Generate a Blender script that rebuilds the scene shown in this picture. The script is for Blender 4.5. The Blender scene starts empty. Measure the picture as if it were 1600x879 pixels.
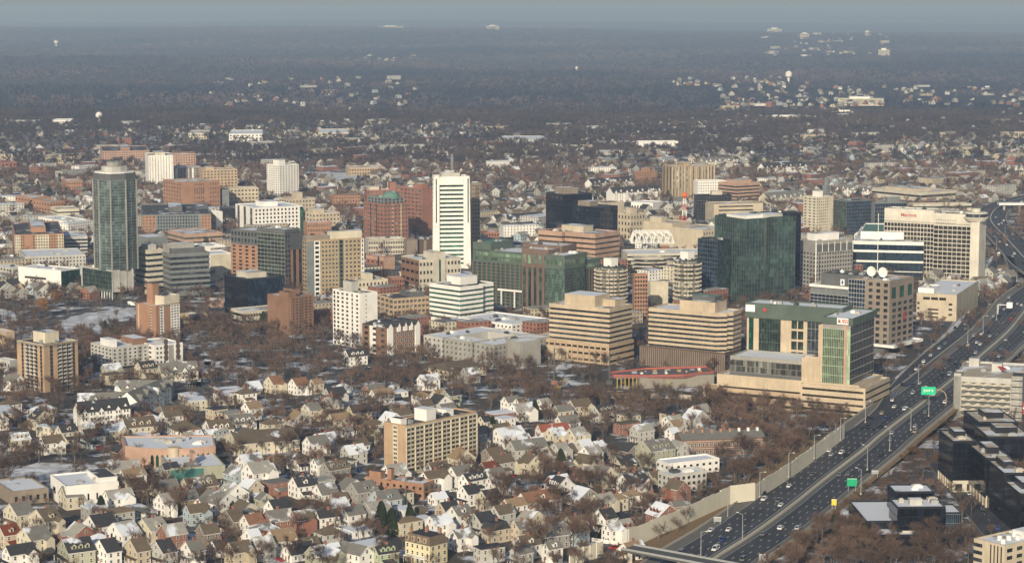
import bpy, math, random
import numpy as np
from math import radians as R, sin, cos, tan, atan, pi
scene = bpy.context.scene
col = scene.collection
rnd = random.Random(11)
# ---------------------------------------------------------------- camera model (photo is 1600 x 879)
F, HZ, CAMH = 3400.0, 14.0, 240.0
PT = atan((439.5 - HZ) / F)
SP, CP = sin(PT), cos(PT)
def ground(px, py, z=0.0):
    v = (439.5 - py) / F; u = (px - 800) / F
    dz = -SP + v * CP; dy = CP + v * SP
    t = (z - CAMH) / dz
    return (u * t, dy * t)
def height(Y, py):
    v = (439.5 - py) / F
    return CAMH + Y * (v * CP - SP) / (CP + v * SP)
def proj(x, y, z=0.0):
    q = z - CAMH; D = y * CP - q * SP
    return (800 + F * x / D, 439.5 - F * (y * SP + q * CP) / D)
def along(x, y, dx, dy, px, z=0.0):
    k = (px - 800) / F; D = y * CP - (z - CAMH) * SP
    return (k * D - x) / (dx - k * dy * CP)
cam = bpy.data.cameras.new('camera'); camo = bpy.data.objects.new('camera', cam); col.objects.link(camo)
camo.location = (0, 0, CAMH); camo.rotation_euler = (pi / 2 - PT, 0, 0)
cam.sensor_width = 36.0; cam.lens = 36.0 * F / 1600; cam.clip_start = 5; cam.clip_end = 150000
scene.camera = camo
scene.view_settings.view_transform = 'Standard'; scene.view_settings.look = 'None'
scene.view_settings.exposure = 0; scene.view_settings.gamma = 1
# ---------------------------------------------------------------- light
SUN_EL, SUN_FROM = R(21), (-0.22, -0.975)          # low sun behind the viewer
w = bpy.data.worlds.new('World'); scene.world = w; w.use_nodes = True
nt = w.node_tree; bg = nt.nodes['Background']
sky = nt.nodes.new('ShaderNodeTexSky'); sky.sky_type = 'NISHITA'; sky.sun_disc = False
sky.sun_elevation = SUN_EL; sky.sun_rotation = math.atan2(SUN_FROM[0], SUN_FROM[1])
sky.air_density = 1.0; sky.dust_density = 1.4; sky.altitude = 200
nt.links.new(sky.outputs[0], bg.inputs[0]); bg.inputs[1].default_value = 0.095
sl = bpy.data.lights.new('sun', 'SUN'); sl.energy = 5.0; sl.angle = R(0.5); sl.color = (1.0, 0.87, 0.68)
so = bpy.data.objects.new('sun', sl); col.objects.link(so)
from mathutils import Vector, Matrix
_d = Vector((SUN_FROM[0] * cos(SUN_EL), SUN_FROM[1] * cos(SUN_EL), sin(SUN_EL)))
so.rotation_euler = _d.to_track_quat('Z', 'Y').to_euler(); so.location = (-300, -300, 600)
# ---------------------------------------------------------------- materials
MATS = {}
def newmat(name):
    m = bpy.data.materials.new(name); m.use_nodes = True
    return m, m.node_tree, m.node_tree.nodes['Principled BSDF']
def mixc(t, fac, a, b, blend='MIX'):
    n = t.nodes.new('ShaderNodeMix'); n.data_type = 'RGBA'; n.blend_type = blend
    for i, v in ((0, fac), (6, a), (7, b)):
        if hasattr(v, 'is_output') or hasattr(v, 'links'): t.links.new(v, n.inputs[i])
        elif i == 0: n.inputs[0].default_value = v
        else: n.inputs[i].default_value = (*v, 1) if len(v) == 3 else v
    return n.outputs[2]
def noise(t, scale, detail=3, coord='Object', rough=0.5, vec=None):
    n = t.nodes.new('ShaderNodeTexNoise'); n.inputs['Scale'].default_value = scale
    n.inputs['Detail'].default_value = detail; n.inputs['Roughness'].default_value = rough
    if vec is None:
        c = t.nodes.new('ShaderNodeTexCoord'); vec = c.outputs[coord]
    t.links.new(vec, n.inputs['Vector']); return n.outputs['Fac']
def ramp(t, fac, stops):
    n = t.nodes.new('ShaderNodeValToRGB'); e = n.color_ramp.elements
    while len(e) < len(stops): e.new(0.5)
    for i, (p, c) in enumerate(stops):
        e[i].position = p; e[i].color = (c, c, c, 1) if not hasattr(c, '__len__') else (*c, 1)
    t.links.new(fac, n.inputs[0]); return n.outputs[0]
def desat(c, k=.2):
    l = .3 * c[0] + .59 * c[1] + .11 * c[2]; return tuple(x * (1 - k) + l * k for x in c)
def sc(c, k): return tuple(min(1, x * k) for x in c)
def wallmat(name, c, rough=0.85, var=0.16):
    if name in MATS: return MATS[name]
    c = desat(c, .17)
    m, t, b = newmat(name)
    g = t.nodes.new('ShaderNodeNewGeometry')
    f = ramp(t, noise(t, 0.09, 4, rough=0.6, vec=g.outputs['Position']), [(0.3, 0), (0.7, 1)])
    c1 = mixc(t, f, sc(c, 1 - var), sc(c, 1 + var))
    # rain streaks and soot running down the wall
    mp = t.nodes.new('ShaderNodeMapping'); mp.inputs['Scale'].default_value = (1, 1, 0.12)
    t.links.new(g.outputs['Position'], mp.inputs[0])
    f2 = ramp(t, noise(t, 0.7, 3, vec=mp.outputs[0]), [(0.45, 0), (0.75, 1)])
    c2 = mixc(t, mixc(t, 1.0, f2, (var * 2.2,) * 3, 'MULTIPLY'), c1, sc(c, 0.62))
    t.links.new(c2, b.inputs['Base Color']); b.inputs['Roughness'].default_value = rough
    b.inputs['Specular IOR Level'].default_value = 0.25
    MATS[name] = m; return m
def glassmat(name, c, rough=0.12, var=0.5, spec=0.6, cell=(1.5, 3.6), lit=0.0, metal=0.0):
    """Dark window glass: panes of slightly different tone (blinds, rooms) in metres of UV."""
    if name in MATS: return MATS[name]
    m, t, b = newmat(name)
    u = t.nodes.new('ShaderNodeUVMap')
    br = t.nodes.new('ShaderNodeTexBrick'); br.offset = 0; br.squash = 1
    br.inputs['Scale'].default_value = 1; br.inputs['Brick Width'].default_value = cell[0]
    br.inputs['Row Height'].default_value = cell[1]; br.inputs['Mortar Size'].default_value = 0.07
    br.inputs['Color1'].default_value = (*sc(c, 1 - var), 1); br.inputs['Color2'].default_value = (*sc(c, 1 + var * 2.2), 1)
    br.inputs['Mortar'].default_value = (*sc(c, 0.6), 1); br.inputs['Bias'].default_value = -0.35
    t.links.new(u.outputs[0], br.inputs['Vector'])
    oi = t.nodes.new('ShaderNodeObjectInfo')
    rr = ramp(t, oi.outputs['Random'], [(0.0, 0.7), (0.7, 1.1), (0.9, 1.6), (1.0, 2.6)])
    c1 = mixc(t, 1.0, br.outputs[0], rr, 'MULTIPLY')
    g = t.nodes.new('ShaderNodeNewGeometry')
    f = ramp(t, noise(t, 0.05, 3, vec=g.outputs['Position']), [(0.35, 0.6), (0.7, 1.5)])
    c2 = mixc(t, 1.0, c1, f, 'MULTIPLY')
    t.links.new(c2, b.inputs['Base Color']); b.inputs['Roughness'].default_value = rough
    b.inputs['Specular IOR Level'].default_value = spec; b.inputs['Metallic'].default_value = metal
    bp = t.nodes.new('ShaderNodeBump'); bp.inputs['Strength'].default_value = 0.25; bp.inputs['Distance'].default_value = 0.15
    t.links.new(noise(t, 0.35, 2, vec=g.outputs['Position']), bp.inputs['Height']); t.links.new(bp.outputs[0], b.inputs['Normal'])
    MATS[name] = m; return m
def roofmat(name, c, snow=0.5, scale=0.06):
    if name in MATS: return MATS[name]
    m, t, b = newmat(name)
    g = t.nodes.new('ShaderNodeNewGeometry')
    base = mixc(t, noise(t, 0.4, 3, vec=g.outputs['Position']), sc(c, 0.75), sc(c, 1.25))
    f = ramp(t, noise(t, scale, 5, rough=0.62, vec=g.outputs['Position']), [(0.62 - snow * 0.35, 0), (0.68 - snow * 0.35, 1)])
    c2 = mixc(t, f, base, (0.66, 0.70, 0.76))
    t.links.new(c2, b.inputs['Base Color']); b.inputs['Roughness'].default_value = 0.9
    b.inputs['Specular IOR Level'].default_value = 0.15
    MATS[name] = m; return m
W = dict(
    white=wallmat('white_wall', (0.76, 0.74, 0.69), .85, .10), offwhite=wallmat('off_white_wall', (0.60, 0.56, 0.46)), umber=wallmat('umber_wall', (0.16, 0.105, 0.078)), cream=wallmat('cream_wall', (0.58, 0.52, 0.38)),
    beige=wallmat('beige_wall', (0.50, 0.42, 0.29)), tan=wallmat('tan_wall', (0.46, 0.33, 0.20)),
    sand=wallmat('sand_wall', (0.50, 0.395, 0.26)), brick=wallmat('orange_brick_wall', (0.36, 0.185, 0.10)),
    redbrick=wallmat('red_brick_wall', (0.30, 0.125, 0.08)), brown=wallmat('brown_brick_wall', (0.24, 0.125, 0.070)),
    darkbrown=wallmat('dark_brown_wall', (0.11, 0.07, 0.05)), pink=wallmat('pink_stone_wall', (0.44, 0.27, 0.18)),
    peach=wallmat('peach_wall', (0.46, 0.28, 0.19)), grey=wallmat('grey_wall', (0.30, 0.29, 0.26)),
    lightgrey=wallmat('light_grey_wall', (0.46, 0.45, 0.41)), darkgrey=wallmat('dark_grey_wall', (0.11, 0.115, 0.115)),
    taupe=wallmat('taupe_wall', (0.25, 0.20, 0.15)), black=wallmat('black_wall', (0.018, 0.02, 0.026), 0.35),
    greengrey=wallmat('green_grey_wall', (0.085, 0.12, 0.095)), stone=wallmat('pale_stone_wall', (0.52, 0.48, 0.38)),
    sage=wallmat('sage_wall', (0.36, 0.36, 0.25)), blue=wallmat('pale_blue_wall', (0.38, 0.47, 0.50)),
    teal=wallmat('teal_wall', (0.04, 0.20, 0.17)), yellow=wallmat('pale_yellow_wall', (0.62, 0.54, 0.30)),
    gold=wallmat('gold_brick_wall', (0.38, 0.28, 0.15)), tanbrick=wallmat('tan_brick_wall', (0.45, 0.30, 0.17)), red=wallmat('red_wall', (0.45, 0.03, 0.02)),
    green=wallmat('pale_green_wall', (0.36, 0.44, 0.27)), slate=wallmat('slate_wall', (0.17, 0.19, 0.19)))
G = dict(
    dark=glassmat('dark_window_glass', (0.035, 0.04, 0.045)), blueg=glassmat('blue_window_glass', (0.03, 0.06, 0.085), 0.1),
    green=glassmat('green_window_glass', (0.038, 0.060, 0.048), 0.13, 0.5), teal=glassmat('bright_green_glass', (0.015, 0.075, 0.050), 0.15, 0.5),
    tower=glassmat('blue_green_curtain_glass', (0.085, 0.130, 0.125), 0.12, 0.40, 1.0, (3.0, 3.3)),
    dkgreen=glassmat('deep_green_curtain_glass', (0.026, 0.046, 0.042), 0.10, 0.4, 1.0, (2.6, 3.8)),
    lime=glassmat('pale_green_glass', (0.13, 0.19, 0.13), 0.22, 0.35, 0.6, (1.7, 3.9)),
    black=glassmat('black_glass', (0.008, 0.010, 0.016), 0.08, 0.5, 0.7, (1.5, 3.7)), navy=glassmat('navy_glass', (0.014, 0.028, 0.05), 0.1, 0.5),
    brownish=glassmat('warm_dark_glass', (0.05, 0.042, 0.032), 0.18), pale=glassmat('pale_blind_glass', (0.16, 0.16, 0.14), 0.3, 0.7))
RF = dict(
    snow=roofmat('snowy_flat_roof', (0.22, 0.21, 0.20), 1.0), grey=roofmat('grey_flat_roof', (0.26, 0.25, 0.23), 0.45),
    dark=roofmat('dark_flat_roof', (0.07, 0.07, 0.07), 0.15), tan=roofmat('gravel_flat_roof', (0.42, 0.36, 0.28), 0.35),
    white=roofmat('white_flat_roof', (0.6, 0.6, 0.6), 0.9),
    sblack=roofmat('black_shingle', (0.045, 0.046, 0.05), 0.04), sgrey=roofmat('grey_shingle', (0.17, 0.165, 0.15), 0.12),
    slight=roofmat('light_grey_shingle', (0.30, 0.29, 0.26), 0.22), sbrown=roofmat('brown_shingle', (0.13, 0.105, 0.075), 0.05),
    stan=roofmat('tan_shingle', (0.26, 0.19, 0.12), 0.06), sorange=roofmat('orange_shingle', (0.22, 0.12, 0.075), 0.0),
    sred=roofmat('red_shingle', (0.26, 0.08, 0.05), 0.0), ssnow=roofmat('snow_covered_shingle', (0.15, 0.15, 0.15), 0.75),
    sgreen=roofmat('green_copper_roof', (0.12, 0.22, 0.18), 0.0), sdred=roofmat('dark_red_shingle', (0.16, 0.05, 0.03), 0.0))
def plain(name, c, rough=0.6, metal=0.0):
    if name in MATS: return MATS[name]
    m, t, b = newmat(name)
    oi = t.nodes.new('ShaderNodeNewGeometry')
    f = noise(t, 0.5, 3, vec=oi.outputs['Position'])
    t.links.new(mixc(t, f, sc(c, 0.8), sc(c, 1.2)), b.inputs['Base Color'])
    b.inputs['Roughness'].default_value = rough; b.inputs['Metallic'].default_value = metal
    MATS[name] = m; return m
M_METAL = plain('grey_metal', (0.30, 0.31, 0.31), 0.5); M_WMETAL = plain('white_metal', (0.72, 0.72, 0.68), 0.5)
M_CONC = plain('concrete', (0.42, 0.39, 0.33), 0.9); M_DKMETAL = plain('dark_metal', (0.06, 0.06, 0.06), 0.5)
# ---------------------------------------------------------------- mesh builder
class MB:
    def __init__(s): s.v = []; s.f = []; s.uv = []; s.mi = []
    def face(s, pts, uvs=None, mi=0):
        i = len(s.v); s.v += [tuple(p) for p in pts]; s.f.append(tuple(range(i, i + len(pts))))
        if uvs is None:
            uvs = [(p[0] + p[1], p[2]) for p in pts]
        s.uv += uvs; s.mi.append(mi); return s
    def box(s, x0, x1, y0, y1, z0, z1, mi=0, bottom=False, top=True, mtop=None):
        s.prism([(x0, y0), (x1, y0), (x1, y1), (x0, y1)], z0, z1, mi, bottom, top, mtop); return s
    def prism(s, poly, z0, z1, mi=0, bottom=False, top=True, mtop=None, sides=True):
        n = len(poly); u = 0
        if sides:
            for i in range(n):
                a, b = poly[i], poly[(i + 1) % n]; L = math.hypot(b[0] - a[0], b[1] - a[1])
                s.face([(*a, z0), (*b, z0), (*b, z1), (*a, z1)], [(u, z0), (u + L, z0), (u + L, z1), (u, z1)], mi); u += L
        if top: s.face([(*p, z1) for p in poly], [p for p in poly], mi if mtop is None else mtop)
        if bottom: s.face([(*p, z0) for p in reversed(poly)], [p for p in reversed(poly)], mi)
        return s
    def beam(s, a, b, wd, ht=None, mi=0):
        a = Vector(a); b = Vector(b); d = (b - a)
        if d.length < 1e-6: return s
        d.normalize(); up = Vector((0, 0, 1)) if abs(d.z) < 0.95 else Vector((1, 0, 0))
        x = d.cross(up).normalized() * wd / 2; y = x.cross(d).normalized() * (ht or wd) / 2
        A = [a - x - y, a + x - y, a + x + y, a - x + y]; B = [p + (b - a) for p in A]
        for i in range(4):
            j = (i + 1) % 4; s.face([A[i], A[j], B[j], B[i]], None, mi)
        s.face(A[::-1], None, mi); s.face(B, None, mi); return s
    def cyl(s, cx, cy, r, z0, z1, n=16, mi=0, r2=None, mtop=None):
        r2 = r if r2 is None else r2
        P = [(cx + r * cos(2 * pi * i / n), cy + r * sin(2 * pi * i / n)) for i in range(n)]
        Q = [(cx + r2 * cos(2 * pi * i / n), cy + r2 * sin(2 * pi * i / n)) for i in range(n)]
        for i in range(n):
            j = (i + 1) % n; k = 2 * pi * r / n
            s.face([(*P[i], z0), (*P[j], z0), (*Q[j], z1), (*Q[i], z1)], [(k * i, z0), (k * i + k, z0), (k * i + k, z1), (k * i, z1)], mi)
        s.face([(*q, z1) for q in Q], None, mi if mtop is None else mtop); return s
    def mesh(s, name, mats):
        m = bpy.data.meshes.new(name)
        m.from_pydata(s.v, [], s.f)
        uvl = m.uv_layers.new(name='UVMap'); uvl.data.foreach_set('uv', np.array(s.uv, 'f').ravel())
        for mm in (mats if isinstance(mats, (list, tuple)) else [mats]): m.materials.append(mm)
        m.polygons.foreach_set('material_index', s.mi); m.update(); return m
    def build(s, name, mats, parent=None, loc=(0, 0, 0), rz=0):
        return put(name, s.mesh(name, mats), parent, loc, rz)
def put(name, data, parent=None, loc=(0, 0, 0), rz=0):
    o = bpy.data.objects.new(name, data); col.objects.link(o)
    if parent is not None: o.parent = parent
    if loc != (0, 0, 0): o.location = loc
    if rz: o.rotation_euler = (0, 0, rz)
    return o
TOPS = []
def tag(o, label=None, cat=None, group=None, kind=None):
    if label: o['label'] = label
    if cat: o['category'] = cat
    if group: o['group'] = group
    if kind: o['kind'] = kind
    if cat: TOPS.append(o)
    return o
def thing(name, label, cat, loc=(0, 0, 0), rz=0, group=None):
    return tag(put(name, None, None, loc, rz), label, cat, group)
FOOT = []      # occupied discs on the ground (x, y, r)
def occ(x, y, r): FOOT.append((x, y, r))
def free(x, y, r=0.0):
    for (a, b, c) in FOOT_NEAR(x, y):
        if (a - x) ** 2 + (b - y) ** 2 < (c + r) ** 2: return False
    return True
_cells = {}; _done = [0]
def FOOT_NEAR(x, y):
    while _done[0] < len(FOOT):
        a, b, c = FOOT[_done[0]]; _done[0] += 1
        k = int(c // 60) + 1
        for i in range(int(a // 60) - k, int(a // 60) + k + 1):
            for j in range(int(b // 60) - k, int(b // 60) + k + 1):
                _cells.setdefault((i, j), []).append((a, b, c))
    return _cells.get((int(x // 60), int(y // 60)), ())
# ---------------------------------------------------------------- buildings
WINCACHE = {}
def winmesh(kind, face, ww, wh, glass, frame):
    """One window: glass in a thin frame standing a little proud of the wall (shared by all windows of that size)."""
    key = (kind, face, round(ww, 2), round(wh, 2), glass.name, frame.name if frame else '')
    if key in WINCACHE: return WINCACHE[key]
    b = MB(); n = 0.06
    def q(u0, u1, z0, z1, d, mi):
        if face == 'R': P = [(u0, -d, z0), (u1, -d, z0), (u1, -d, z1), (u0, -d, z1)]
        else: P = [(-d, -u0, z0), (-d, -u1, z0), (-d, -u1, z1), (-d, -u0, z1)]
        b.face(P, [(u0 + 3, z0), (u1 + 3, z0), (u1 + 3, z1), (u0 + 3, z1)], mi)
    h, v = ww / 2, wh / 2
    if kind == 'framed':
        f = min(0.18, ww * .12)
        q(-h - f, h + f, -v - f, v + f, n, 1); q(-h, h, -v, v, n + .03, 0); q(-h, h, -0.06, 0.06, n + .05, 1)
    elif kind == 'double':
        q(-h, h, -v, v, n, 0); q(-ww * .06, ww * .06, -v, v, n + .04, 1); q(-h, h, -v, -v * .55, n + .03, 2)
    elif kind == 'balcony':
        q(-h, h, -v, v, n, 0)
        dd = 1.3
        if face == 'R': b.box(-h, h, -dd, -.1, -v - .2, -v, 1); b.box(-h, h, -dd - .08, -dd, -v, -v + 1.0, 1)
        else: b.box(-dd, -.1, -h, h, -v - .2, -v, 1); b.box(-dd - .08, -dd, -h, h, -v, -v + 1.0, 1)
    elif kind == 'sill':
        q(-h, h, -v, v, n, 0)
        if face == 'R': b.box(-h - .1, h + .1, -.25, 0, -v - .22, -v, 1)
        else: b.box(-.25, 0, -h - .1, h + .1, -v - .22, -v, 1)
    else:
        q(-h, h, -v, v, n, 0)
    m = b.mesh('window_pane', [glass, frame or glass, MATS['taupe_wall']]); WINCACHE[key] = m; return m
class Bld:
    """A building from its near corner: local x runs back-right, local y back-left; visible faces are R (y=0) and L (x=0)."""
    def __init__(s, name, label, xl, xn, xr, yt, yb, a, cat='building', group=None, lr=None, ll=None):
        a = R(a); s.a = a
        x, y = ground(xn, yb); s.o = (x, y); s.H = height(y, yt)
        dR = (sin(a), cos(a)); dL = (-cos(a), sin(a)); zm = s.H * .6
        s.lr = lr or (abs(along(x, y, *dR, xr, zm)) if xr > xn + .5 else 14.0)
        s.ll = ll or (abs(along(x, y, *dL, xl, zm)) if xl < xn - .5 else 14.0)
        s.lr = min(s.lr, 130); s.ll = min(s.ll, 130)
        s.dR, s.dL = dR, dL
        s.root = thing(name, label, cat, (x, y, 0), pi / 2 - a, group)
        s.nwin = 0; s.extra = {}
        n = max(1, int(max(s.lr, s.ll) / min(s.lr, s.ll)))
        cx = x + dR[0] * s.lr / 2 + dL[0] * s.ll / 2; cy = y + dR[1] * s.lr / 2 + dL[1] * s.ll / 2
        st = min(s.lr, s.ll)
        nx, ny = max(1, round(s.lr / st)), max(1, round(s.ll / st))
        for i in range(nx):
            for j in range(ny):
                u = (i + .5) * s.lr / nx; v = (j + .5) * s.ll / ny
                occ(x + dR[0] * u + dL[0] * v, y + dR[1] * u + dL[1] * v, st * .62 + 2)
    def rect(s, fx0, fx1, fy0, fy1): return fx0 * s.lr, fx1 * s.lr, fy0 * s.ll, fy1 * s.ll
    def block(s, fr=(0, 1, 0, 1), z0=0, z1=None, wall='beige', L=None, Rf=None, roof='grey', band=None, parapet=0.9, poly=None, units=None, name='wall'):
        x0, x1, y0, y1 = s.rect(*fr)
        z1 = s.H if z1 is None else z1
        wm = W[wall] if isinstance(wall, str) else wall
        P = poly or [(x0, y0), (x1, y0), (x1, y1), (x0, y1)]
        b = MB()
        if band:      # (floors, glass, share of glass, height where they start)
            nf, gl, share, zs = band; fh = (z1 - zs) / nf
            if zs > z0: b.prism(P, z0, zs, 0, False, True)
            cx = sum(p[0] for p in P) / len(P); cy = sum(p[1] for p in P) / len(P)
            def ins(d):
                out = []
                for (px, py) in P:
                    l = math.hypot(px - cx, py - cy); k = 1 - d * 1.41 / l
                    out.append((cx + (px - cx) * k, cy + (py - cy) * k))
                return out
            Q = ins(.45)
            for i in range(nf):
                za = zs + i * fh
                g = MB(); g.prism(Q, za, za + fh * share, 0, False, False); g.build('window_band', G[gl], s.root)
                b.prism(P, za + fh * share, za + fh, 0, True, True)
        else:
            b.prism(P, z0, z1, 0, False, True)
        # parapet ring around the roof
        if parapet:
            cx = sum(p[0] for p in P) / len(P); cy = sum(p[1] for p in P) / len(P)
            Q = [(cx + (p[0] - cx) * .96, cy + (p[1] - cy) * .96) for p in P]; n = len(P)
            for i in range(n):
                j = (i + 1) % n
                b.face([(*P[i], z1), (*P[j], z1), (*P[j], z1 + parapet), (*P[i], z1 + parapet)])
                b.face([(*P[i], z1 + parapet), (*P[j], z1 + parapet), (*Q[j], z1 + parapet), (*Q[i], z1 + parapet)])
                b.face([(*Q[j], z1), (*Q[i], z1), (*Q[i], z1 + parapet), (*Q[j], z1 + parapet)])
            rp = MB(); rp.face([(*q, z1 + .12) for q in Q])
        else:
            rp = MB(); rp.face([(*q, z1 + .02) for q in P])
        b.build(name, wm, s.root); rp.build('roof', RF[roof], s.root)
        if L: s.face('L', x0, y0, y1 - y0, z0, z1, L, wm)
        if Rf: s.face('R', x0, y0, x1 - x0, z0, z1, Rf, wm)
        if units is None: units = 3 if ((x1 - x0) * (y1 - y0) > 180 and parapet and z1 > s.H * .55) else 0
        for k in range(units):
            r_ = random.Random(int(x0 * 7 + y0 * 3 + z1 * 11) + k)
            ux = x0 + (x1 - x0) * r_.uniform(.12, .8); uy = y0 + (y1 - y0) * r_.uniform(.12, .8)
            a_, b_, c_ = r_.uniform(1.5, 5), r_.uniform(1.5, 3.5), r_.uniform(.9, 1.9)
            u = MB(); u.box(ux, ux + a_, uy, uy + b_, z1 + .1, z1 + c_); u.box(ux + a_ * .2, ux + a_ * .8, uy + b_ * .2, uy + b_ * .8, z1 + c_, z1 + c_ + .4)
            u.build('rooftop_unit', r_.choice([M_METAL, M_METAL, M_CONC, M_DKMETAL, M_WMETAL]), s.root)
        return s
    def face(s, f, x0, y0, length, z0, z1, spec, wm, yend=None):
        """spec: dict(kind, nf floors, n columns, g glass, w share, h share, z start, z end, u0, u1)."""
        if isinstance(spec, list):
            for q in spec: s.face(f, x0, y0, length, z0, z1, q, wm)
            return
        k = spec['k']; nf = spec.get('nf', 1); n = spec.get('n', 1); gl = G[spec.get('g', 'dark')]
        za = spec.get('z', z0); zb = spec.get('ze', z1); u0 = spec.get('u0', 0) * length; u1 = spec.get('u1', 1) * length
        fh = (zb - za) / nf; cw = (u1 - u0) / n
        ww = cw * spec.get('w', .5); wh = fh * spec.get('h', .5)
        fr = spec.get('fr'); fr = (W.get(fr) if fr else wm)
        def P(u, z):
            return (x0 + u, y0, z) if f == 'R' else (x0, y0 + length - u, z)
        def quad(m, ua, ub, z_a, z_b, d, mi=0):
            if f == 'R': pts = [(x0 + ua, y0 - d, z_a), (x0 + ub, y0 - d, z_a), (x0 + ub, y0 - d, z_b), (x0 + ua, y0 - d, z_b)]
            else: pts = [(x0 - d, y0 + length - ua, z_a), (x0 - d, y0 + length - ub, z_a), (x0 - d, y0 + length - ub, z_b), (x0 - d, y0 + length - ua, z_b)]
            m.face(pts, [(ua, z_a), (ub, z_a), (ub, z_b), (ua, z_b)], mi)
        if k in ('win', 'framed', 'double', 'balcony', 'sill'):
            me = winmesh(k, f, ww, wh, gl, fr)
            if s.nwin + nf * n <= 104:
                for i in range(nf):
                    for j in range(n):
                        put('balcony' if k == 'balcony' else 'window', me, s.root, P(u0 + (j + .5) * cw, za + (i + .5) * fh))
                s.nwin += nf * n
            else:     # beyond about a hundred: the rest is one part
                mb = s.extra.setdefault((gl.name, fr.name), (MB(), gl, fr))[0]
                for i in range(nf):
                    for j in range(n):
                        c = P(u0 + (j + .5) * cw, za + (i + .5) * fh)
                        if s.nwin < 100: put('window', me, s.root, c); s.nwin += 1; continue
                        base = len(mb.v)
                        for v in me.vertices: mb.v.append((v.co[0] + c[0], v.co[1] + c[1], v.co[2] + c[2]))
                        uvd = me.uv_layers[0].data
                        for p in me.polygons:
                            mb.f.append(tuple(base + q for q in p.vertices)); mb.mi.append(min(p.material_index, 1))
                            mb.uv += [tuple(uvd[li].uv) for li in p.loop_indices]
        elif k == 'strip':      # full-height vertical window strips
            for j in range(n):
                m = MB(); c = u0 + (j + .5) * cw; quad(m, c - ww / 2, c + ww / 2, za, zb, .05); m.build('window_strip', gl, s.root)
        elif k == 'rows':       # one long window row per floor
            for i in range(nf):
                m = MB(); z = za + (i + .5) * fh; quad(m, u0, u1, z - wh / 2, z + wh / 2, .05); m.build('window_band', gl, s.root)
        elif k == 'curtain':    # glass skin with a frame of mullions and floor lines
            m = MB(); quad(m, u0, u1, za, zb, .06); m.build('curtain_wall', gl, s.root)
            fm = MB(); t = spec.get('t', .22)
            for i in range(nf + 1):
                z = za + i * fh; quad(fm, u0, u1, z - t, z + t, .16)
            for j in range(n + 1):
                c = u0 + j * cw; quad(fm, c - t * .6, c + t * .6, za, zb, .2)
            fm.build('mullion_frame', fr, s.root)
        elif k == 'fins':       # standing ribs
            fm = MB()
            for j in range(n + 1):
                c = u0 + j * cw
                if f == 'R': fm.box(x0 + c - ww / 2, x0 + c + ww / 2, y0 - .5, y0 - .01, za, zb)
                else: fm.box(x0 - .5, x0 - .01, y0 + length - c - ww / 2, y0 + length - c + ww / 2, za, zb)
            fm.build('pilasters', fr, s.root)
        elif k == 'ledges':
            fm = MB()
            for i in range(nf + 1):
                z = za + i * fh
                if f == 'R': fm.box(x0 + u0, x0 + u1, y0 - .35, y0 - .01, z - wh / 2, z + wh / 2, bottom=True)
                else: fm.box(x0 - .35, x0 - .01, y0 + length - u1, y0 + length - u0, z - wh / 2, z + wh / 2, bottom=True)
            fm.build('floor_ledges', fr, s.root)
        elif k == 'panel':
            fm = MB(); quad(fm, u0, u1, za, zb, spec.get('d', .04)); fm.build('wall_panel', fr, s.root)
    def pent(s, fr, h, wall='lightgrey', roof='grey', z=None, name='penthouse', units=0):
        x0, x1, y0, y1 = s.rect(*fr); z = s.H if z is None else z
        b = MB(); b.box(x0, x1, y0, y1, z + .1, z + h); b.box(x0 - .2, x1 + .2, y0 - .2, y1 + .2, z + h, z + h + .35)
        p = b.build(name, W[wall], s.root)
        r = MB(); r.box(x0 + .3, x1 - .3, y0 + .3, y1 - .3, z + h + .35, z + h + .40); r.build('penthouse_roof', RF[roof], p)
        return s
    def done(s):
        for (mb, gl, fr) in s.extra.values():
            if not mb.f: continue
            o = mb.build('windows', [gl, fr], s.root); o['kind'] = 'stuff'
        return s
def win(nf, n, g='dark', w=.5, h=.5, k='win', **kw): return dict(k=k, nf=nf, n=n, g=g, w=w, h=h, **kw)
LM = {}
def reg(key, b): LM[key] = b; b.done(); return b
# ======================================================== foreground towers and slabs
b = Bld('apartment_building', 'long cream grid fronted brick apartment slab standing alone among the nearest houses', 600, 635, 745, 667, 743, 41, 'apartment block')
b.block(wall='tanbrick', roof='dark', L=[dict(k='panel', fr='cream', u0=.40, u1=.62, z=0), win(11, 1, u0=.42, u1=.60, w=.8, h=.5, k='double', fr='cream', z=.5)],
        Rf=[dict(k='panel', fr='cream', z=0)])
fl, w_ = 10, b.lr / 8
b.face('R', 0, 0, b.lr, 1.5, b.H - .6, win(10, 8, w=.78, h=.58, k='double', fr='cream', g='brownish'), W['cream'])
b.face('R', 0, 0, b.lr, 1.5, b.H - .6, dict(k='fins', n=8, w=.07, fr='cream'), W['cream'])
b.face('R', 0, 0, b.lr, 1.5, b.H - .6, dict(k='ledges', nf=10, h=.10, fr='cream'), W['cream'])
b.pent((.02, .10, .30, .75), 3.2, 'white', 'dark'); b.pent((.33, .46, .15, .7), 6.0, 'white', 'snow'); b.pent((.66, .76, .3, .7), 3.0, 'white', 'snow')
reg('slab', b)
b = Bld('school_building', 'low brick building with stepped flat roof in front of the cream grid slab', 571, 662, 679, 758, 780, 30, 'building')
b.block(wall='brick', roof='grey', L=[win(2, 9, w=.35, h=.4)], Rf=[win(2, 2, w=.5, h=.7)], units=3)
b.pent((.1, .5, .75, .95), 3.5, 'brick', 'dark'); b.pent((.0, .25, .55, .62), 6, 'brick', 'dark', name='chimney'); reg('school', b)
b = Bld('apartment_building', 'tan brick apartment tower with two balcony stacks at far left', 27, 70, 122, 541, 613, 42, 'apartment tower')
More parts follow.
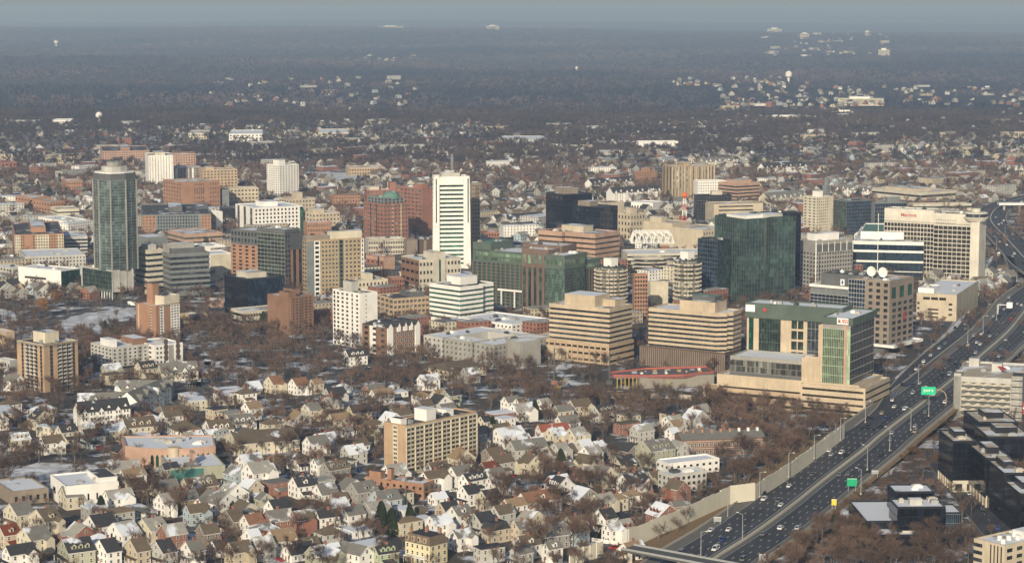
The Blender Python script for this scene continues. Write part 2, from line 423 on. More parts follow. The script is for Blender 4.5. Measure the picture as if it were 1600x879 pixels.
b.block(wall='tanbrick', roof='dark', L=[win(12, 3, u0=.32, u1=.78, w=.75, h=.7, k='balcony', fr='lightgrey'), win(12, 1, u0=.16, u1=.26, w=.7, h=.9), win(12, 1, u0=.85, u1=.95, w=.7, h=.9)],
        Rf=[win(12, 3, u0=.38, u1=.80, w=.75, h=.7, k='balcony', fr='lightgrey'), win(12, 1, u0=.16, u1=.28, w=.7, h=.9), win(12, 1, u0=.84, u1=.92, w=.7, h=.9)])
b.block((0, 1, 0, 1), b.H - 1.2, b.H + .3, 'cream', roof='dark', name='cornice')
b.pent((.25, .65, .25, .7), 7, 'cream', 'dark'); reg('tantower', b)
b = Bld('apartment_building', 'grey and white six storey apartment block on stilts with brown wall ornaments', 142, 176, 277, 545, 583, 52, 'apartment block')
b.block((0, .62, 0, 1), 4, wall='lightgrey', roof='snow', L=[win(5, 6, w=.4, h=.45)], Rf=[win(5, 8, w=.36, h=.45), dict(k='panel', fr='grey', u0=.28, u1=.36), dict(k='panel', fr='grey', u0=.62, u1=.74)], units=3)
b.block((.0, .6, .1, .9), 0, 4, 'darkgrey', roof='dark', parapet=0)
b.block((.56, 1, -.25, .7), 4, wall='white', roof='snow', L=[win(4, 2, w=.4, h=.45)], Rf=[dict(k='panel', fr='grey', u0=.50, u1=.68), win(4, 3, u0=.04, u1=.42, w=.5, h=.45)])
for f0 in (.40, .82):
    for k_ in range(4):
        m = MB(); x_ = (.56 + .44 * f0) * b.lr; m.cyl(x_, 0, 1.6, 0, .5, 12); m_ = m.mesh('ornament', W['darkbrown'])
        o = put('wall_ornament', m_, b.root, (0, 0, 0)); 
        for v in m_.vertices: v.co = (v.co[0], -.25 * b.ll - .1 - v.co[2] * .6, 8 + k_ * 3.6 + v.co[1] * 1.3)
b.block((.56, .98, -.2, .7), 0, 4, 'grey', roof='dark', parapet=0)
b.pent((.02, .14, .2, .6), 5, 'white', 'snow'); b.pent((.4, .6, .2, .8), 4, 'brown', 'snow'); reg('stilts', b)
b = Bld('apartment_building', 'slender brick and white apartment tower with a tall chimney by the snowy park', 213, 245, 281, 479, 535, 40, 'apartment tower')
b.block((0, 1, 0, 1), wall='brick', roof='snow', L=[dict(k='panel', fr='stone', u0=.72, u1=.78), win(13, 1, u0=.70, u1=.80, w=.8, h=.4), dict(k='panel', fr='cream', u0=.1, u1=.14)],
        Rf=[dict(k='panel', fr='white', u0=.15, u1=.32), win(13, 1, u0=.15, u1=.30, w=.6, h=.5), dict(k='panel', fr='white', u0=.6, u1=1.0), win(13, 3, u0=.62, u1=.98, w=.55, h=.45)])
b.block((.35, 1, .0, .8), b.H - 1, b.H + 6, 'cream', roof='grey'); b.pent((.25, .5, .45, .75), 15, 'brick', 'dark', name='chimney'); reg('chimneytower', b)
b = Bld('apartment_building', 'plain brown brick apartment tower with staggered roof beside the black glass cube', 418, 455, 490, 466, 523, 46, 'apartment tower')
b.block((0, 1, 0, 1), wall='brown', roof='grey', L=[win(13, 1, u0=.50, u1=.62, w=.4, h=.35)], Rf=[win(13, 3, u0=.04, u1=.5, w=.45, h=.4), win(13, 2, u0=.58, u1=.95, w=.45, h=.4), dict(k='panel', fr='darkbrown', u0=.50, u1=.54)])
b.block((-.04, .3, .05, .45), 0, b.H + 4, 'brown', roof='dark', parapet=.5); b.pent((.4, .7, .3, .7), 5, 'brown', 'dark'); reg('brownt', b)
b = Bld('apartment_building', 'bright white apartment tower with black window columns and a blank right side', 520, 563, 590, 460, 545, 50, 'apartment tower')
b.block(wall='white', roof='dark', L=[win(13, 3, u0=.12, u1=.62, w=.45, h=.5), win(13, 1, u0=.02, u1=.12, w=.6, h=.7), win(13, 1, u0=.68, u1=.76, w=.6, h=.7), win(13, 1, u0=.84, u1=.96, w=.6, h=.45)],
        Rf=[win(13, 1, u0=.28, u1=.42, w=.35, h=.3)])
b.pent((.3, .7, .5, .8), 7, 'lightgrey', 'dark'); reg('whitet', b)
b = Bld('apartment_building', 'five storey brick apartment house with white gabled bays beside the white tower', 566, 605, 655, 512, 556, 48, 'apartment block')
b.block(wall='brown', roof='sblack', parapet=0, L=[win(5, 3, w=.4, h=.5, fr='white'), dict(k='panel', fr='white', u0=.3, u1=.55)], Rf=[win(5, 8, w=.45, h=.55, k='framed', fr='white')])
for (u, wd) in ((.0, .16), (.30, .10), (.5, .10), (.68, .10), (.86, .14)):
    m = MB(); x0 = u * b.lr; x1 = (u + wd) * b.lr; h = b.H; xm = (x0 + x1) / 2; p = -1.2
    m.box(x0, x1, p, 0, 0 if u in (0, .86) else h - 3.5, h)
    m.face([(x0, p, h), (x1, p, h), (xm, p, h + 3)])
    m.build('gable_bay', W['white'], b.root)
    m = MB(); m.face([(x0 - .3, p - .3, h - .2), (xm, p - .3, h + 3.2), (xm, 9, h + 3.2), (x0 - .3, 9, h - .2)]); m.face([(x1 + .3, p - .3, h - .2), (x1 + .3, 9, h - .2), (xm, 9, h + 3.2), (xm, p - .3, h + 3.2)])
    m.build('gable_roof', RF['sblack'], b.root)
m = MB(); m.face([(-.5, 0, b.H), (-.5, b.ll, b.H), (3, b.ll * .6, b.H + 4), (3, b.ll * .4, b.H + 4)]); m.box(0, b.lr, b.ll * .25, b.ll * .7, b.H, b.H + 2.6); m.build('ridge_roof', RF['sblack'], b.root)
reg('gabled', b)
b = Bld('apartment_building', 'wide grey four storey apartment block with snowy roof and inner courtyard', 662, 772, 862, 541, 573, 44, 'apartment block')
b.block((0, 1, 0, .3), wall='grey', roof='snow', Rf=[win(4, 14, w=.35, h=.45, g='pale')], units=5)
b.block((0, 1, .7, 1), wall='lightgrey', roof='snow', units=4)
b.block((0, .3, .28, .72), wall='grey', roof='snow', units=3, L=None); b.block((.75, 1, .28, .72), wall='lightgrey', roof='snow', units=2)
b.face('L', 0, 0, b.ll, 0, b.H, win(4, 16, w=.35, h=.45, g='pale'), W['grey'])
reg('greycourt', b)
b = Bld('apartment_building', 'white four storey block with snow covered roof behind the grey courtyard block', 716, 800, 858, 508, 533, 42, 'apartment block')
b.block(wall='white', roof='snow', L=[win(4, 14, w=.4, h=.45)], Rf=[win(4, 9, w=.4, h=.45)], units=9); reg('whiteblock', b)
b = Bld('community_building', 'long cream two storey building with brown hipped roof across from the grey courtyard block', 665, 700, 759, 579, 594, 50, 'building')
b.block(wall='cream', roof='sbrown', parapet=0, Rf=[win(2, 11, w=.35, h=.5)], L=[win(2, 5, w=.35, h=.45)])
m = MB(); x, y, h = b.lr + 1, b.ll + 1, b.H
m.face([(-1, -1, h), (x, -1, h), (x - 8, y / 2, h + 3.5), (7, y / 2, h + 3.5)]); m.face([(-1, y, h), (7, y / 2, h + 3.5), (x - 8, y / 2, h + 3.5), (x, y, h)])
m.face([(-1, -1, h), (7, y / 2, h + 3.5), (-1, y, h)]); m.face([(x, -1, h), (x, y, h), (x - 8, y / 2, h + 3.5)]); m.build('hip_roof', RF['sbrown'], b.root); reg('creamhip', b)
# ======================================================== office blocks of the middle ground
b = Bld('office_building', 'white office block with seven green glass bands and a rooftop plant room', 671, 719, 777, 450, 512, 46, 'office building')
b.block((0, 1, 0, 1), wall='white', roof='dark', band=(7, 'teal', .42, 5.5), poly=[(0, 0), (b.lr * .62, 0), (b.lr * .62, b.ll * .12), (b.lr, b.ll * .12), (b.lr, b.ll), (0, b.ll)])
b.pent((.3, .75, .35, .8), 6, 'white', 'snow'); reg('striped', b)
b = Bld('office_building', 'sandy banded office block stepping down onto a matching parking podium', 858, 952, 988, 484, 569, 35, 'office building')
b.block((0, 1, 0, 1), z0=13, wall='sand', roof='grey', band=(7, 'dark', .44, 14)); b.block((-.10, 1.0, -.03, 1.36), 0, 13, 'tan', roof='tan', units=7, L=[dict(k='rows', nf=3, h=.35, u0=.02, u1=.98, g='brownish')], Rf=[dict(k='rows', nf=3, h=.35, g='brownish')])
b.face('L', -.10 * b.lr, 0, b.ll * 1.34, 0, 13, dict(k='fins', n=14, w=.2, z=0, ze=13), W['tan']); b.face('L', -.11 * b.lr, b.ll * .62, b.ll * .4, 0, 9.5, dict(k='panel', d=.6), W['sand'])
b.pent((.15, .8, .3, .8), 7.5, 'sand', 'snow'); b.pent((.5, .95, .1, .3), 4.5, 'sand', 'tan'); reg('tan1', b)
b = Bld('office_building', 'sandy banded office block with folded front above a dark ribbed podium', 1013, 1130, 1158, 492, 583, 33, 'office building')
L_, l_ = b.lr, b.ll
b.block(z0=13, wall='sand', roof='grey', band=(8, 'dark', .45, 14), poly=[(0, l_ * .1), (0, l_), (L_, l_), (L_, 0), (L_ * .45, -l_ * .02), (L_ * .3, l_ * .04), (L_ * .2, l_ * -.0)][::-1])
b.block((-.02, .9, -.02, 1.1), 0, 13, 'darkbrown', roof='tan', L=[dict(k='fins', n=40, w=.35, fr='taupe')], Rf=[win(3, 4, w=.4, h=.4)], units=4)
b.pent((.15, .8, .15, .62), 7, 'sand', 'dark'); b.pent((.35, .75, .2, .5), 10, 'darkgrey', 'sgreen'); reg('tan2', b)
b = Bld('apartment_tower', 'left one of two round fronted towers ringed with white balconies', 920, 960, 987, 420, 492, 45, 'apartment tower')
def round_tower(b, half):
    cx, cy, r = b.lr * .45, b.ll * .45, min(b.lr, b.ll) * .60
    m = MB(); m.cyl(cx, cy, r, 0, b.H, 28); m.build('wall', W['taupe'], b.root)
    m = MB(); m.cyl(cx, cy, r + .1, b.H, b.H + .6, 28); m.build('roof', RF['dark'], b.root)
    nf = 12; fh = b.H / nf
    for i in range(nf):
        g = MB(); g.cyl(cx, cy, r + .08, i * fh + fh * .38, i * fh + fh * .95, 28); g.f = g.f[:-1]; g.mi = g.mi[:-1]; g.uv = g.uv[:-28]; g.build('window_band', G['pale'], b.root)
    m = MB()
    for i in range(nf):
        for q in range(28):
            a0, a1 = 2 * pi * q / 28 + .03, 2 * pi * (q + 1) / 28 - .03
            r1, r2 = r, r + 1.3; z = i * fh
            if q % 4 == 3: continue
            P = [(cx + r1 * cos(a0), cy + r1 * sin(a0)), (cx + r2 * cos(a0), cy + r2 * sin(a0)), (cx + r2 * cos(a1), cy + r2 * sin(a1)), (cx + r1 * cos(a1), cy + r1 * sin(a1))]
            m.prism(P, z, z + fh * .34, 0, True)
    m.build('balcony_rings', W['cream'], b.root)
    for k in range(10):
        m = MB(); an = k * .62; m.box(cx + r * .8 * cos(an), cx + r * .8 * cos(an) + 1.2, cy + r * .8 * sin(an), cy + r * .8 * sin(an) + 1.2, b.H + .5, b.H + 2); m.build('rooftop_unit', M_DKMETAL, b.root)
    m = MB(); m.box(cx - 4, cx + 4, cy - 4, cy + 4, b.H + .5, b.H + 7); m.build('penthouse', W['white'], b.root)
round_tower(b, 0); reg('round1', b)
b = Bld('apartment_tower', 'right one of two round fronted towers ringed with cream balconies', 1044, 1080, 1102, 409, 490, 45, 'apartment tower')
round_tower(b, 0); reg('round2', b)
b = Bld('apartment_building', 'narrow orange brick block with a dark square window grid between the round towers', 988, 991, 1012, 430, 500, 80, 'apartment block')
b.block(wall='brick', roof='dark', Rf=[win(11, 5, w=.6, h=.55)], L=None); reg('orangegrid', b)
b = Bld('storage_building', 'blank cream walled block between the orange grid block and right round tower', 1012, 1016, 1044, 443, 480, 75, 'building')
b.block(wall='cream', roof='grey'); reg('blankcream', b)
b = Bld('apartment_complex', 'huge dark green glass and brown apartment complex with stepped roofs and white portal', 721, 880, 937, 398, 492, 36, 'apartment complex')
H_ = b.H
b.block((0.30, 1, .12, 1), 0, H_ - 4, 'greengrey', roof='grey', units=7)
b.face('L', .3 * b.lr, .12 * b.ll, .88 * b.ll, 0, H_ - 13, [win(13, 16, g='green', w=.62, h=.62, u0=.0, u1=.86), dict(k='fins', n=16, w=.2, fr='umber', u1=.86)], W['taupe'])
b.face('L', .3 * b.lr, .12 * b.ll, .88 * b.ll, H_ - 12, H_ - 4.5, dict(k='rows', nf=2, h=.7, g='lime', u0=.02, u1=.97), W['greengrey'])
b.block((0, .55, .14, .40), 0, H_ + 2, 'umber', roof='snow', L=[dict(k='strip', n=5, w=.5, g='green', ze=H_ - 12), dict(k='strip', n=5, w=.6, g='lime', z=H_ - 9, ze=H_ - 2)])
b.block((-.05, .5, -.03, .15), 0, H_ - 1, 'greengrey', roof='snow', L=[dict(k='curtain', nf=16, n=7, g='green', fr='greengrey', ze=H_ - 11), dict(k='rows', nf=1, h=.75, g='lime', z=H_ - 9, ze=H_ - 3)], Rf=[dict(k='curtain', nf=16, n=7, g='green', fr='greengrey', ze=H_ - 11), dict(k='rows', nf=1, h=.75, g='lime', z=H_ - 9, ze=H_ - 3)])
b.block((.4, 1.02, .0, .2), 0, H_ - 8, 'greengrey', roof='grey', Rf=[win(13, 8, g='green', w=.55, h=.6, ze=H_ - 15), dict(k='fins', n=8, w=.25, fr='umber', ze=H_ - 14), dict(k='rows', nf=1, h=.5, g='lime', z=H_ - 15, ze=H_ - 9)])
b.block((.3, .7, .12, .5), H_ - 4, H_ + 4, 'umber', roof='white'); b.block((.3, .9, .82, 1), H_ - 4, H_ + 2, 'greengrey', roof='sgreen')
m = MB()
for k in range(5): m.box(.22 * b.lr, .24 * b.lr, (.16 + k * .13) * b.ll, (.17 + k * .13) * b.ll, 0, 13)
m.box(.215 * b.lr, .245 * b.lr, .14 * b.ll, .72 * b.ll, 13, 14.6); m.build('white_portal', W['white'], b.root); reg('greencomplex', b)
b = Bld('office_building', 'tall white tower with broad horizontal green glass bands and flared corner piers', 676, 678, 736, 279, 420, 82, 'office tower', ll=26)
b.H = height(b.o[1], 279)
gl = 'teal'
b.block((.04, .96, .05, 1), wall='white', roof='dark', band=(20, gl, .45, 4), parapet=1.5)
for fx0, fx1 in ((0, .155), (.80, .96)):
    m = MB(); x0, x1 = fx0 * b.lr, fx1 * b.lr; fl_ = -1.2 if fx0 == 0 else 1.2
    P0 = [(x0 + (fl_ if fx0 == 0 else 0), -1.0), (x1 + (0 if fx0 == 0 else fl_), -1.0), (x1 + (0 if fx0 == 0 else fl_), 6), (x0 + (fl_ if fx0 == 0 else 0), 6)]
    P1 = [(x0, -.8), (x1, -.8), (x1, 6), (x0, 6)]
    for i in range(4):
        j = (i + 1) % 4; m.face([(*P0[i], 0), (*P0[j], 0), (*P1[j], b.H + 2), (*P1[i], b.H + 2)])
    m.face([(*p, b.H + 2) for p in P1]); m.build('corner_pier', W['white'], b.root)
b.face('R', .155 * b.lr, .3, .64 * b.lr, b.H - 6, b.H, dict(k='panel', d=1.0, fr='white'), W['white'])
m = MB(); m.box(b.lr * .055, b.lr * .085, -.9, -.88, 0, b.H); m.box(b.lr * .905, b.lr * .935, -.9, -.88, 0, b.H)
m.build('corner_glazing', G['teal'], b.root)
b.pent((.22, .72, .2, .8), 4.5, 'lightgrey', 'grey'); b.pent((.35, .58, .3, .7), 6.5, 'lightgrey', 'grey')
m = MB(); m.beam((b.lr * .5, 8, b.H + 5), (b.lr * .5, 8, b.H + 22), .5); m.beam((b.lr * .54, 8, b.H + 7), (b.lr * .54, 8, b.H + 22), .5); m.build('antenna', M_METAL, b.root)
reg('whitegreen', b)
b = Bld('apartment_building', 'slim tan apartment tower half hidden behind the white and green banded tower', 735, 738, 750, 288, 400, 70, 'apartment tower')
b.block(wall='taupe', roof='grey', Rf=[win(18, 3, w=.5, h=.5, k='balcony', fr='tan')]); reg('slimtan', b)
# -------- curved glass tower at left
b = Bld('residential_tower', 'tall curved blue green glass tower with white ribs and stepped crown', 134, 170, 207, 272, 424, 45, 'glass tower')
Ht = b.H; r = (b.lr + b.ll) / 2
# plan in the local frame: an eight sided lens with a shallow bow to the viewer
s_ = r
poly = [(-.02 * s_, -.02 * s_), (.40 * s_, -.10 * s_), (.80 * s_, .0 * s_), (1.0 * s_, .30 * s_), (.85 * s_, .9 * s_), (.3 * s_, 1.0 * s_), (0, .80 * s_), (-.10 * s_, .40 * s_)]
b.block(wall='darkgrey', roof='grey', poly=poly, parapet=0)
def skin(poly, z0, z1, nf, name, g, d=.15, fr='grey', sp=6.0, th=.10):
    cx = sum(p[0] for p in poly) / len(poly); cy = sum(p[1] for p in poly) / len(poly)
    def off(k): return [(cx + (p[0] - cx) * (1 + k / r), cy + (p[1] - cy) * (1 + k / r)) for p in poly]
    m = MB(); m.prism(off(d), z0, z1, 0, False, False); m.build(name, G[g], b.root)
    Q = off(d + .35); fm = MB(); n = len(Q)
    for i in range(nf + 1):
        z = z0 + (z1 - z0) * i / nf; fm.prism(Q, z - th, z + th, 0, True, True)
    fm.build('floor_ledges', W[fr], b.root)
    fm = MB(); Q = off(d + .5)
    for i in range(n):
        a_, c_ = Q[i], Q[(i + 1) % n]; L = math.hypot(c_[0] - a_[0], c_[1] - a_[1]); k = max(1, int(L / sp))
        for j in range(k):
            x = a_[0] + (c_[0] - a_[0]) * j / k; y = a_[1] + (c_[1] - a_[1]) * j / k; t = .5 if j == 0 else .07
            fm.box(x - t, x + t, y - t, y + t, z0, z1)
    fm.build('vertical_ribs', W[fr], b.root)
skin(poly, 0, Ht - 6, 31, 'curtain_wall', 'tower')
def scl(poly, k):
    cx = sum(p[0] for p in poly) / len(poly); cy = sum(p[1] for p in poly) / len(poly); return [(cx + (p[0] - cx) * k, cy + (p[1] - cy) * k) for p in poly]
skin(scl(poly, .93), Ht - 6, Ht, 1, 'crown_glazing', 'tower', sp=5)
m = MB(); m.prism(scl(poly, .93), Ht, Ht + 1.2, 0, True); m.build('roof_rim', W['white'], b.root)
m = MB(); m.prism(scl(poly, .6), Ht, Ht + 6); m.build('penthouse', W['lightgrey'], b.root); m = MB(); m.prism(scl(poly, .35), Ht + 6, Ht + 10); m.build('plant_room', W['grey'], b.root)
b2 = b
b = Bld('tower_podium', 'green glass podium with grey concrete corner under the tall curved glass tower', 127, 176, 208, 424, 468, 45, 'podium')
b.block(wall='lightgrey', roof='tan', z0=6, L=[dict(k='panel', d=.03, fr='greengrey', u0=.06, u1=1)], Rf=[dict(k='fins', n=3, w=.1, fr='lightgrey')])
b.face('L', 0, 0, b.ll, 8, b.H - .5, dict(k='curtain', nf=4, n=14, g='green', fr='greengrey', t=.14, u0=.05), W['greengrey'])
b.block((.1, .95, .1, .95), 0, 6, 'darkgrey', roof='dark', parapet=0); b.face('L', 0, 0, b.ll, 0, 6, dict(k='fins', n=12, w=.15, fr='white'), W['white'])
reg('podium', b); b2.root.location.z = 0
base = ground(176, 468); b2.root.location = (b.root.location.x + b.dR[0] * 2 + b.dL[0] * 2, b.root.location.y + b.dR[1] * 2 + b.dL[1] * 2, b.H)
# keep the crown where the photo has it
_k = (height(b2.root.location.y, 272) - b.H) / Ht; b2.root.scale = (1, 1, _k); reg('glasstower', b2)
b = Bld('office_building', 'charcoal banded office block with long dark window bands and chamfered corner', 254, 268, 328, 398, 463, 62, 'office building')
b.block(wall='slate', roof='dark', band=(7, 'dark', .5, 4)); b.block((.05, .9, .1, .9), b.H, b.H + 4, 'darkgrey', roof='grey'); b.pent((.0, .7, .4, .9), 8, 'grey', 'grey'); reg('charcoal', b)
b = Bld('office_building', 'light grey banded office block joined to the left of the charcoal one', 210, 232, 256, 392, 460, 50, 'office building')
b.block(wall='stone', roof='grey', band=(7, 'dark', .45, 4)); b.pent((.3, .8, .3, .8), 4, 'lightgrey', 'grey'); reg('lightband', b)
b = Bld('office_building', 'black mirror glass cube above a concrete garage', 351, 388, 445, 438, 497, 55, 'office building')
b.block(wall='black', roof='dark', L=[dict(k='curtain', nf=8, n=9, g='black', fr='black', t=.1)], Rf=[dict(k='curtain', nf=8, n=14, g='navy', fr='black', t=.1)])
b.pent((.2, .7, .3, .8), 4, 'stone', 'tan'); reg('blackcube', b)
b = Bld('parking_garage', 'low cream concrete garage with ribbed decks under the black glass cube', 344, 382, 446, 488, 509, 55, 'parking garage', lr=44, ll=22)
b.block((0, 1, 0, 1), 0, b.H, wall='stone', roof='grey', units=0, L=[dict(k='rows', nf=2, h=.4, g='brownish')], Rf=[dict(k='rows', nf=2, h=.4, g='brownish'), dict(k='fins', n=18, w=.1)]); reg('cubegarage', b)
# -------- orange / grey hybrid and gold apartment block
b = Bld('apartment_building', 'orange brick and dark glass apartment block with grey upper storeys', 361, 446, 475, 366, 458, 38, 'apartment block')
b.block(wall='darkgrey', roof='grey', units=5, L=[dict(k='panel', fr='brick', u0=0, u1=.5, ze=b.H - 12), win(12, 4, u0=0, u1=.48, w=.45, h=.5, ze=b.H - 12), win(2, 8, u0=0, u1=.5, w=.5, h=.6, z=b.H - 11), dict(k='curtain', nf=15, n=8, u0=.5, u1=1, g='green', fr='grey')],
        Rf=[dict(k='panel', fr='brick', u0=.3, u1=1, ze=b.H - 14), dict(k='strip', n=2, w=.5, u0=.35, u1=.95, g='dark', ze=b.H - 14), win(12, 2, u0=0, u1=.3, w=.6, h=.6)])
b.block((.0, .8, .0, .5), b.H, b.H + 3, 'darkgrey', roof='grey'); reg('hybrid', b)
b = Bld('apartment_building', 'gold brick apartment block with white framed balcony bays and cream penthouse', 473, 480, 569, 377, 470, 64, 'apartment block')
b.block(wall='gold', roof='grey', units=3, L=[win(14, 2, w=.5, h=.5)],
        Rf=[dict(k='panel', fr='slate', u0=0, u1=.13), dict(k='panel', fr='white', u0=.13, u1=.23), win(13, 1, u0=.14, u1=.22, w=.8, h=.6), win(14, 5, u0=.25, u1=.55, w=.6, h=.5, fr='cream', k='framed'), dict(k='panel', fr='greengrey', u0=.56, u1=.64), win(14, 1, u0=.57, u1=.63, w=.7, h=.7), win(14, 4, u0=.66, u1=.94, w=.6, h=.5, fr='cream', k='framed'), dict(k='panel', fr='white', u0=.95, u1=1), win(13, 1, u0=.955, u1=.995, w=.5, h=.7)])
b.pent((.42, .98, .2, .9), 6.5, 'cream', 'grey'); b.block((.0, .4, .1, .9), b.H, b.H + 3, 'taupe', roof='grey'); reg('goldblock', b)
b = Bld('office_building', 'wide tan brick office block with large windows behind the gabled apartments', 588, 615, 671, 468, 500, 62, 'office building')
b.block(wall='tan', roof='dark', Rf=[win(4, 9, w=.65, h=.5, g='pale')], L=[win(4, 4, w=.6, h=.5, g='pale')], units=4); b.block((.55, .95, .2, .8), b.H, b.H + 3, 'darkgrey', roof='dark'); reg('widetan', b)
b = Bld('office_building', 'small cream and brick office building between the gold block and the wide tan one', 543, 560, 606, 440, 470, 60, 'office building')
b.block(wall='cream', roof='tan', Rf=[win(3, 8, w=.4, h=.45, g='brownish')], L=[win(3, 3, w=.4, h=.4)]); b.pent((.4, .6, .3, .7), 5, 'cream', 'grey'); reg('smallcream', b)
b = Bld('office_building', 'bright red brick office block with a green glass strip over its entrance', 572, 600, 617, 402, 437, 50, 'office building')
b.block(wall='redbrick', roof='snow', L=[dict(k='panel', fr='peach', z=b.H - 3), win(4, 4, w=.4, h=.35, ze=b.H - 3), dict(k='strip', n=1, w=.5, u0=.6, u1=.8, g='teal')], Rf=[dict(k='panel', fr='peach')]); reg('redoffice', b)
b = Bld('courthouse', 'cream stone office block with an arched glass entrance bay', 627, 655, 720, 407, 458, 62, 'office building')
b.block(wall='stone', roof='grey', Rf=[win(4, 12, w=.5, h=.4, g='brownish')], L=[win(4, 4, w=.7, h=.35, g='brownish'), dict(k='panel', fr='brown', z=6)], units=3)
b.block((.32, .62, -.03, .5), 0, b.H + 5, 'stone', roof='tan', Rf=[dict(k='strip', n=1, w=.3, g='teal', u0=.3, u1=.8, ze=b.H)]); reg('arched', b)
b = Bld('office_building', 'brick office with two bay windows tucked behind the wide tan block', 604, 612, 632, 436, 458, 70, 'office building')
b.block(wall='redbrick', roof='tan', Rf=[win(3, 5, w=.5, h=.5)]); reg('baybrick', b)
b = Bld('parking_garage', 'curved concrete parking garage with rows of square openings', 570, 576, 634, 376, 398, 78, 'parking garage')
b.block(wall='stone', roof='grey', Rf=[win(3, 22, w=.6, h=.55, g='brownish')]); b.block((.0, 1, .0, .02), b.H, b.H + 1.2, 'stone', roof='grey'); reg('curvedgarage', b)
b = Bld('stair_tower', 'pair of blank dark brown concrete towers right of the curved garage', 631, 636, 677, 376, 402, 75, 'building')
b.block((0, .4, 0, 1), wall='taupe', roof='dark'); b.block((.48, 1, 0, 1), 0, b.H, 'darkbrown', roof='dark', Rf=[dict(k='panel', fr='taupe', u0=.3, u1=.5)]); reg('stairs', b)
# -------- domed brick complex
b = Bld('apartment_building', 'brick apartment block with stepped corner bays under a green copper dome', 568, 600, 638, 320, 385, 55, 'apartment block')
b.block(wall='redbrick', roof='tan', L=[win(10, 6, w=.5, h=.5, g='pale'), dict(k='strip', n=2, w=.15, u0=.2, u1=.8)], Rf=[win(10, 7, w=.5, h=.5, g='pale'), dict(k='panel', fr='tan', u0=.32, u1=.4), dict(k='panel', fr='tan', u0=.66, u1=.74)])
b.block((.1, .9, .1, .9), b.H, b.H + 6, 'slate', roof='sgreen', L=[win(2, 5, w=.5, h=.6)], Rf=[win(2, 5, w=.5, h=.6)])
m = MB(); cx, cy = b.lr * .55, b.ll * .3
for k in range(6):
    r0 = 9.5 * cos(k * pi / 12.2); r1 = 9.5 * cos((k + 1) * pi / 12.2); z0 = b.H + 5 + 8 * sin(k * pi / 12.2); z1 = b.H + 5 + 8 * sin((k + 1) * pi / 12.2)
    m.cyl(cx, cy, r0, z0, z1, 20, r2=r1)
m.build('dome', RF['sgreen'], b.root); reg('domed', b)
b = Bld('apartment_building', 'long red brick slab with a blank shaded end just left of the white tower', 620, 660, 677, 296, 368, 50, 'apartment block')
b.block(wall='redbrick', roof='tan', L=[win(12, 7, w=.55, h=.5, g='pale')]); b.pent((.2, .8, .1, .4), 5, 'redbrick', 'tan'); reg('redslab', b)
b = Bld('apartment_building', 'brick block with a cream stepped top behind the domed apartments', 569, 574, 622, 298, 350, 78, 'apartment block')
b.block(wall='redbrick', roof='snow', Rf=[win(10, 8, w=.5, h=.5, g='pale')]); b.pent((.1, .4, .1, .7), 4, 'cream', 'tan'); b.pent((.75, .95, .1, .7), 9, 'redbrick', 'dark'); reg('stepped', b)
# -------- black pair, pink office
b = Bld('office_building', 'taller rear block of the black glass office pair with lit top floor', 853, 880, 925, 305, 372, 60, 'office building')
def blackb(b):
    b.block(wall='black', roof='dark', L=[dict(k='curtain', nf=9, n=8, g='black', fr='black', t=.15)], Rf=[dict(k='curtain', nf=9, n=16, g='black', fr='black', t=.15)])
    for f, L in (('L', b.ll), ('R', b.lr)): b.face(f, 0, 0, L, b.H - 5, b.H - 1.5, dict(k='win', nf=1, n=8 if f == 'R' else 4, w=.35, h=.8, g='pale'), W['black'])
blackb(b); b.pent((.2, .7, .3, .8), 6, 'taupe', 'tan'); reg('black1', b)
b = Bld('office_building', 'lower front block of the black glass office pair', 882, 938, 965, 325, 375, 42, 'office building')
blackb(b); b.pent((.2, .7, .4, .8), 5, 'taupe', 'tan'); reg('black2', b)
b = Bld('office_building', 'pinkish banded office block with stepped corners behind the green complex', 845, 930, 968, 367, 420, 38, 'office building')
b.block(wall='pink', roof='grey', band=(6, 'brownish', .36, 3)); b.block((-.12, .5, .55, 1), 0, b.H, 'pink', roof='tan', band=(6, 'brownish', .36, 3)); b.pent((.3, .7, .35, .75), 5.5, 'beige', 'grey'); reg('pink', b)
# -------- right hand glass
b = Bld('office_building', 'tall faceted dark green glass office block with angled roof', 1117, 1165, 1245, 345, 473, 58, 'glass office')
L_, l_ = b.lr, b.ll
P_ = [(0, 0), (L_ * .35, -l_ * .0), (L_ * .55, l_ * .12), (L_ * .98, l_ * .03), (L_, l_ * .2), (L_ * .9, l_), (0, l_)]
b.block(wall='darkgrey', roof='white', poly=P_, parapet=.0)
r = 30
def skin2(poly, z0, z1, nf, g, fr, sp):
    cx = sum(p[0] for p in poly) / len(poly); cy = sum(p[1] for p in poly) / len(poly)
    def off(k): return [(cx + (p[0] - cx) * (1 + k / r), cy + (p[1] - cy) * (1 + k / r)) for p in poly]
    m = MB(); m.prism(off(.15), z0, z1 + 1.5, 0, False, False); m.build('curtain_wall', G[g], b.root)
    Q = off(.3); fm = MB()
    for i in range(nf + 1): z = z0 + (z1 - z0) * i / nf; fm.prism(Q, z - .09, z + .09, 0, True, True)
    n = len(Q)
    for i in range(n):
        a_, c_ = Q[i], Q[(i + 1) % n]; k = max(1, int(math.hypot(c_[0] - a_[0], c_[1] - a_[1]) / sp))
        for j in range(k): x = a_[0] + (c_[0] - a_[0]) * j / k; y = a_[1] + (c_[1] - a_[1]) * j / k; fm.box(x - .1, x + .1, y - .1, y + .1, z0, z1 + 1.5)
    fm.build('mullion_frame', W[fr], b.root)
skin2(P_, 0, b.H, 17, 'dkgreen', 'greengrey', 3.0)
b.pent((.1, .5, .3, .8), 2.5, 'white', 'snow'); b.pent((.5, .8, .15, .5), 3, 'lightgrey', 'snow'); reg('faceted', b)
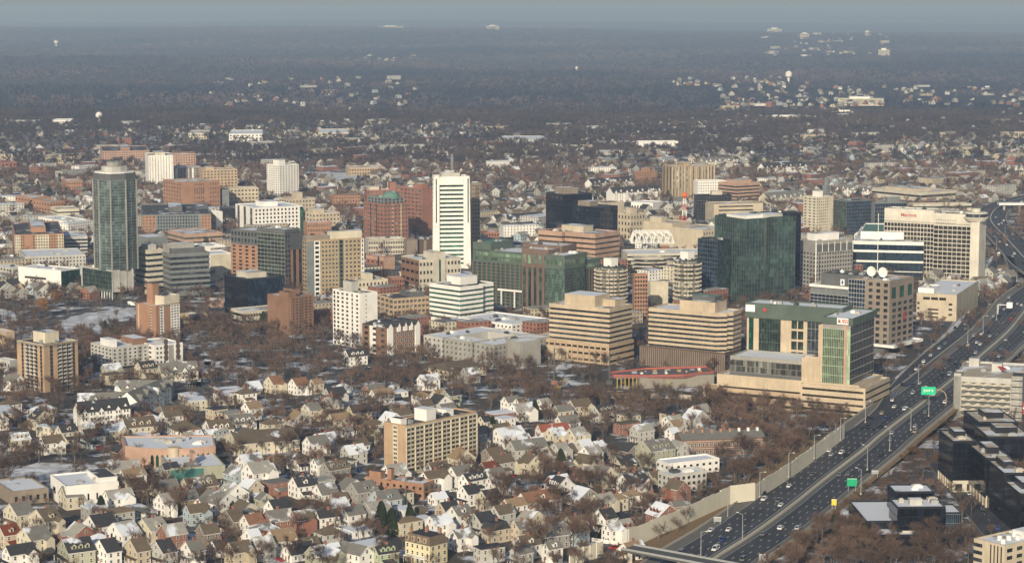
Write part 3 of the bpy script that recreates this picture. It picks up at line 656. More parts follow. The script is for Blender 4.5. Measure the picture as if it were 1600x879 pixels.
b = Bld('office_building', 'black glass wing rising behind the faceted green glass block', 1170, 1180, 1251, 335, 440, 75, 'glass office')
b.block(wall='black', roof='dark', Rf=[dict(k='curtain', nf=16, n=16, g='black', fr='black', t=.1)]); reg('blackwing', b)
b = Bld('office_building', 'lower dark glass wing on the left side of the faceted green block', 1090, 1120, 1140, 377, 472, 50, 'glass office')
b.block(wall='black', roof='dark', L=[dict(k='curtain', nf=14, n=8, g='navy', fr='slate', t=.12)], Rf=[dict(k='curtain', nf=14, n=6, g='dkgreen', fr='black', t=.1)]); reg('lowwing', b)
b = Bld('office_building', 'grey concrete office block with square windows and white roof colonnade', 1250, 1274, 1332, 378, 452, 58, 'office building')
b.block(wall='grey', roof='grey', L=[win(9, 5, w=.5, h=.5, ze=b.H - 9)], Rf=[win(9, 14, w=.5, h=.5, ze=b.H - 9), dict(k='panel', fr='darkgrey', z=b.H - 9, ze=b.H - 2.5, u0=.02), dict(k='fins', n=6, w=.06, fr='white', z=b.H - 9, ze=b.H - 1)])
m = MB(); m.box(-.9, 0, -.9, 0, 0, b.H); m.build('corner_pier', W['white'], b.root); b.pent((.1, .75, .3, .8), 6, 'white', 'grey'); reg('colonnade', b)
b = Bld('office_building', 'dark glass office block with white floor lines and slanted right end', 1333, 1442, 1451, 380, 440, 12, 'office building')
b.block(wall='white', roof='grey', L=[dict(k='curtain', nf=4, n=40, g='navy', fr='greengrey', t=.08, z=b.H - 16, ze=b.H - 9), dict(k='curtain', nf=8, n=40, g='navy', fr='greengrey', t=.08, z=1, ze=b.H - 18), dict(k='rows', nf=1, h=.7, g='navy', z=b.H - 8, ze=b.H - 1), dict(k='ledges', nf=4, h=.08, fr='white')], Rf=None)
b.block((.2, .8, .08, .92), b.H, b.H + 6, 'white', roof='sgreen'); b.pent((.3, .6, .3, .5), 9, 'lightgrey', 'grey'); reg('slant', b)
b = Bld('hotel', 'wide white hotel slab with gridded windows and a round rooftop restaurant', 1381, 1517, 1528, 352, 440, 28, 'hotel')
b.block((0, 1, .43, 1), 3, wall='offwhite', roof='dark', L=[dict(k='curtain', nf=12, n=15, g='brownish', fr='offwhite', t=.35, ze=b.H - .5)])
b.block((0, 1, .43, 1), b.H, b.H + 11, 'offwhite', roof='grey', units=4)
b.block((-.15, .9, .0, .42), 3, b.H, wall='offwhite', roof='grey', L=[dict(k='curtain', nf=12, n=8, g='brownish', fr='offwhite', t=.35, ze=b.H - 1)])
b.block((-.15, .9, .0, .42), b.H, b.H + 9, 'offwhite', roof='dark', L=[win(2, 12, w=.4, h=.3, u0=.05, u1=.6, ze=b.H + 5)])
b.block((-.3, .8, -.10, .0), 0, b.H + 9, 'offwhite', roof='grey')
m = MB(); m.cyl(b.lr * .1, -.03 * b.ll, 9, b.H + 4, b.H + 7, 26, r2=11); m.cyl(b.lr * .1, -.03 * b.ll, 11, b.H + 7, b.H + 7.6, 26); m.build('restaurant_base', W['offwhite'], b.root)
m = MB(); m.cyl(b.lr * .1, -.03 * b.ll, 9.5, b.H + 7.6, b.H + 10.8, 26); m.build('restaurant_glazing', G['dark'], b.root)
m = MB(); m.cyl(b.lr * .1, -.03 * b.ll, 10.5, b.H + 10.8, b.H + 11.8, 26, r2=10); m.cyl(b.lr * .1, -.03 * b.ll, 4, b.H + 11.8, b.H + 15, 12); m.build('restaurant_roof', W['offwhite'], b.root)
def sign_text(body, size, root, loc, rz, mat, name='sign_lettering', tilt=pi / 2):
    cu = bpy.data.curves.new('lettering', 'FONT'); cu.body = body; cu.size = size; cu.extrude = .08; cu.align_x = 'CENTER'; cu.align_y = 'CENTER'; cu.offset = size * .015
    tmp = bpy.data.objects.new('tmp', cu); col.objects.link(tmp); me = bpy.data.meshes.new_from_object(tmp.evaluated_get(bpy.context.evaluated_depsgraph_get())); bpy.data.objects.remove(tmp); me.materials.clear(); me.materials.append(mat); o = bpy.data.objects.new(name, me); col.objects.link(o); o.parent = root; o.location = loc; o.rotation_euler = (tilt, 0, rz); return o
RED = plain('sign_red', (0.40, 0.05, 0.045), 0.6); WHT = plain('sign_white', (0.8, 0.8, 0.78), 0.5); GRN = plain('sign_green', (0.0, 0.35, 0.15), 0.5); BLK = plain('sign_black', (0.02, 0.02, 0.02)); DBLU = plain('sign_blue', (0.03, 0.06, 0.25))
sign_text('Marriott', 4.2, b.root, (-.25, b.ll * .72, b.H + 6.5), -pi / 2, RED)
b.block((-.9, 0, .42, .9), 0, 5, 'stone', roof='tan'); reg('hotel', b)
b = Bld('parking_garage', 'beige concrete garage with an arched opening and snowy top deck beside the hotel', 1432, 1494, 1514, 462, 502, 22, 'parking garage', lr=95)
b.block(wall='beige', roof='snow', L=[win(1, 3, u0=.15, u1=.75, w=.85, h=.5, z=b.H - 5, ze=b.H - 1, g='brownish'), win(3, 1, u0=.8, u1=.9, w=.9, h=.4, z=3, ze=b.H - 5, g='brownish'), dict(k='rows', nf=3, h=.4, u0=.28, u1=.55, z=1, ze=10, g='brownish'), win(3, 1, u0=.02, u1=.08, w=.9, h=.4, z=3, ze=b.H - 5, g='brownish')])
b.block((.05, .3, .6, 1), b.H, b.H + 3.5, 'white', roof='white')
reg('garageb', b)
b = Bld('office_building', 'tan stone office tower with a glass centre and two white satellite dishes on its roof', 1262, 1388, 1427, 441, 553, 38, 'office tower')
b.block((0, 1, 0, .42), z0=6, wall='taupe', roof='tan', L=[win(10, 3, w=.5, h=.55, g='dark', u0=.35, u1=1), dict(k='curtain', nf=14, n=6, u0=-.18, u1=.30, g='navy', fr='lightgrey', t=.18)], Rf=[win(7, 4, w=.6, h=.55, u0=.08, ze=b.H - 14), dict(k='strip', n=3, w=.5, z=b.H - 12, ze=b.H - 4, g='teal')])
b.block((.1, .8, .42, 1), 6, b.H - 8, 'slate', roof='grey', L=[dict(k='curtain', nf=13, n=12, g='navy', fr='lightgrey', t=.14, ze=b.H - 13)])
b.block((.05, .85, .42, 1), b.H - 8, b.H - 7, 'white', roof='grey')
b.block((.2, .9, .35, .9), b.H - 8, b.H + 1, 'darkgrey', roof='dark', units=5)
b.block((-.1, .1, .35, 1.15), 0, b.H - 24, 'taupe', roof='tan', L=[win(7, 12, w=.5, h=.5)])
b.block((.0, .9, .05, .95), 0, 6, 'darkgrey', roof='dark', parapet=0); b.block((-.12, 1.1, -.1, .45), 5.2, 6.2, 'white', roof='snow')
for k_, (fx, fy) in enumerate(((.3, .30), (.3, .16))):
    m = MB(); cx, cy = fx * b.lr, fy * b.ll
    m.beam((cx, cy, b.H + .5), (cx, cy, b.H + 5), .5)
    for q in range(3):
        r0, r1 = q * 1.2, (q + 1) * 1.2
        for i in range(16):
            a0, a1 = 2 * pi * i / 16, 2 * pi * (i + 1) / 16
            pt = lambda r_, a_: (cx - 1 - r_ * r_ * .05 * -1 * -1, cy + r_ * cos(a_), b.H + 5.5 + r_ * sin(a_))
            m.face([pt(r0, a0), pt(r1, a0), pt(r1, a1), pt(r0, a1)])
    m.build('satellite_dish', M_WMETAL, b.root)
pb = MB(); pb.box(.17 * b.lr, .175 * b.lr, .60 * b.ll, .65 * b.ll, b.H - 6, b.H - 1.5); pb.build('logo_panel', WHT, b.root)
pb = MB(); pb.box(.165 * b.lr, .17 * b.lr, .615 * b.ll, .635 * b.ll, b.H - 5, b.H - 2.5); pb.build('logo_mark', DBLU, b.root)
pb = MB(); pb.box(.17 * b.lr, .175 * b.lr, .42 * b.ll, .47 * b.ll, b.H - 5.5, b.H - 1.2); pb.build('emblem', WHT, b.root)
pb = MB()
for (u_, z_, s__) in ((0, 0, 2.2), (.8, 2.0, 1.5), (-.9, 2.6, 1.2), (1.2, 4.2, 1.0), (0, 3.6, 1.1)):
    pb.face([(.62 * b.lr + u_ - s__, -.35, b.H - 27 + z_), (.62 * b.lr + u_ + s__ * .2, -.35, b.H - 27 + z_ - s__), (.62 * b.lr + u_ + s__, -.35, b.H - 27 + z_ + s__ * .4), (.62 * b.lr + u_, -.35, b.H - 27 + z_ + s__)])
pb.build('wall_emblem', RED, b.root)
reg('stonetower', b)
b = Bld('flagpole_mast', 'tall thin white mast in front of the grey colonnade office', 1273, 1274, 1275, 380, 460, 45, 'mast', lr=1, ll=1)
m = MB(); m.cyl(0, 0, .45, 0, b.H, 8, r2=.3); m.build('pole', M_WMETAL, b.root); m = MB(); m.cyl(0, 0, .9, 0, 1.2, 8); m.build('mast_base', M_CONC, b.root); reg('mast1', b)
b = Bld('flagpole_mast', 'tallest thin white mast in front of the dark glass office with white floor lines', 1369, 1370, 1371, 333, 466, 45, 'mast', lr=1, ll=1)
m = MB(); m.cyl(0, 0, .45, 0, b.H, 8, r2=.25); m.build('pole', M_WMETAL, b.root); m = MB(); m.cyl(0, 0, .9, 0, 1.2, 8); m.build('mast_base', M_CONC, b.root); reg('mast2', b)
# -------- trading floor complex
b = Bld('office_complex', 'sandstone and green glass office complex with pale roofs and stepped parking terraces', 1128, 1327, 1365, 508, 612, 28, 'office complex')
L_, l_ = b.lr, b.ll
b.H = height(b.o[1], 508)
b.L0 = L_
def px_u(px):   # fraction along the L face for a picture column
    return along(b.o[0], b.o[1], *b.dL, px, 20) / l_
u1, u2, u3 = px_u(1285), px_u(1262), px_u(1141)
b.block((.0, 1, 0, u1), 0, wall='grey', roof='grey', units=6,
        L=[dict(k='curtain', nf=6, n=12, g='lime', fr='green', t=.18, u0=.0, u1=.78, z=4, ze=b.H - 3), dict(k='panel', fr='peach', u0=.78, u1=.88, d=.5), dict(k='curtain', nf=6, n=3, g='lime', fr='green', t=.18, u0=.89, u1=1, z=4, ze=b.H - 3), dict(k='rows', nf=1, h=.6, z=b.H - 15, ze=b.H - 11, g='dark', u1=.77)],
        Rf=[dict(k='curtain', nf=7, n=16, g='dark', fr='lightgrey', t=.22, z=2, ze=b.H - 1)])
b.block((-.02, 1.02, -.02, u1 * 1.02), b.H, b.H + 3.6, 'greengrey', roof='white')
b.block((.0, .1, u1, u1 * 1.16), 0, b.H - 2, 'sand', roof='snow', L=[dict(k='panel', fr='peach', u0=.4, u1=.5, d=.3)])
b.block((.0, .12, u1 * 1.16, u2 * 1.14), 0, 19, 'sand', roof='snow')
b.block((.0, .62, u2 * 1.14, u3), 4, 16.5, 'grey', roof='snow', L=[dict(k='curtain', nf=2, n=14, g='pale', fr='grey', t=.1, z=7, ze=15), dict(k='panel', fr='darkgrey', z=4, ze=7)])
# rear wing
b.block((.62, 1, u1 * .9, u3 * .70), 0, b.H - 1, 'sand', roof='white', L=[dict(k='curtain', nf=4, n=8, g='dark', fr='slate', t=.25, u0=.44, u1=.98, z=12), win(4, 2, u0=.16, u1=.38, w=.85, h=.8, z=12, ze=b.H - 3, g='green')])
b.block((.62, 1, u3 * .70, u3), 0, b.H - 4, 'sand', roof='white', L=[dict(k='curtain', nf=4, n=8, g='green', fr='greengrey', t=.15, u0=.35, u1=.97, z=8), dict(k='strip', n=1, w=.9, u0=.05, u1=.2, g='teal')], Rf=None)
b.block((.585, 1.01, u1 * .8, u3 * 1.01), b.H - 3.5, b.H + 5.5, 'greengrey', roof='white', units=8)
# terraces
b.block((-.03, 1.0, -.08, 1.03), -15, 4.0, 'sand', roof='tan', L=[dict(k='rows', nf=1, h=.3, g='brownish', u0=.02, u1=.98)], Rf=[dict(k='rows', nf=1, h=.3, g='brownish')], name='terrace')
b.block((-.10, .95, -.14, u2 * 1.1), -14, 3, 'sand', roof='tan', L=[dict(k='rows', nf=4, h=.33, g='brownish', u0=.03, u1=.97)], Rf=[dict(k='rows', nf=4, h=.3, g='brownish')], name='terrace')
b.block((-.12, .1, u2 * 1.1, 1.12), -15, -4, 'tan', roof='tan', L=[dict(k='rows', nf=2, h=.33, g='brownish', u0=.03, u1=.97)], name='terrace')
m = MB(); m.box(-1.2, -1.0, .06 * u1 * l_, .47 * u1 * l_, b.H + .3, b.H + 4.4); m.build('sign_panel', WHT, b.root)
sign_text('UBS', 3.3, b.root, (-1.35, .22 * u1 * l_, b.H + 2.3), -pi / 2, RED)
m = MB(); m.face([(-1.4, .43 * u1 * l_, b.H + 1.5), (-1.4, .36 * u1 * l_, b.H + 1.5), (-1.4, .40 * u1 * l_, b.H + 4.5)]); m.build('sign_mark', BLK, b.root)
m = MB(); m.box(.56 * L_, .565 * L_, .92 * u3 * l_, 1.0 * u3 * l_, b.H + .5, b.H + 5); m.build('sign_panel', WHT, b.root)
m = MB(); m.box(.56 * L_, .565 * L_, .82 * u3 * l_, .85 * u3 * l_, b.H + 1.2, b.H + 3.4); m.build('sign_panel', RED, b.root)
b.root.location = (*ground(1327, 612, 14), 14); b.root.scale = (.9417,) * 3; reg('complex', b)
# -------- right edge
b = Bld('parking_garage', 'pale concrete garage with woven basket facade and parked roof deck beside the highway', 1488, 1489, 1592, 590, 652, 108, 'parking garage', ll=60)
b.block(wall='lightgrey', roof='tan', parapet=1.2, Rf=[dict(k='panel', fr='darkgrey', u0=.12, u1=.87, ze=b.H - 2)], L=[dict(k='rows', nf=7, h=.12)])
b.block((0, .11, 0, .2), 0, b.H + 2, 'lightgrey', roof='grey'); b.block((.88, 1.05, 0, .3), 0, b.H + 2, 'grey', roof='dark', Rf=[dict(k='rows', nf=7, h=.15)])
for i in range(7):
    m = MB(); z = 1.5 + (b.H - 2) * i / 7; hh = (b.H - 2) / 7; n = 20; x0, x1 = .12 * b.lr, .87 * b.lr
    for j in range(n):
        xa = x0 + (x1 - x0) * j / n; xb = x0 + (x1 - x0) * (j + 1) / n; ya = -1.6 - 1.3 * sin(j / n * pi * 10 + i * pi); yb_ = -1.6 - 1.3 * sin((j + 1) / n * pi * 10 + i * pi)
        m.face([(xa, ya, z), (xb, yb_, z), (xb, yb_, z + hh * (.50 - .12 * sin((j + 1) / n * pi * 10 + i * pi))), (xa, ya, z + hh * (.50 - .12 * sin(j / n * pi * 10 + i * pi)))])
    m.build('woven_panel', W['stone'], b.root)
for (fx, fy) in ((.1, .75), (.5, .5)):
    m = MB(); x, y = fx * b.lr, fy * b.ll; m.box(x, x + 6, y, y + 6, b.H, b.H + 5); m.build('stair_head', W['lightgrey'], b.root)
m = MB(); m.beam((.55 * b.lr, .6 * b.ll, b.H + 4), (.72 * b.lr, .4 * b.ll, b.H + 2.5), 3, .4); m.build('red_canopy', RED, b.root)
reg('basket', b)
b = Bld('billboard', 'red and white billboard at the right edge below the woven garage', 1587, 1588, 1600, 628, 655, 86, 'billboard', ll=1.5, lr=9)
m = MB(); m.box(0, b.lr, 0, 1, 3, b.H); m.build('red_board', RED, b.root); m = MB(); m.box(.3, b.lr - .3, -.05, -.01, b.H * .62, b.H * .7); m.build('white_stripe', WHT, b.root)
m = MB(); m.box(.5, 1, .2, .8, 0, 3); m.box(7.5, 8, .2, .8, 0, 3); m.build('post', M_METAL, b.root); reg('billboard', b)
def blackglass(label, xl, xn, xr, yt, yb, a, roof='tan', base=None, lr=None, ll=None):
    b = Bld('office_building', label, xl, xn, xr, yt, yb, a, 'black glass office', lr=lr, ll=ll)
    z0 = 0
    if base: b.block((.03, 1.05, -.02, 1), 0, 5, 'stone', roof='tan', L=[dict(k='fins', n=6, w=.15, fr='beige')], Rf=[win(1, 2, w=.6, h=.7)]); z0 = 5
    nf = max(2, int((b.H - z0) / 3.7))
    b.block(z0=z0, wall='black', roof=roof, L=[dict(k='curtain', nf=nf, n=int(b.ll / 2.5) + 1, g='black', fr='black', t=.1)], Rf=[dict(k='curtain', nf=nf, n=int(b.lr / 2.5) + 1, g='black', fr='black', t=.1)], units=3)
    if base is not False: b.pent((.3, .8, .4, .8), 3.0, 'black', roof)
    return b
b = blackglass('black glass block with pale roof directly under the woven garage', 1510, 1528, 1590, 661, 716, 88, ll=34); reg('bg1', b)
b = blackglass('leftmost black glass tower of the right hand group on a cream arcade', 1474, 1487, 1524, 691, 768, 88, base=True, ll=30); reg('bg2', b)
b = blackglass('black glass block with long pale roof slab above two others', 1532, 1542, 1612, 684, 740, 89, ll=30); reg('bg3', b)
b = blackglass('central black glass tower of the stepped right hand group', 1519, 1539, 1580, 718, 792, 88, base=True, ll=36); reg('bg4', b)
b = blackglass('black glass tower with a snowy low wing near the right edge', 1546, 1567, 1602, 741, 815, 88, ll=34); reg('bg5', b)
b = blackglass('nearest black glass tower cut by the right edge', 1573, 1593, 1640, 774, 838, 88, ll=34); reg('bg6', b)
b = Bld('office_building', 'beige office corner with dark window bands and busy roof at bottom right corner', 1521, 1568, 1660, 855, 925, 52, 'office building')
b.block(wall='beige', roof='grey', L=[dict(k='rows', nf=6, h=.5, u0=0, u1=.28), dict(k='strip', n=4, w=.35, u0=.5, u1=.95, g='brownish')], Rf=[win(6, 6, w=.55, h=.5)])
for k in range(7):
    m = MB(); x, y = b.lr * (.1 + .09 * k), b.ll * (.25 + .4 * ((k * 37) % 10) / 10); m.cyl(x, y, 1.1, b.H + .3, b.H + 2.4, 10); m.build('roof_fan', M_WMETAL, b.root)
b.pent((.45, .75, .3, .6), 3, 'white', 'white'); reg('corner', b)
b = Bld('office_building', 'low black glass office of stacked snow roofed boxes beside the highway', 1385, 1402, 1482, 794, 848, 88, 'black glass office')
b.H = height(b.o[1], 795); cw = dict(k='curtain', g='black', fr='black', t=.1)
b.block((0, .95, .05, .75), wall='black', roof='snow', L=[dict(cw, nf=4, n=10)], Rf=[dict(cw, nf=4, n=22)])
b.block((.15, .95, .95, 1.6), 0, b.H + 2, 'black', roof='snow', L=[dict(cw, nf=4, n=8)], Rf=[dict(cw, nf=4, n=20), win(1, 1, u0=.62, u1=.95, w=1, h=.25, g='pale', z=b.H - 8, ze=b.H + 2)])
b.block((-.55, .4, .3, 2.0), 0, b.H - 8, 'black', roof='snow', L=[dict(cw, nf=2, n=14)], Rf=[dict(cw, nf=2, n=16)])
b.block((-.45, .45, -.25, .3), 0, b.H - 11, 'black', roof='snow', L=[dict(cw, nf=2, n=8)], Rf=[dict(cw, nf=2, n=16)])
b.block((.95, 1.28, .1, .8), 0, b.H - 3, 'black', roof='snow', L=None, Rf=[dict(k='curtain', nf=3, n=8, g='navy', fr='slate', t=.1)])
b.block((.1, .6, .0, .05), b.H - 12, b.H - 10.8, 'stone', roof='grey'); b.pent((.3, .55, .3, .45), 2.5, 'lightgrey', 'white'); reg('lowblack', b)
# ======================================================== rear downtown and left background, simpler blocks
def simple(name, label, cat, xl, xn, xr, yt, yb, a, wall, roof, Ls=None, Rs=None, pents=(), units=0, band=None, key=None, **kw):
    b = Bld(name, label, xl, xn, xr, yt, yb, a, cat, **kw)
    b.block(wall=wall, roof=roof, L=Ls, Rf=Rs, units=units, band=band)
    for p in pents: b.pent(*p)
    reg(key or label, b); return b
A, O = 'apartment_building', 'office_building'
simple(A, 'long pinkish brick apartment slab at the far left edge of downtown', 'apartment block', 151, 160, 234, 237, 258, 78, 'peach', 'dark', None, [win(6, 20, w=.5, h=.5)], [((.4, .6, .2, .8), 4, 'brick')])
simple(A, 'short brick apartment wing right of the white slab', 'apartment block', 266, 270, 306, 241, 268, 75, 'peach', 'dark', None, [win(7, 9, w=.5, h=.5)])
simple(A, 'tall white slab with narrow dark window lines left of centre', 'apartment tower', 227, 233, 271, 244, 293, 76, 'white', 'tan', None, [dict(k='strip', n=9, w=.18, g='pale')], [((.3, .7, .2, .8), 4, 'stone')])
simple(A, 'grey apartment block with white balcony stripes', 'apartment block', 262, 266, 316, 263, 288, 76, 'taupe', 'grey', None, [dict(k='panel', fr='white', u0=.15, u1=.25), dict(k='panel', fr='white', u0=.5, u1=.58), dict(k='panel', fr='white', u0=.68, u1=.75), win(7, 10, w=.4, h=.5)])
simple(A, 'stepped tan apartment block with balconies behind the big brick one', 'apartment block', 312, 318, 371, 266, 303, 74, 'tan', 'tan', None, [win(8, 10, w=.5, h=.45)], [((.1, .35, .2, .8), 3, 'tan')])
simple(O, 'massive orange brick block with a blank middle panel', 'building', 255, 284, 344, 286, 334, 58, 'brick', 'tan', [win(8, 7, w=.4, h=.3)], [win(7, 5, w=.4, h=.3, u0=.32, u1=.6), win(7, 4, w=.4, h=.3, u0=.72, u1=.98), dict(k='strip', n=5, w=.3, u0=.32, u1=.6, z=24, ze=30)])
simple(O, 'dark grey office box behind the massive brick block', 'office building', 344, 347, 358, 297, 330, 75, 'slate', 'dark')
simple(A, 'beige balconied apartment block right of the massive brick one', 'apartment block', 356, 360, 404, 295, 325, 75, 'beige', 'tan', None, [win(5, 8, w=.5, h=.4)])
simple(O, 'white hotel block with blue glass corner strips', 'hotel', 368, 398, 474, 326, 368, 62, 'white', 'snow', [dict(k='strip', n=3, w=.35, g='pale')], [win(7, 12, w=.45, h=.55, g='navy', u1=.9), dict(k='strip', n=1, w=1, u0=.93, u1=1, g='teal')], [((.3, .6, .3, .7), 5, 'white')])
simple(O, 'black glass box joined left of the white hotel block', 'office building', 343, 346, 370, 327, 354, 78, 'black', 'dark')
simple(O, 'plain white office with few windows left of the black box', 'office building', 322, 338, 348, 332, 364, 50, 'white', 'snow', [win(3, 3, w=.3, h=.3)])
simple(A, 'long dark grey residential slab with orange brick ends', 'apartment block', 216, 222, 330, 337, 372, 80, 'slate', 'dark', None, [dict(k='panel', fr='brick', u0=0, u1=.2), win(7, 4, w=.5, h=.5, u0=0, u1=.2, g='pale'), win(7, 15, w=.5, h=.55, u0=.22, u1=.82, g='navy'), dict(k='panel', fr='brick', u0=.85, u1=1), win(7, 3, w=.5, h=.5, u0=.86, u1=.99, g='pale')], [((.4, .6, .3, .8), 4, 'darkgrey')])
simple(O, 'low brown and teal banded office with curved front', 'office building', 262, 290, 348, 367, 390, 60, 'pink', 'grey', band=(3, 'green', .4, 1))
simple(O, 'low blue glass hall with white roof', 'building', 208, 230, 262, 372, 392, 55, 'navy' if 'navy' in W else 'slate', 'snow')
simple(A, 'brick and cream striped apartment slab with rooftop brick house', 'apartment block', 16, 24, 100, 368, 408, 76, 'brick', 'dark', None, [dict(k='panel', fr='cream', u0=.0, u1=.12), dict(k='panel', fr='cream', u0=.42, u1=.7), dict(k='panel', fr='beige', u0=.86, u1=1), win(9, 5, w=.5, h=.5, u0=0, u1=.2), win(9, 12, w=.5, h=.5, u0=.36, u1=1, g='brownish')], [((.35, .65, .2, .8), 5, 'brick')])
simple(O, 'blue grey banded office half hidden left of the curved glass tower', 'office building', 98, 102, 137, 371, 400, 76, 'lightgrey', 'grey', band=(5, 'navy', .5, 1))
simple(O, 'white tiered office with rounded balconies left of the curved tower', 'office building', 79, 90, 124, 328, 345, 66, 'cream', 'tan', band=(3, 'brownish', .4, 1))
simple(O, 'low white civic block with snowy roofs and arched arcade', 'building', 60, 100, 136, 346, 363, 50, 'white', 'snow', [win(2, 10, w=.5, h=.5)], [win(2, 9, w=.4, h=.6)], units=5)
simple(A, 'low brick apartment block among trees, left of two', 'apartment block', 24, 52, 80, 310, 332, 50, 'brick', 'tan', [win(3, 6, w=.4, h=.3)], [win(3, 6, w=.4, h=.3)])
simple(A, 'low brick apartment block among trees, right of two', 'apartment block', 52, 78, 100, 316, 340, 50, 'brick', 'grey', [win(3, 6, w=.4, h=.3)], [win(3, 5, w=.4, h=.3)])
simple(O, 'red brick mill block at the left edge of the photo', 'building', -8, 2, 26, 254, 270, 60, 'redbrick', 'dark', None, [win(2, 4, w=.4, h=.4)])
simple(A, 'small brick apartment house behind the curved glass tower on its left', 'apartment block', 96, 104, 130, 284, 302, 70, 'brick', 'tan', None, [win(3, 7, w=.4, h=.4)])
simple(O, 'long white low store with green glass corner left of the podium', 'store', 29, 96, 125, 424, 454, 34, 'white', 'snow', [win(1, 1, u0=.15, u1=.65, w=1, h=.3, z=6, ze=12)], [dict(k='strip', n=1, w=1, g='teal')], units=4)
simple(A, 'white stepped town apartments at the left edge', 'apartment block', -5, 20, 42, 420, 440, 50, 'lightgrey', 'snow', [win(3, 5, w=.4, h=.4)], [win(3, 5, w=.4, h=.4)], units=2)
simple(A, 'long grey and white stepped apartments behind the low white store', 'apartment block', 30, 40, 134, 402, 424, 72, 'lightgrey', 'snow', None, [win(4, 18, w=.4, h=.45)], units=5)
simple(O, 'white windowless theatre block with red lettering strip', 'theatre', 314, 330, 362, 398, 440, 64, 'white', 'snow', [dict(k='fins', n=4, w=.1)], [dict(k='panel', fr='cream')])
simple(O, 'white low roofed storehouse behind the charcoal office', 'building', 300, 318, 352, 386, 402, 60, 'white', 'snow', units=5)
simple(A, 'white brick apartment tower with even window rows at upper left of centre', 'apartment tower', 417, 437, 467, 259, 312, 50, 'white', 'dark', [win(15, 6, w=.4, h=.45)], [win(15, 7, w=.45, h=.5, g='pale')], [((.2, .5, .3, .8), 6, 'white')])
simple(A, 'cream apartment block with square tower, left of the gabled white houses', 'apartment block', 436, 452, 492, 312, 345, 60, 'beige', 'tan', [win(5, 4, w=.4, h=.4)], [win(5, 8, w=.4, h=.4)], [((.35, .6, .2, .6), 7, 'beige')])
simple(A, 'tan stepped hotel block behind the gold apartment block', 'apartment block', 474, 488, 531, 334, 366, 64, 'beige', 'tan', [win(5, 3, w=.4, h=.4)], [win(5, 8, w=.4, h=.4)], [((.1, .5, .2, .8), 4, 'beige')])
simple(A, 'low orange brick block in front of the tan stepped hotel', 'apartment block', 474, 480, 518, 349, 372, 74, 'brick', 'snow', None, [win(3, 9, w=.5, h=.4, g='pale')])
simple(A, 'twin gabled brick apartment block beside a dark pine', 'apartment block', 515, 520, 563, 307, 328, 74, 'brick', 'dark', None, [win(4, 10, w=.4, h=.4)])
simple(O, 'long tan school building beyond the snowy field', 'school', 540, 545, 602, 263, 274, 80, 'tan', 'tan', None, [win(2, 14, w=.5, h=.5)])
simple(O, 'brown brick shop row in front of the tall white banded tower', 'building', 738, 742, 780, 364, 378, 80, 'redbrick', 'dark', None, [win(2, 9, w=.4, h=.5)])
simple(A, 'orange brick block with raised centre beyond the white townhouses', 'apartment block', 991, 1006, 1027, 269, 287, 55, 'brick', 'dark', [win(5, 5, w=.4, h=.4)], [win(5, 5, w=.35, h=.4)], [((.3, .7, .3, .7), 5, 'brick')])
simple(A, 'broad yellow tan apartment tower with vertical window ribs', 'apartment tower', 1035, 1050, 1116, 261, 316, 70, 'gold', 'tan', [dict(k='strip', n=3, w=.3, g='brownish')], [dict(k='strip', n=13, w=.35, g='pale'), dict(k='fins', n=7, w=.15, fr='beige')], [((.3, .45, .2, .8), 5, 'gold')])
simple(A, 'white slim tower joined right of the yellow tan tower', 'apartment tower', 1100, 1104, 1115, 268, 300, 75, 'white', 'tan')
simple(A, 'white slab with orderly square windows in front of the yellow tan tower', 'apartment block', 1083, 1090, 1135, 284, 318, 78, 'white', 'snow', None, [win(8, 12, w=.4, h=.4)])
simple(O, 'brown octagonal office with curved window bands', 'office building', 1122, 1150, 1187, 288, 322, 55, 'pink', 'tan', band=(6, 'dark', .42, 2), pents=[((.2, .8, .2, .8), 4, 'pink')])
simple(O, 'navy office block with small square lit windows', 'office building', 1084, 1088, 1143, 306, 345, 80, 'black', 'dark', None, [win(8, 12, w=.4, h=.35, g='pale')], [((.45, .75, .2, .8), 5, 'stone')])
simple(O, 'beige office with thin horizontal louvre bands', 'office building', 1102, 1115, 1192, 320, 350, 76, 'beige', 'tan', [], [dict(k='rows', nf=5, h=.35, u0=.1, u1=.8, g='brownish')])
simple(A, 'pale yellow apartment tower with blank corner panels', 'apartment tower', 1255, 1275, 1302, 309, 368, 55, 'cream', 'tan', [win(13, 3, w=.45, h=.4)], [win(13, 6, w=.4, h=.4, u1=.7), dict(k='panel', fr='stone', u0=.72, u1=1, z=10, ze=28)], [((.3, .6, .3, .7), 6, 'white')])
simple(O, 'dark blue glass office right of the pale yellow tower', 'glass office', 1302, 1322, 1362, 315, 370, 62, 'slate', 'dark', [dict(k='curtain', nf=10, n=9, g='green', fr='greengrey', t=.1)], [dict(k='curtain', nf=10, n=16, g='navy', fr='slate', t=.15)])
simple(O, 'navy glass office with cube shaped glass crown', 'glass office', 1361, 1366, 1416, 318, 372, 74, 'slate', 'dark', None, [dict(k='curtain', nf=9, n=12, g='navy', fr='slate', t=.25)], [((.4, .8, .1, .8), 6, 'slate')])
simple(O, 'low sprawling cream office with flat wings behind the hotel', 'office building', 1362, 1440, 1494, 302, 322, 55, 'stone', 'tan', [dict(k='rows', nf=2, h=.3, g='brownish')], [dict(k='rows', nf=2, h=.4, g='brownish')], [((.1, .6, .2, .8), 4, 'beige')])
simple(O, 'long low white banded building directly behind the hotel roof', 'office building', 1418, 1424, 1518, 320, 336, 82, 'stone', 'tan', None, [dict(k='rows', nf=2, h=.4, g='green')])
simple(O, 'beige windowless department store block behind the round towers', 'department store', 1005, 1050, 1078, 350, 386, 42, 'beige', 'tan', None, None, [((.2, .5, .5, .9), 5, 'beige')])
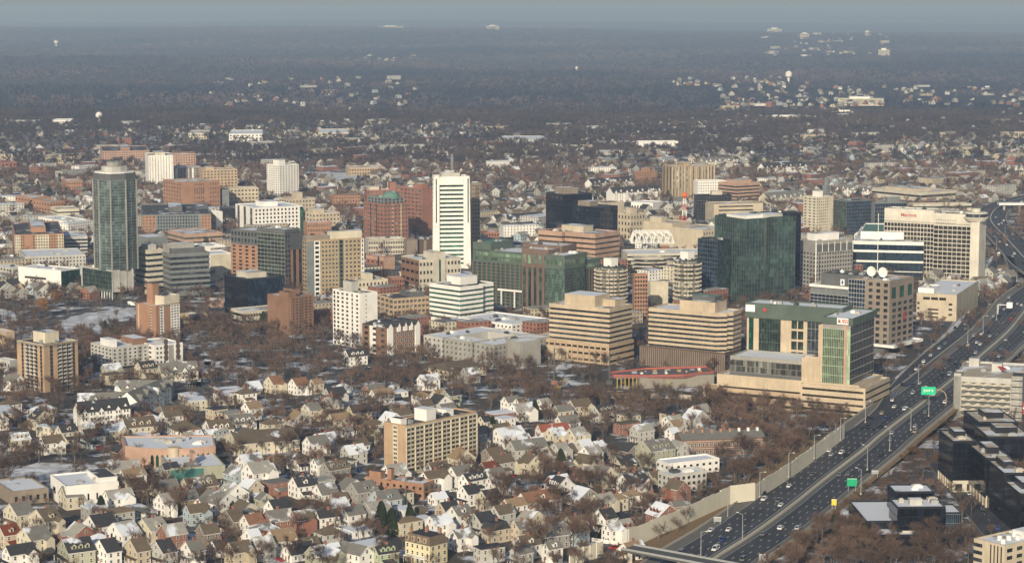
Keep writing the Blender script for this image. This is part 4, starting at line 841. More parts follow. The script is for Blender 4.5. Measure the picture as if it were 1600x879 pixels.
simple(O, 'beige department store wing with small windows', 'department store', 1050, 1098, 1140, 360, 392, 45, 'beige', 'tan', None, [win(3, 10, w=.35, h=.35)])
simple('parking_garage', 'broad concrete garage with open decks in front of the department store', 'parking garage', 968, 980, 1120, 398, 418, 82, 'stone', 'snow', None, [dict(k='rows', nf=3, h=.4, g='brownish')], units=5)
simple(O, 'tall brown sign wall with red letters rising from the broad garage', 'sign wall', 1030, 1032, 1046, 386, 406, 80, 'brown', 'dark', None, [dict(k='panel', fr='red', u0=.3, u1=.6, z=6, ze=12)], ll=3)
simple('church_hall', 'beige stone hall with steep grey roofs behind the black office pair', 'church', 925, 945, 975, 318, 345, 52, 'beige', 'sgrey')
simple(O, 'beige stone institute with a low tower right of the black pair', 'building', 965, 985, 1008, 335, 375, 50, 'beige', 'sgrey', [win(4, 4, w=.35, h=.5)], [win(4, 5, w=.35, h=.5)], [((.3, .7, .3, .7), 6, 'beige', 'sgrey')])
simple(O, 'cream low block with red brick base before white townhouses', 'building', 986, 1020, 1036, 318, 332, 30, 'white', 'snow', [win(1, 8, w=.5, h=.4)])
simple(O, 'blue grey banded office in front of the navy lit block', 'office building', 1096, 1100, 1120, 372, 440, 75, 'slate', 'grey', band=(9, 'navy', .5, 2))
simple(O, 'long white warehouse with sloping snowy roof in the far suburb', 'warehouse', 994, 998, 1060, 222, 236, 84, 'white', 'snow')
simple(O, 'long pale blue roofed depot in the far suburb', 'warehouse', 785, 790, 857, 219, 226, 86, 'lightgrey', 'snow', ll=120)
simple(O, 'brick school with white trim in the far suburb', 'school', 888, 892, 930, 229, 236, 84, 'tan', 'snow', None, [win(2, 9, w=.5, h=.5)])
simple(O, 'white apartment row far left near the wooded hill', 'apartment block', 355, 358, 410, 210, 222, 84, 'white', 'snow', None, [win(3, 9, w=.5, h=.4)])
simple(O, 'long white factory at far left under the wooded hill', 'factory', 78, 82, 112, 188, 200, 84, 'white', 'snow', None, [win(2, 8, w=.5, h=.3)])
simple(O, 'low white factory at the left edge under the wooded hill', 'factory', 2, 6, 60, 190, 197, 84, 'lightgrey', 'snow')
simple(O, 'cream office row in the far suburb above the white banded tower', 'office building', 494, 498, 545, 208, 216, 84, 'cream', 'snow', None, [win(2, 10, w=.6, h=.4)])
simple(O, 'cream block beside a brown park in the far suburb', 'office building', 290, 294, 326, 209, 218, 84, 'cream', 'tan', None, [win(2, 8, w=.6, h=.4)])
simple(O, 'grey court block with snow in the gap right of the gabled apartments', 'building', 790, 812, 845, 536, 573, 50, 'grey', 'grey')
simple(O, 'low brick building with white rim between brown and white towers', 'building', 490, 496, 520, 487, 508, 60, 'redbrick', 'snow', None, [win(2, 4, w=.4, h=.4)])
simple(O, 'blue white low building below the tan balcony tower', 'building', -6, 16, 28, 565, 590, 40, 'lightgrey', 'snow', [win(2, 5, w=.4, h=.4)])
simple(O, 'tan brick block at the left edge behind the tan balcony tower', 'building', -10, 10, 23, 520, 545, 50, 'tan', 'snow', [win(2, 3, w=.3, h=.3)])
simple(O, 'angular snow roofed pavilion in the riverside park', 'pavilion', 281, 310, 325, 494, 507, 35, 'gold', 'snow')
simple(O, 'cream row building with flat roof beside the pavilion', 'building', 323, 330, 350, 471, 480, 70, 'peach', 'snow')
# townhouse rows, castle-like gabled rows far away
# steep roofs and spires
b = Bld('gothic_church', 'grey church with square clock tower among the far townhouses', 1285, 1291, 1297, 291, 312, 45, 'church')
b.block(wall='slate', roof='sgrey'); m = MB(); m.cyl(b.lr / 2, b.ll / 2, 3.5, b.H, b.H + 8, 8); m.cyl(b.lr / 2, b.ll / 2, 3.8, b.H + 8, b.H + 12, 8, r2=.3); m.build('cupola', W['slate'], b.root); reg('church', b)
# lattice mast, red and white, with orange ball
x, y = ground(1069, 365); t = thing('radio_mast', 'red and white lattice mast with an orange ball near its top', 'radio mast', (x, y, 0)); Hm = height(y, 300)
RW = [plain('mast_red', (.5, .08, .05)), M_WMETAL]
for i in range(7):
    m = MB(); z0, z1 = Hm * i / 7, Hm * (i + 1) / 7; w0 = 3 - 2 * i / 7; w1 = 3 - 2 * (i + 1) / 7
    for sx, sy in ((-1, -1), (1, -1), (1, 1), (-1, 1)): m.beam((sx * w0, sy * w0, z0), (sx * w1, sy * w1, z1), .5)
    for k in range(2):
        za = z0 + (z1 - z0) * k / 2; zb = z0 + (z1 - z0) * (k + 1) / 2; wa = w0 + (w1 - w0) * k / 2; wb = w0 + (w1 - w0) * (k + 1) / 2
        m.beam((-wa, -wa, za), (wb, -wb, zb), .3); m.beam((wa, -wa, za), (wa, wb, zb), .3); m.beam((wa, -wa, za), (-wb, -wb, zb), .3)
    m.build('mast_section', RW[i % 2], t)
m = MB()
for k in range(-4, 4): m.cyl(0, -1, 3 * cos(k * pi / 8), Hm * .93 + 3 * sin(k * pi / 8), Hm * .93 + 3 * sin((k + 1) * pi / 8), 12, r2=3 * cos((k + 1) * pi / 8) + .01)
m.build('orange_ball', plain('ball_orange', (.75, .12, .03)), t)
# spiral ramp and white roof truss of the shopping centre garage
x, y = ground(1020, 424); t = thing('spiral_ramp', 'spiral concrete car ramp between the two round fronted towers', 'car ramp', (x, y, 0))
for lv in range(4):
    m = MB(); n = 28
    for i in range(n):
        a0, a1 = 2 * pi * i / n, 2 * pi * (i + 1) / n; za, zb = lv * 3.6 + 3.6 * i / n, lv * 3.6 + 3.6 * (i + 1) / n
        c = [(r_ * cos(q), r_ * sin(q)) for q in (a0, a1) for r_ in (11, 19)]
        m.face([(*c[0], za), (*c[1], za), (*c[3], zb), (*c[2], zb)]); m.face([(*c[1], za - .4), (*c[3], zb - .4), (*c[3], zb + 1.1), (*c[1], za + 1.1)]); m.face([(*c[0], za - .4), (*c[2], zb - .4), (*c[2], zb + 1.1), (*c[0], za + 1.1)])
    m.build('ramp_turn', M_CONC, t)
m = MB(); m.cyl(0, 0, 5, 0, 14, 14); m.build('core', M_CONC, t); occ(x, y, 20)
x, y = ground(1018, 402); t = thing('roof_truss', 'white triangular roof truss above the shopping garage', 'roof truss', (x, y, 14))
m = MB()
for yy in (0, 12, 24):
    for k in range(6):
        m.beam((-20 + k * 7, yy, 0), (-16.5 + k * 7, yy, 10), .9); m.beam((-16.5 + k * 7, yy, 10), (-13 + k * 7, yy, 0), .9)
    m.beam((-20, yy, 0), (22, yy, 0), .8); m.beam((-16.5, yy, 10), (18.5, yy, 10), .8)
m.build('truss_frame', M_WMETAL, t)
# far water towers and white church spires
for (px, yb, yt, lab, r_) in ((1232, 131, 111, 'nearest bulbous white water tower on the far wooded plain', 11), (155, 193, 175, 'grey water tower beside the far left factory', 7), (486, 51, 40, 'tiny white water tank near the horizon left of centre', 22), (88, 74, 63, 'cream water tank on the far left woods', 14), (1355, 58, 48, 'white water tank right of the far lit town', 20), (1415, 68, 57, 'thin white tower right of the far lit town', 7), (901, 112, 104, 'small white spire in the woods right of centre', 5)):
    x, y = ground(px, yb); h = height(y, yt); t = thing('water_tower', lab, 'water tower', (x, y, 0))
    m = MB(); m.cyl(0, 0, r_ * .35, 0, h * .6, 10); m.build('stem', W['white'], t)
    m = MB(); m.cyl(0, 0, r_ * .4, h * .45, h * .6, 14, r2=r_); m.cyl(0, 0, r_, h * .6, h * .85, 14); m.cyl(0, 0, r_, h * .85, h, 14, r2=r_ * .4); m.build('tank', W['white'], t)
# ======================================================== houses
HC = {}
def cachemesh(key, fn):
    if key not in HC: HC[key] = fn()
    return HC[key]
COLW = dict(w='white', c='cream', s='sage', g='lightgrey', b='blue', t='beige', B='redbrick', y='yellow', n='taupe', e='green', k='grey', o='gold')
COLN = dict(w='white', c='cream', s='sage green', g='light grey', b='pale blue', t='beige', B='red brick', y='pale yellow', n='brown', e='pale green', k='grey', o='tan brick')
ROF = dict(k='sblack', g='sgrey', l='slight', b='sbrown', t='stan', o='sorange', r='sred', s='ssnow', d='sdred')
ROFN = dict(k='black', g='grey', l='pale grey', b='brown', t='tan', o='orange', r='red', s='snow covered', d='dark red')
TRIM = W['white']
def make_house(lr, ll, fl, axis, wc, rc, feat, loc, rz, label, detail=2, group=None, name='house', cat='house'):
    """Gable, hip or mansard house. Local origin at the near corner; ridge along 'x' (gable faces left) or 'y' (gable faces right)."""
    lr = round(lr * 2) / 2; ll = round(ll * 2) / 2
    eh = 2.9 * fl + .4; wm = W[COLW[wc]]; rm = RF[ROF[rc]]
    span = ll if axis == 'x' else lr
    hip = 'h' in feat; mans = 'm' in feat; flat = 'f' in feat
    rh = 0 if flat else (3.2 if mans else min(4.6, span * (.28 if hip else .41)))
    ov = .35
    def walls():
        m = MB(); m.box(0, lr, 0, ll, 0, eh, top=flat)
        if not (hip or mans or flat):
            if axis == 'x':
                for x in (0, lr): m.face([(x, 0, eh), (x, ll, eh), (x, ll / 2, eh + rh)])
            else:
                for y in (0, ll): m.face([(0, y, eh), (lr, y, eh), (lr / 2, y, eh + rh)])
        return m.mesh('house_wall', [wm])
    def roof():
        m = MB(); k = rh / (span / 2)
        if flat:
            m.box(-.2, lr + .2, -.2, ll + .2, eh, eh + .35)
        elif mans:
            q = 1.1; a = [(-ov, -ov), (lr + ov, -ov), (lr + ov, ll + ov), (-ov, ll + ov)]; c = [(q, q), (lr - q, q), (lr - q, ll - q), (q, ll - q)]
            for i in range(4): j = (i + 1) % 4; m.face([(*a[i], eh), (*a[j], eh), (*c[j], eh + rh), (*c[i], eh + rh)])
            m.face([(*p, eh + rh) for p in c])
        elif hip:
            z0 = eh - k * ov; a = [(-ov, -ov, z0), (lr + ov, -ov, z0), (lr + ov, ll + ov, z0), (-ov, ll + ov, z0)]; s_ = span / 2 * .9
            if axis == 'x': p, q = (min(s_, lr / 2), ll / 2, eh + rh), (max(lr - s_, lr / 2), ll / 2, eh + rh); m.face([a[0], a[1], q, p]); m.face([a[2], a[3], p, q]); m.face([a[3], a[0], p]); m.face([a[1], a[2], q])
            else: p, q = (lr / 2, min(s_, ll / 2), eh + rh), (lr / 2, max(ll - s_, ll / 2), eh + rh); m.face([a[0], a[1], p]); m.face([a[2], a[3], q]); m.face([a[3], a[0], p, q]); m.face([a[1], a[2], q, p])
        else:
            z0 = eh - k * ov; t = .22
            def slab(P):
                m.face(P); m.face([(p[0], p[1], p[2] + t) for p in P])
                for i in range(4): j = (i + 1) % 4; m.face([P[i], P[j], (P[j][0], P[j][1], P[j][2] + t), (P[i][0], P[i][1], P[i][2] + t)], None, 1)
            if axis == 'x':
                slab([(-ov, -ov, z0), (lr + ov, -ov, z0), (lr + ov, ll / 2, eh + rh), (-ov, ll / 2, eh + rh)])
                slab([(-ov, ll / 2, eh + rh), (lr + ov, ll / 2, eh + rh), (lr + ov, ll + ov, z0), (-ov, ll + ov, z0)])
            else:
                slab([(-ov, -ov, z0), (-ov, ll + ov, z0), (lr / 2, ll + ov, eh + rh), (lr / 2, -ov, eh + rh)])
                slab([(lr / 2, -ov, eh + rh), (lr / 2, ll + ov, eh + rh), (lr + ov, ll + ov, z0), (lr + ov, -ov, z0)])
        return m.mesh('house_roof', [rm, TRIM])
    root = thing(name, label, cat, (loc[0], loc[1], 0), rz, group)
    key = (lr, ll, fl, axis, wc, rc, feat)
    put('wall', cachemesh(key + ('w',), walls), root); ro = put('roof', cachemesh(key + ('r',), roof), root)
    if detail:
        wk = W['white'] if wc != 'w' else W['lightgrey']
        wme = {f: winmesh('framed', f, .95, 1.5, G['dark'], W['white']) for f in 'LR'}
        for f, L in (('R', lr), ('L', ll)):
            n = max(1, min(5, int(L / 3.2)))
            for q in range(fl):
                for j in range(n):
                    u = (j + .5) * L / n; z = 1.9 + q * 2.9
                    put('window', wme[f], root, (u, 0, z) if f == 'R' else (0, u, z))
        if not (hip or mans or flat):
            if axis == 'x': put('window', wme['L'], root, (0, ll / 2, eh + rh * .35))
            else: put('window', wme['R'], root, (lr / 2, 0, eh + rh * .35))
        def chim():
            m = MB(); m.box(-.45, .45, -.45, .45, -2.2, 1.3); m.box(-.55, .55, -.55, .55, 1.3, 1.5); return m.mesh('chimney', [W['redbrick']])
        if 'c' in feat or hip or mans or (not flat and (int(loc[0] * 3) + int(loc[1])) % 5 < 3): put('chimney', cachemesh('chim', chim), ro, (lr * .55 if axis == 'x' else lr * .5, ll * .5 if axis == 'x' else ll * .6, eh + rh))
        nd = 3 if 'D' in feat else (1 if 'd' in feat else 0)
        for q in range(nd):   # dormers on the slope that faces the viewer's right ('x') or left ('y')
            def dorm():
                m = MB(); w_, d_ = (2.2, 2.6)
                m.face([(-w_ / 2, 0, 0), (w_ / 2, 0, 0), (w_ / 2, 0, 1.7), (-w_ / 2, 0, 1.7)]); m.face([(-w_ / 2, 0, 1.7), (w_ / 2, 0, 1.7), (0, 0, 2.6)])
                m.face([(-w_ / 2, 0, 0), (-w_ / 2, d_, 0), (-w_ / 2, d_, 1.7), (-w_ / 2, 0, 1.7)]); m.face([(w_ / 2, 0, 0), (w_ / 2, d_, 0), (w_ / 2, d_, 1.7), (w_ / 2, 0, 1.7)])
                m.face([(-.45, -.05, .35), (.45, -.05, .35), (.45, -.05, 1.5), (-.45, -.05, 1.5)], None, 1)
                m.face([(-w_ / 2 - .25, -.3, 1.5), (0, -.3, 2.75), (0, d_ + 1, 2.75), (-w_ / 2 - .25, d_ + 1, 1.5)], None, 2); m.face([(w_ / 2 + .25, -.3, 1.5), (w_ / 2 + .25, d_ + 1, 1.5), (0, d_ + 1, 2.75), (0, -.3, 2.75)], None, 2)
                return m.mesh('dormer', [wm, G['dark'], rm])
            L = lr if axis == 'x' else ll; u = L * (q + 1) / (nd + 1); h_ = rh * .22
            off = span / 2 * .22
            if axis == 'x': put('dormer', cachemesh((wc, rc, 'dm'), dorm), ro, (u, off, eh + h_))
            else: put('dormer', cachemesh((wc, rc, 'dm'), dorm), ro, (off, u, eh + h_), -pi / 2)
        if 'p' in feat:
            def porch():
                m = MB(); m.box(-2.0, 0, .5, ll - .5, .3, .6, 1, True); m.box(-2.2, .0, .3, ll - .3, 2.9, 3.15, 0, True)
                for k in range(4): y = .7 + (ll - 1.6) * k / 3; m.box(-2.0, -1.8, y, y + .2, .6, 2.9, 1)
                return m.mesh('porch', [rm, TRIM])
            put('porch', cachemesh((ll, rc, 'po'), porch), root)
        if 'w' in feat:    # cross wing with its own gable
            def wing():
                m = MB(); h = eh - .1
                if axis == 'x':
                    x0, x1 = lr * .55, lr * .95; m.box(x0, x1, -3, 0, 0, h, top=False); xm = (x0 + x1) / 2; g = (x1 - x0) * .42
                    m.face([(x0, -3, h), (x1, -3, h), (xm, -3, h + g)])
                    m.face([(x0 - .3, -3.3, h - .1), (xm, -3.3, h + g + .2), (xm, ll / 2, h + g + .2), (x0 - .3, ll / 2, h - .1)], None, 1); m.face([(x1 + .3, -3.3, h - .1), (x1 + .3, ll / 2, h - .1), (xm, ll / 2, h + g + .2), (xm, -3.3, h + g + .2)], None, 1)
                else:
                    y0, y1 = ll * .5, ll * .9; m.box(-3, 0, y0, y1, 0, h, top=False); ym = (y0 + y1) / 2; g = (y1 - y0) * .42
                    m.face([(-3, y0, h), (-3, y1, h), (-3, ym, h + g)])
                    m.face([(-3.3, y0 - .3, h - .1), (-3.3, ym, h + g + .2), (lr / 2, ym, h + g + .2), (lr / 2, y0 - .3, h - .1)], None, 1); m.face([(-3.3, y1 + .3, h - .1), (lr / 2, y1 + .3, h - .1), (lr / 2, ym, h + g + .2), (-3.3, ym, h + g + .2)], None, 1)
                return m.mesh('side_wing', [wm, rm])
            put('side_wing', cachemesh(key + ('wg',), wing), root)
        hsh = (int(loc[0] * 7) + int(loc[1] * 3)) % 7
        if hsh < 3 and 'w' not in feat:     # one storey lean-to extension
            def ext():
                m = MB(); x0, x1 = lr * .15, lr * .68; m.box(x0, x1, -2.8, -.02, 0, 2.6, top=False); m.face([(x0, -2.8, 2.6), (x0, 0, 2.6), (x0, 0, 3.6)]); m.face([(x1, -2.8, 2.6), (x1, 0, 3.6), (x1, 0, 2.6)])
                m.face([(x0 - .2, -3.1, 2.5), (x1 + .2, -3.1, 2.5), (x1 + .2, 0, 3.7), (x0 - .2, 0, 3.7)], None, 1); m.face([(x0 + .8, -2.86, 1), (x0 + 1.8, -2.86, 1), (x0 + 1.8, -2.86, 2.1), (x0 + .8, -2.86, 2.1)], None, 2); return m.mesh('extension', [wm, rm, G['dark']])
            put('extension', cachemesh(key + ('ex',), ext), root)
        elif hsh == 4 and 'p' not in feat:  # open front porch on posts
            def por():
                m = MB(); m.box(-2.0, 0, .5, ll - .5, 2.8, 3.0, 0, True)
                for k in range(4): y = .7 + (ll - 1.6) * k / 3; m.box(-1.9, -1.7, y, y + .2, .1, 2.8, 1)
                return m.mesh('porch', [rm, TRIM])
            put('porch', cachemesh((ll, rc, 'po2'), por), root)
        def door():
            m = MB(); m.box(-.07, 0, -.5, .5, .1, 2.2); return m.mesh('door', [W['redbrick']])
        put('door', cachemesh('door', door), root, (0, ll * .5 if int(ll / 3.2) % 2 == 0 else ll * .62, 0))
    return root
HS = []   # (x, y, facts)
def H(xl, xn, xr, yb, a, axis, fl, wc, rc, feat='', note=None, name='house', cat='house'):
    ar = R(a); x, y = ground(xn, yb); dR = (sin(ar), cos(ar)); dL = (-cos(ar), sin(ar))
    lr = min(60, max(4, abs(along(x, y, *dR, xr, 4)))); ll = min(60, max(4, abs(along(x, y, *dL, xl, 4))))
    cx = x + dR[0] * lr / 2 + dL[0] * ll / 2; cy = y + dR[1] * lr / 2 + dL[1] * ll / 2
    o = make_house(lr, ll, fl, axis, wc, rc, feat, (x, y), pi / 2 - ar, None, 2, 'houses of the near neighbourhood' if cat == 'house' else None, name, cat)
    if cat == 'house':
        TOPS.append(o) if o not in TOPS else None
    HS.append((o, cx, cy, fl, wc, rc, feat, note, xn, yb)); occ(cx, cy, max(6, min(lr, ll) * .55))
    if max(lr, ll) > 1.6 * min(lr, ll):
        for s_ in (.2, .8):
            u, v = (lr * s_, ll / 2) if lr > ll else (lr / 2, ll * s_); occ(x + dR[0] * u + dL[0] * v, y + dR[1] * u + dL[1] * v, min(lr, ll) * .55)
    return o
# xl, xn, xr, y base, azimuth, ridge, floors, wall, roof, features
LIST = [
 (185,200,247,686,62,'x',2,'c','b','D'),(262,275,315,690,64,'x',2,'w','b','h'),(316,330,366,690,64,'x',2,'w','b','D'),(350,372,468,712,66,'x',2,'c','b',''),
 (166,178,221,748,60,'x',1,'c','l','wc'),(91,104,130,797,60,'x',2,'c','g',''),(185,206,233,786,52,'x',2,'t','b',''),(232,246,281,786,54,'x',2,'t','g','w'),
 (280,296,342,783,54,'x',2,'t','b','D'),(248,258,281,752,52,'x',2,'k','k',''),(283,292,312,750,52,'x',2,'g','g',''),(377,397,430,768,50,'x',3,'w','l','wc'),
 (349,366,392,762,52,'y',2,'b','g',''),(345,356,372,777,55,'x',1,'w','s',''),(5,28,55,826,50,'x',2,'c','g','c'),(44,72,98,836,48,'x',2,'c','b','wd'),
 (130,152,185,845,50,'x',2,'w','k','p'),(164,192,222,858,48,'x',2,'w','l','p'),(210,238,265,852,48,'x',2,'c','l','d'),(246,262,294,858,55,'x',2,'B','l',''),
 (271,284,312,802,55,'x',2,'o','g','c'),(308,338,373,808,42,'y',2,'w','g','w'),(192,222,246,812,52,'x',1,'w','g','f'),(240,258,274,808,50,'x',2,'w','l','w'),
 (-8,8,33,858,50,'x',2,'t','d','d'),(26,50,82,866,48,'x',2,'c','g','w'),(90,108,150,886,60,'x',2,'s','k','D'),(145,168,191,885,52,'x',2,'w','k','c'),
 (193,215,235,884,52,'x',2,'t','b','p'),(232,256,278,886,50,'x',2,'g','k','c'),(342,366,385,836,48,'x',2,'n','b',''),(374,390,414,840,52,'x',2,'w','o','w'),
 (325,340,362,870,50,'x',1,'w','k','c'),(350,368,398,886,52,'x',2,'t','b','w'),(376,396,412,866,50,'x',2,'w','s',''),(282,300,322,884,50,'x',2,'w','g','p'),
 (450,466,494,780,56,'x',2,'w','k','d'),(486,504,530,784,56,'x',1,'w','g','w'),(514,524,545,792,60,'x',1,'c','b',''),(540,560,592,790,50,'x',2,'k','g','wd'),
 (576,595,629,804,52,'x',2,'b','g','d'),(398,406,428,792,58,'y',1,'s','g',''),(400,412,432,765,55,'x',3,'w','l','w'),(408,424,456,836,58,'x',2,'B','g',''),
 (450,464,492,834,58,'x',2,'B','b','w'),(490,500,532,830,60,'x',2,'w','k','c'),(530,545,572,826,54,'x',2,'w','g','c'),(413,432,466,868,54,'x',2,'w','t','w'),
 (463,474,500,864,58,'x',1,'s','b','dc'),(533,552,582,842,52,'x',1,'w','s','f'),(525,562,584,890,44,'y',2,'w','g','w'),(580,592,624,888,58,'x',2,'e','k','D'),
 (615,630,652,808,54,'x',1,'w','s','f'),(640,652,668,812,50,'x',1,'n','b',''),(714,732,752,792,50,'x',2,'w','k','p'),(744,762,786,800,50,'x',2,'c','k','w'),
 (697,716,740,826,50,'x',2,'w','g','d'),(732,752,775,838,50,'x',2,'g','k','p'),(782,796,824,812,56,'x',2,'w','t','p'),(485,496,510,744,50,'x',2,'w','g','c'),
 (413,428,450,730,55,'x',1,'n','t','h'),(472,488,517,714,54,'x',2,'w','g',''),(532,542,553,692,50,'x',2,'w','g',''),(556,568,602,682,56,'x',2,'y','b','h'),
 (697,714,741,762,52,'x',2,'w','g',''),(758,770,802,775,56,'x',2,'w','g','w'),(400,416,444,742,56,'x',1,'g','g','h'),(836,846,890,692,66,'x',2,'w','r','c'),
 (800,815,832,708,50,'x',2,'g','s','w'),(826,840,853,710,50,'x',2,'g','s',''),(850,866,886,698,50,'x',2,'c','s','w'),(882,898,919,698,50,'x',2,'c','l','w'),
 (868,884,902,714,50,'x',1,'b','s',''),(895,912,929,717,48,'x',2,'g','s',''),(922,934,946,715,48,'x',2,'b','s',''),(948,982,1000,724,52,'y',2,'n','k',''),
 (992,1018,1056,732,56,'x',3,'s','g','D'),(877,888,894,746,48,'x',2,'B','g',''),(896,924,942,744,44,'y',2,'c','b','w'),(896,920,937,756,50,'x',1,'B','l',''),
 (973,992,1012,758,52,'x',1,'c','l','w'),(1008,1020,1036,756,55,'x',1,'s','b',''),(944,958,982,800,58,'x',2,'c','t','h'),(970,985,1006,794,58,'x',2,'w','t','h'),
 (1002,1014,1034,797,58,'x',2,'w','t','h'),(919,938,963,806,50,'x',2,'c','l','wp'),(925,946,966,832,50,'x',2,'w','k','p'),(805,824,878,806,54,'x',2,'w','o','d'),
 (797,812,832,848,50,'x',2,'t','g','c'),(820,838,890,862,62,'x',2,'k','g','D'),(796,812,833,888,52,'x',2,'g','g','p'),(845,865,905,722,62,'x',1,'g','b',''),
 (1128,1142,1182,686,58,'x',2,'B','k','w'),(984,998,1022,692,56,'x',2,'g','l',''),(1034,1046,1068,676,54,'x',2,'w','l','w'),(1068,1080,1112,690,60,'x',1,'g','g',''),
 (1038,1050,1062,694,50,'x',2,'w','s',''),(534,546,574,572,58,'x',2,'w','k','D'),(412,428,446,616,50,'x',2,'c','o','w'),(450,464,484,618,50,'x',2,'w','o','w'),
 (482,492,506,616,50,'x',2,'c','t',''),(499,512,534,634,58,'x',1,'B','o','h'),(455,470,500,650,60,'x',1,'k','k','h'),(284,298,330,643,60,'x',2,'c','s','f'),
 (334,350,385,628,60,'x',2,'B','s','f'),(333,342,366,634,60,'x',2,'c','s','f'),(332,344,352,672,55,'x',1,'B','k',''),(350,362,400,672,62,'x',1,'w','g','Dw'),
 (355,380,418,696,58,'x',1,'c','b','h'),(56,82,96,686,38,'y',2,'c','s','f'),(-6,4,24,664,70,'x',2,'o','s','f'),(22,30,40,688,55,'x',1,'g','s','f'),
 (4,22,40,612,42,'y',2,'w','g',''),(56,64,92,700,60,'x',1,'c','s','f'),(205,216,238,660,60,'x',2,'B','k','f'),(240,262,300,660,60,'x',1,'n','b','w'),
 (745,757,770,676,50,'x',2,'c','k',''),(770,786,806,672,50,'x',2,'w','s','f'),(782,794,814,645,52,'x',2,'w','g','w'),(802,812,824,646,50,'x',2,'w','b',''),
 (757,772,805,664,56,'x',2,'B','s','f'),(884,898,926,652,56,'x',2,'c','b','w'),(836,848,862,640,50,'x',1,'w','l',''),(958,970,1000,680,56,'x',2,'B','b','f'),
 (765,786,824,702,56,'x',2,'w','l','w'),(752,766,790,730,52,'x',2,'n','b','w'),(790,806,858,722,60,'x',2,'g','g',''),(858,874,890,722,50,'x',2,'g','l','w'),
 (746,760,780,752,50,'x',2,'n','d',''),(636,648,676,824,60,'x',1,'g','s','f'),(668,680,700,790,54,'x',1,'w','s',''),(740,752,790,880,60,'x',2,'g','k','f'),
 (700,716,742,862,52,'x',2,'w','g','w'),(752,768,796,850,52,'x',2,'t','k','m'),(762,774,800,690,54,'x',2,'y','b',''),(608,620,640,648,58,'x',2,'n','s','f'),
 (540,552,582,662,58,'x',2,'y','k',''),(600,612,638,622,58,'x',1,'w','s','f'),(578,590,624,612,60,'x',1,'g','s','f'),(640,648,690,668,60,'x',1,'y','g',''),
 (386,394,420,862,58,'x',2,'n','d','w'),(306,320,345,856,54,'x',2,'n','b',''),(846,858,880,880,55,'x',2,'w','g','d'),(880,893,915,838,52,'x',2,'g','b','w'),
 (940,954,975,850,52,'x',2,'w','l','w'),(902,916,940,868,54,'x',1,'c','s','f'),(1042,1054,1072,812,54,'x',2,'B','g','')]
# long buildings of the neighbourhood first (they have their own labels)
def NB(label, *a, **k): return simple('building', label, 'building', *a, **k)
simple('townhouse_row', 'long brick townhouse row with dark roof and little white porches near the noise wall', 'townhouse row', 1054, 1066, 1196, 690, 712, 80, 'brown', 'sblack', None, [win(2, 22, w=.5, h=.45, k='framed', fr='white'), dict(k='ledges', nf=2, h=.03, fr='white')])
b = LM['long brick townhouse row with dark roof and little white porches near the noise wall']
m = MB(); L_, l_, h = b.lr, b.ll, b.H; m.face([(-.5, -.5, h + .9), (L_, -.5, h + .9), (L_, l_ / 2, h + 4), (-.5, l_ / 2, h + 4)]); m.face([(-.5, l_, h + .9), (-.5, l_ / 2, h + 4), (L_, l_ / 2, h + 4), (L_, l_, h + .9)]); m.face([(0, 0, h + .9), (0, l_, h + .9), (0, l_ / 2, h + 4)]); m.build('gable_roof', RF['sgrey'], b.root)
for k in range(9):
    m = MB(); x = L_ * (k + .5) / 9; m.box(x - .6, x + .6, l_ * .4, l_ * .5, h + 3, h + 5.2); m.build('chimney', W['white'] if k > 5 else W['brick'], b.root)
NB('white three storey modern house block with snowy decks beside the noise wall', 1028, 1048, 1104, 744, 772, 60, 'lightgrey', 'snow', [win(3, 3, w=.4, h=.5, k='framed', fr='lightgrey')], [win(3, 7, w=.5, h=.5)], units=3)
NB('white two storey block with snow hollow roof behind the modern white block', 1025, 1045, 1124, 726, 745, 62, 'white', 'snow', [win(2, 3, w=.4, h=.4)], [win(2, 8, w=.4, h=.4)])
NB('big low white shop building with pale blue roof next to the snowy playground', 79, 104, 186, 762, 796, 64, 'white', 'snow', [win(1, 2, w=.3, h=.3)], [win(1, 6, w=.2, h=.3)], [((.65, 1.0, .1, .8), 2.5, 'white', 'dark')], units=2)
NB('low grey building with snowy roof at the left edge above the cream houses', -10, 20, 76, 770, 790, 60, 'taupe', 'snow', None, [win(1, 5, w=.4, h=.4)])
NB('blue roofed garage building with an orange chimney stack', 246, 268, 352, 734, 752, 72, 'sage', 'snow', None, [dict(k='panel', fr='teal', u0=0, u1=.6)], [((.45, .5, .2, .4), 6, 'peach')])
b = Bld('community_centre', 'curved pink brick community centre with arched teal windows and snowy roof', 216, 226, 337, 702, 730, 80, 'community centre', ll=30)
n = 14; arc = [(b.lr * i / n, -b.lr * .12 * sin(pi * i / n)) for i in range(n + 1)]
poly_ = arc + [(b.lr, b.ll), (-12, b.ll * 1.2), (-10, 8)]
b.block(wall='peach', roof='snow', poly=poly_, units=9)
for i in range(n):
    if i in (0, 5, 13): continue
    (xa, ya), (xb, yb_) = arc[i], arc[i + 1]; f0, f1 = .2, .8
    P = [(xa + (xb - xa) * f, ya + (yb_ - ya) * f - .12) for f in (f0, .5, f1)]; z1 = b.H * .62
    m = MB(); m.face([(*P[0], .5), (*P[2], .5), (*P[2], z1), (*P[1], z1 + 1.4), (*P[0], z1)]); m.build('arched_window', G['teal'], b.root)
m = MB(); m.cyl(arc[5][0] + 2, arc[5][1] + 1, 3.2, 0, b.H + 1.5, 14); m.build('entrance_drum', W['sand'], b.root); reg('pinkcentre', b)
b = Bld('mansion', 'dark brown mansard roofed mansion with three brick chimneys and yellow upper floor', 633, 672, 699, 838, 884, 42, 'mansion')
b.H = 9; b.block(wall='yellow', roof='dark', L=[win(3, 5, w=.35, h=.5, k='framed', fr='white')], Rf=[win(3, 3, w=.35, h=.5, k='framed', fr='white')], parapet=0)
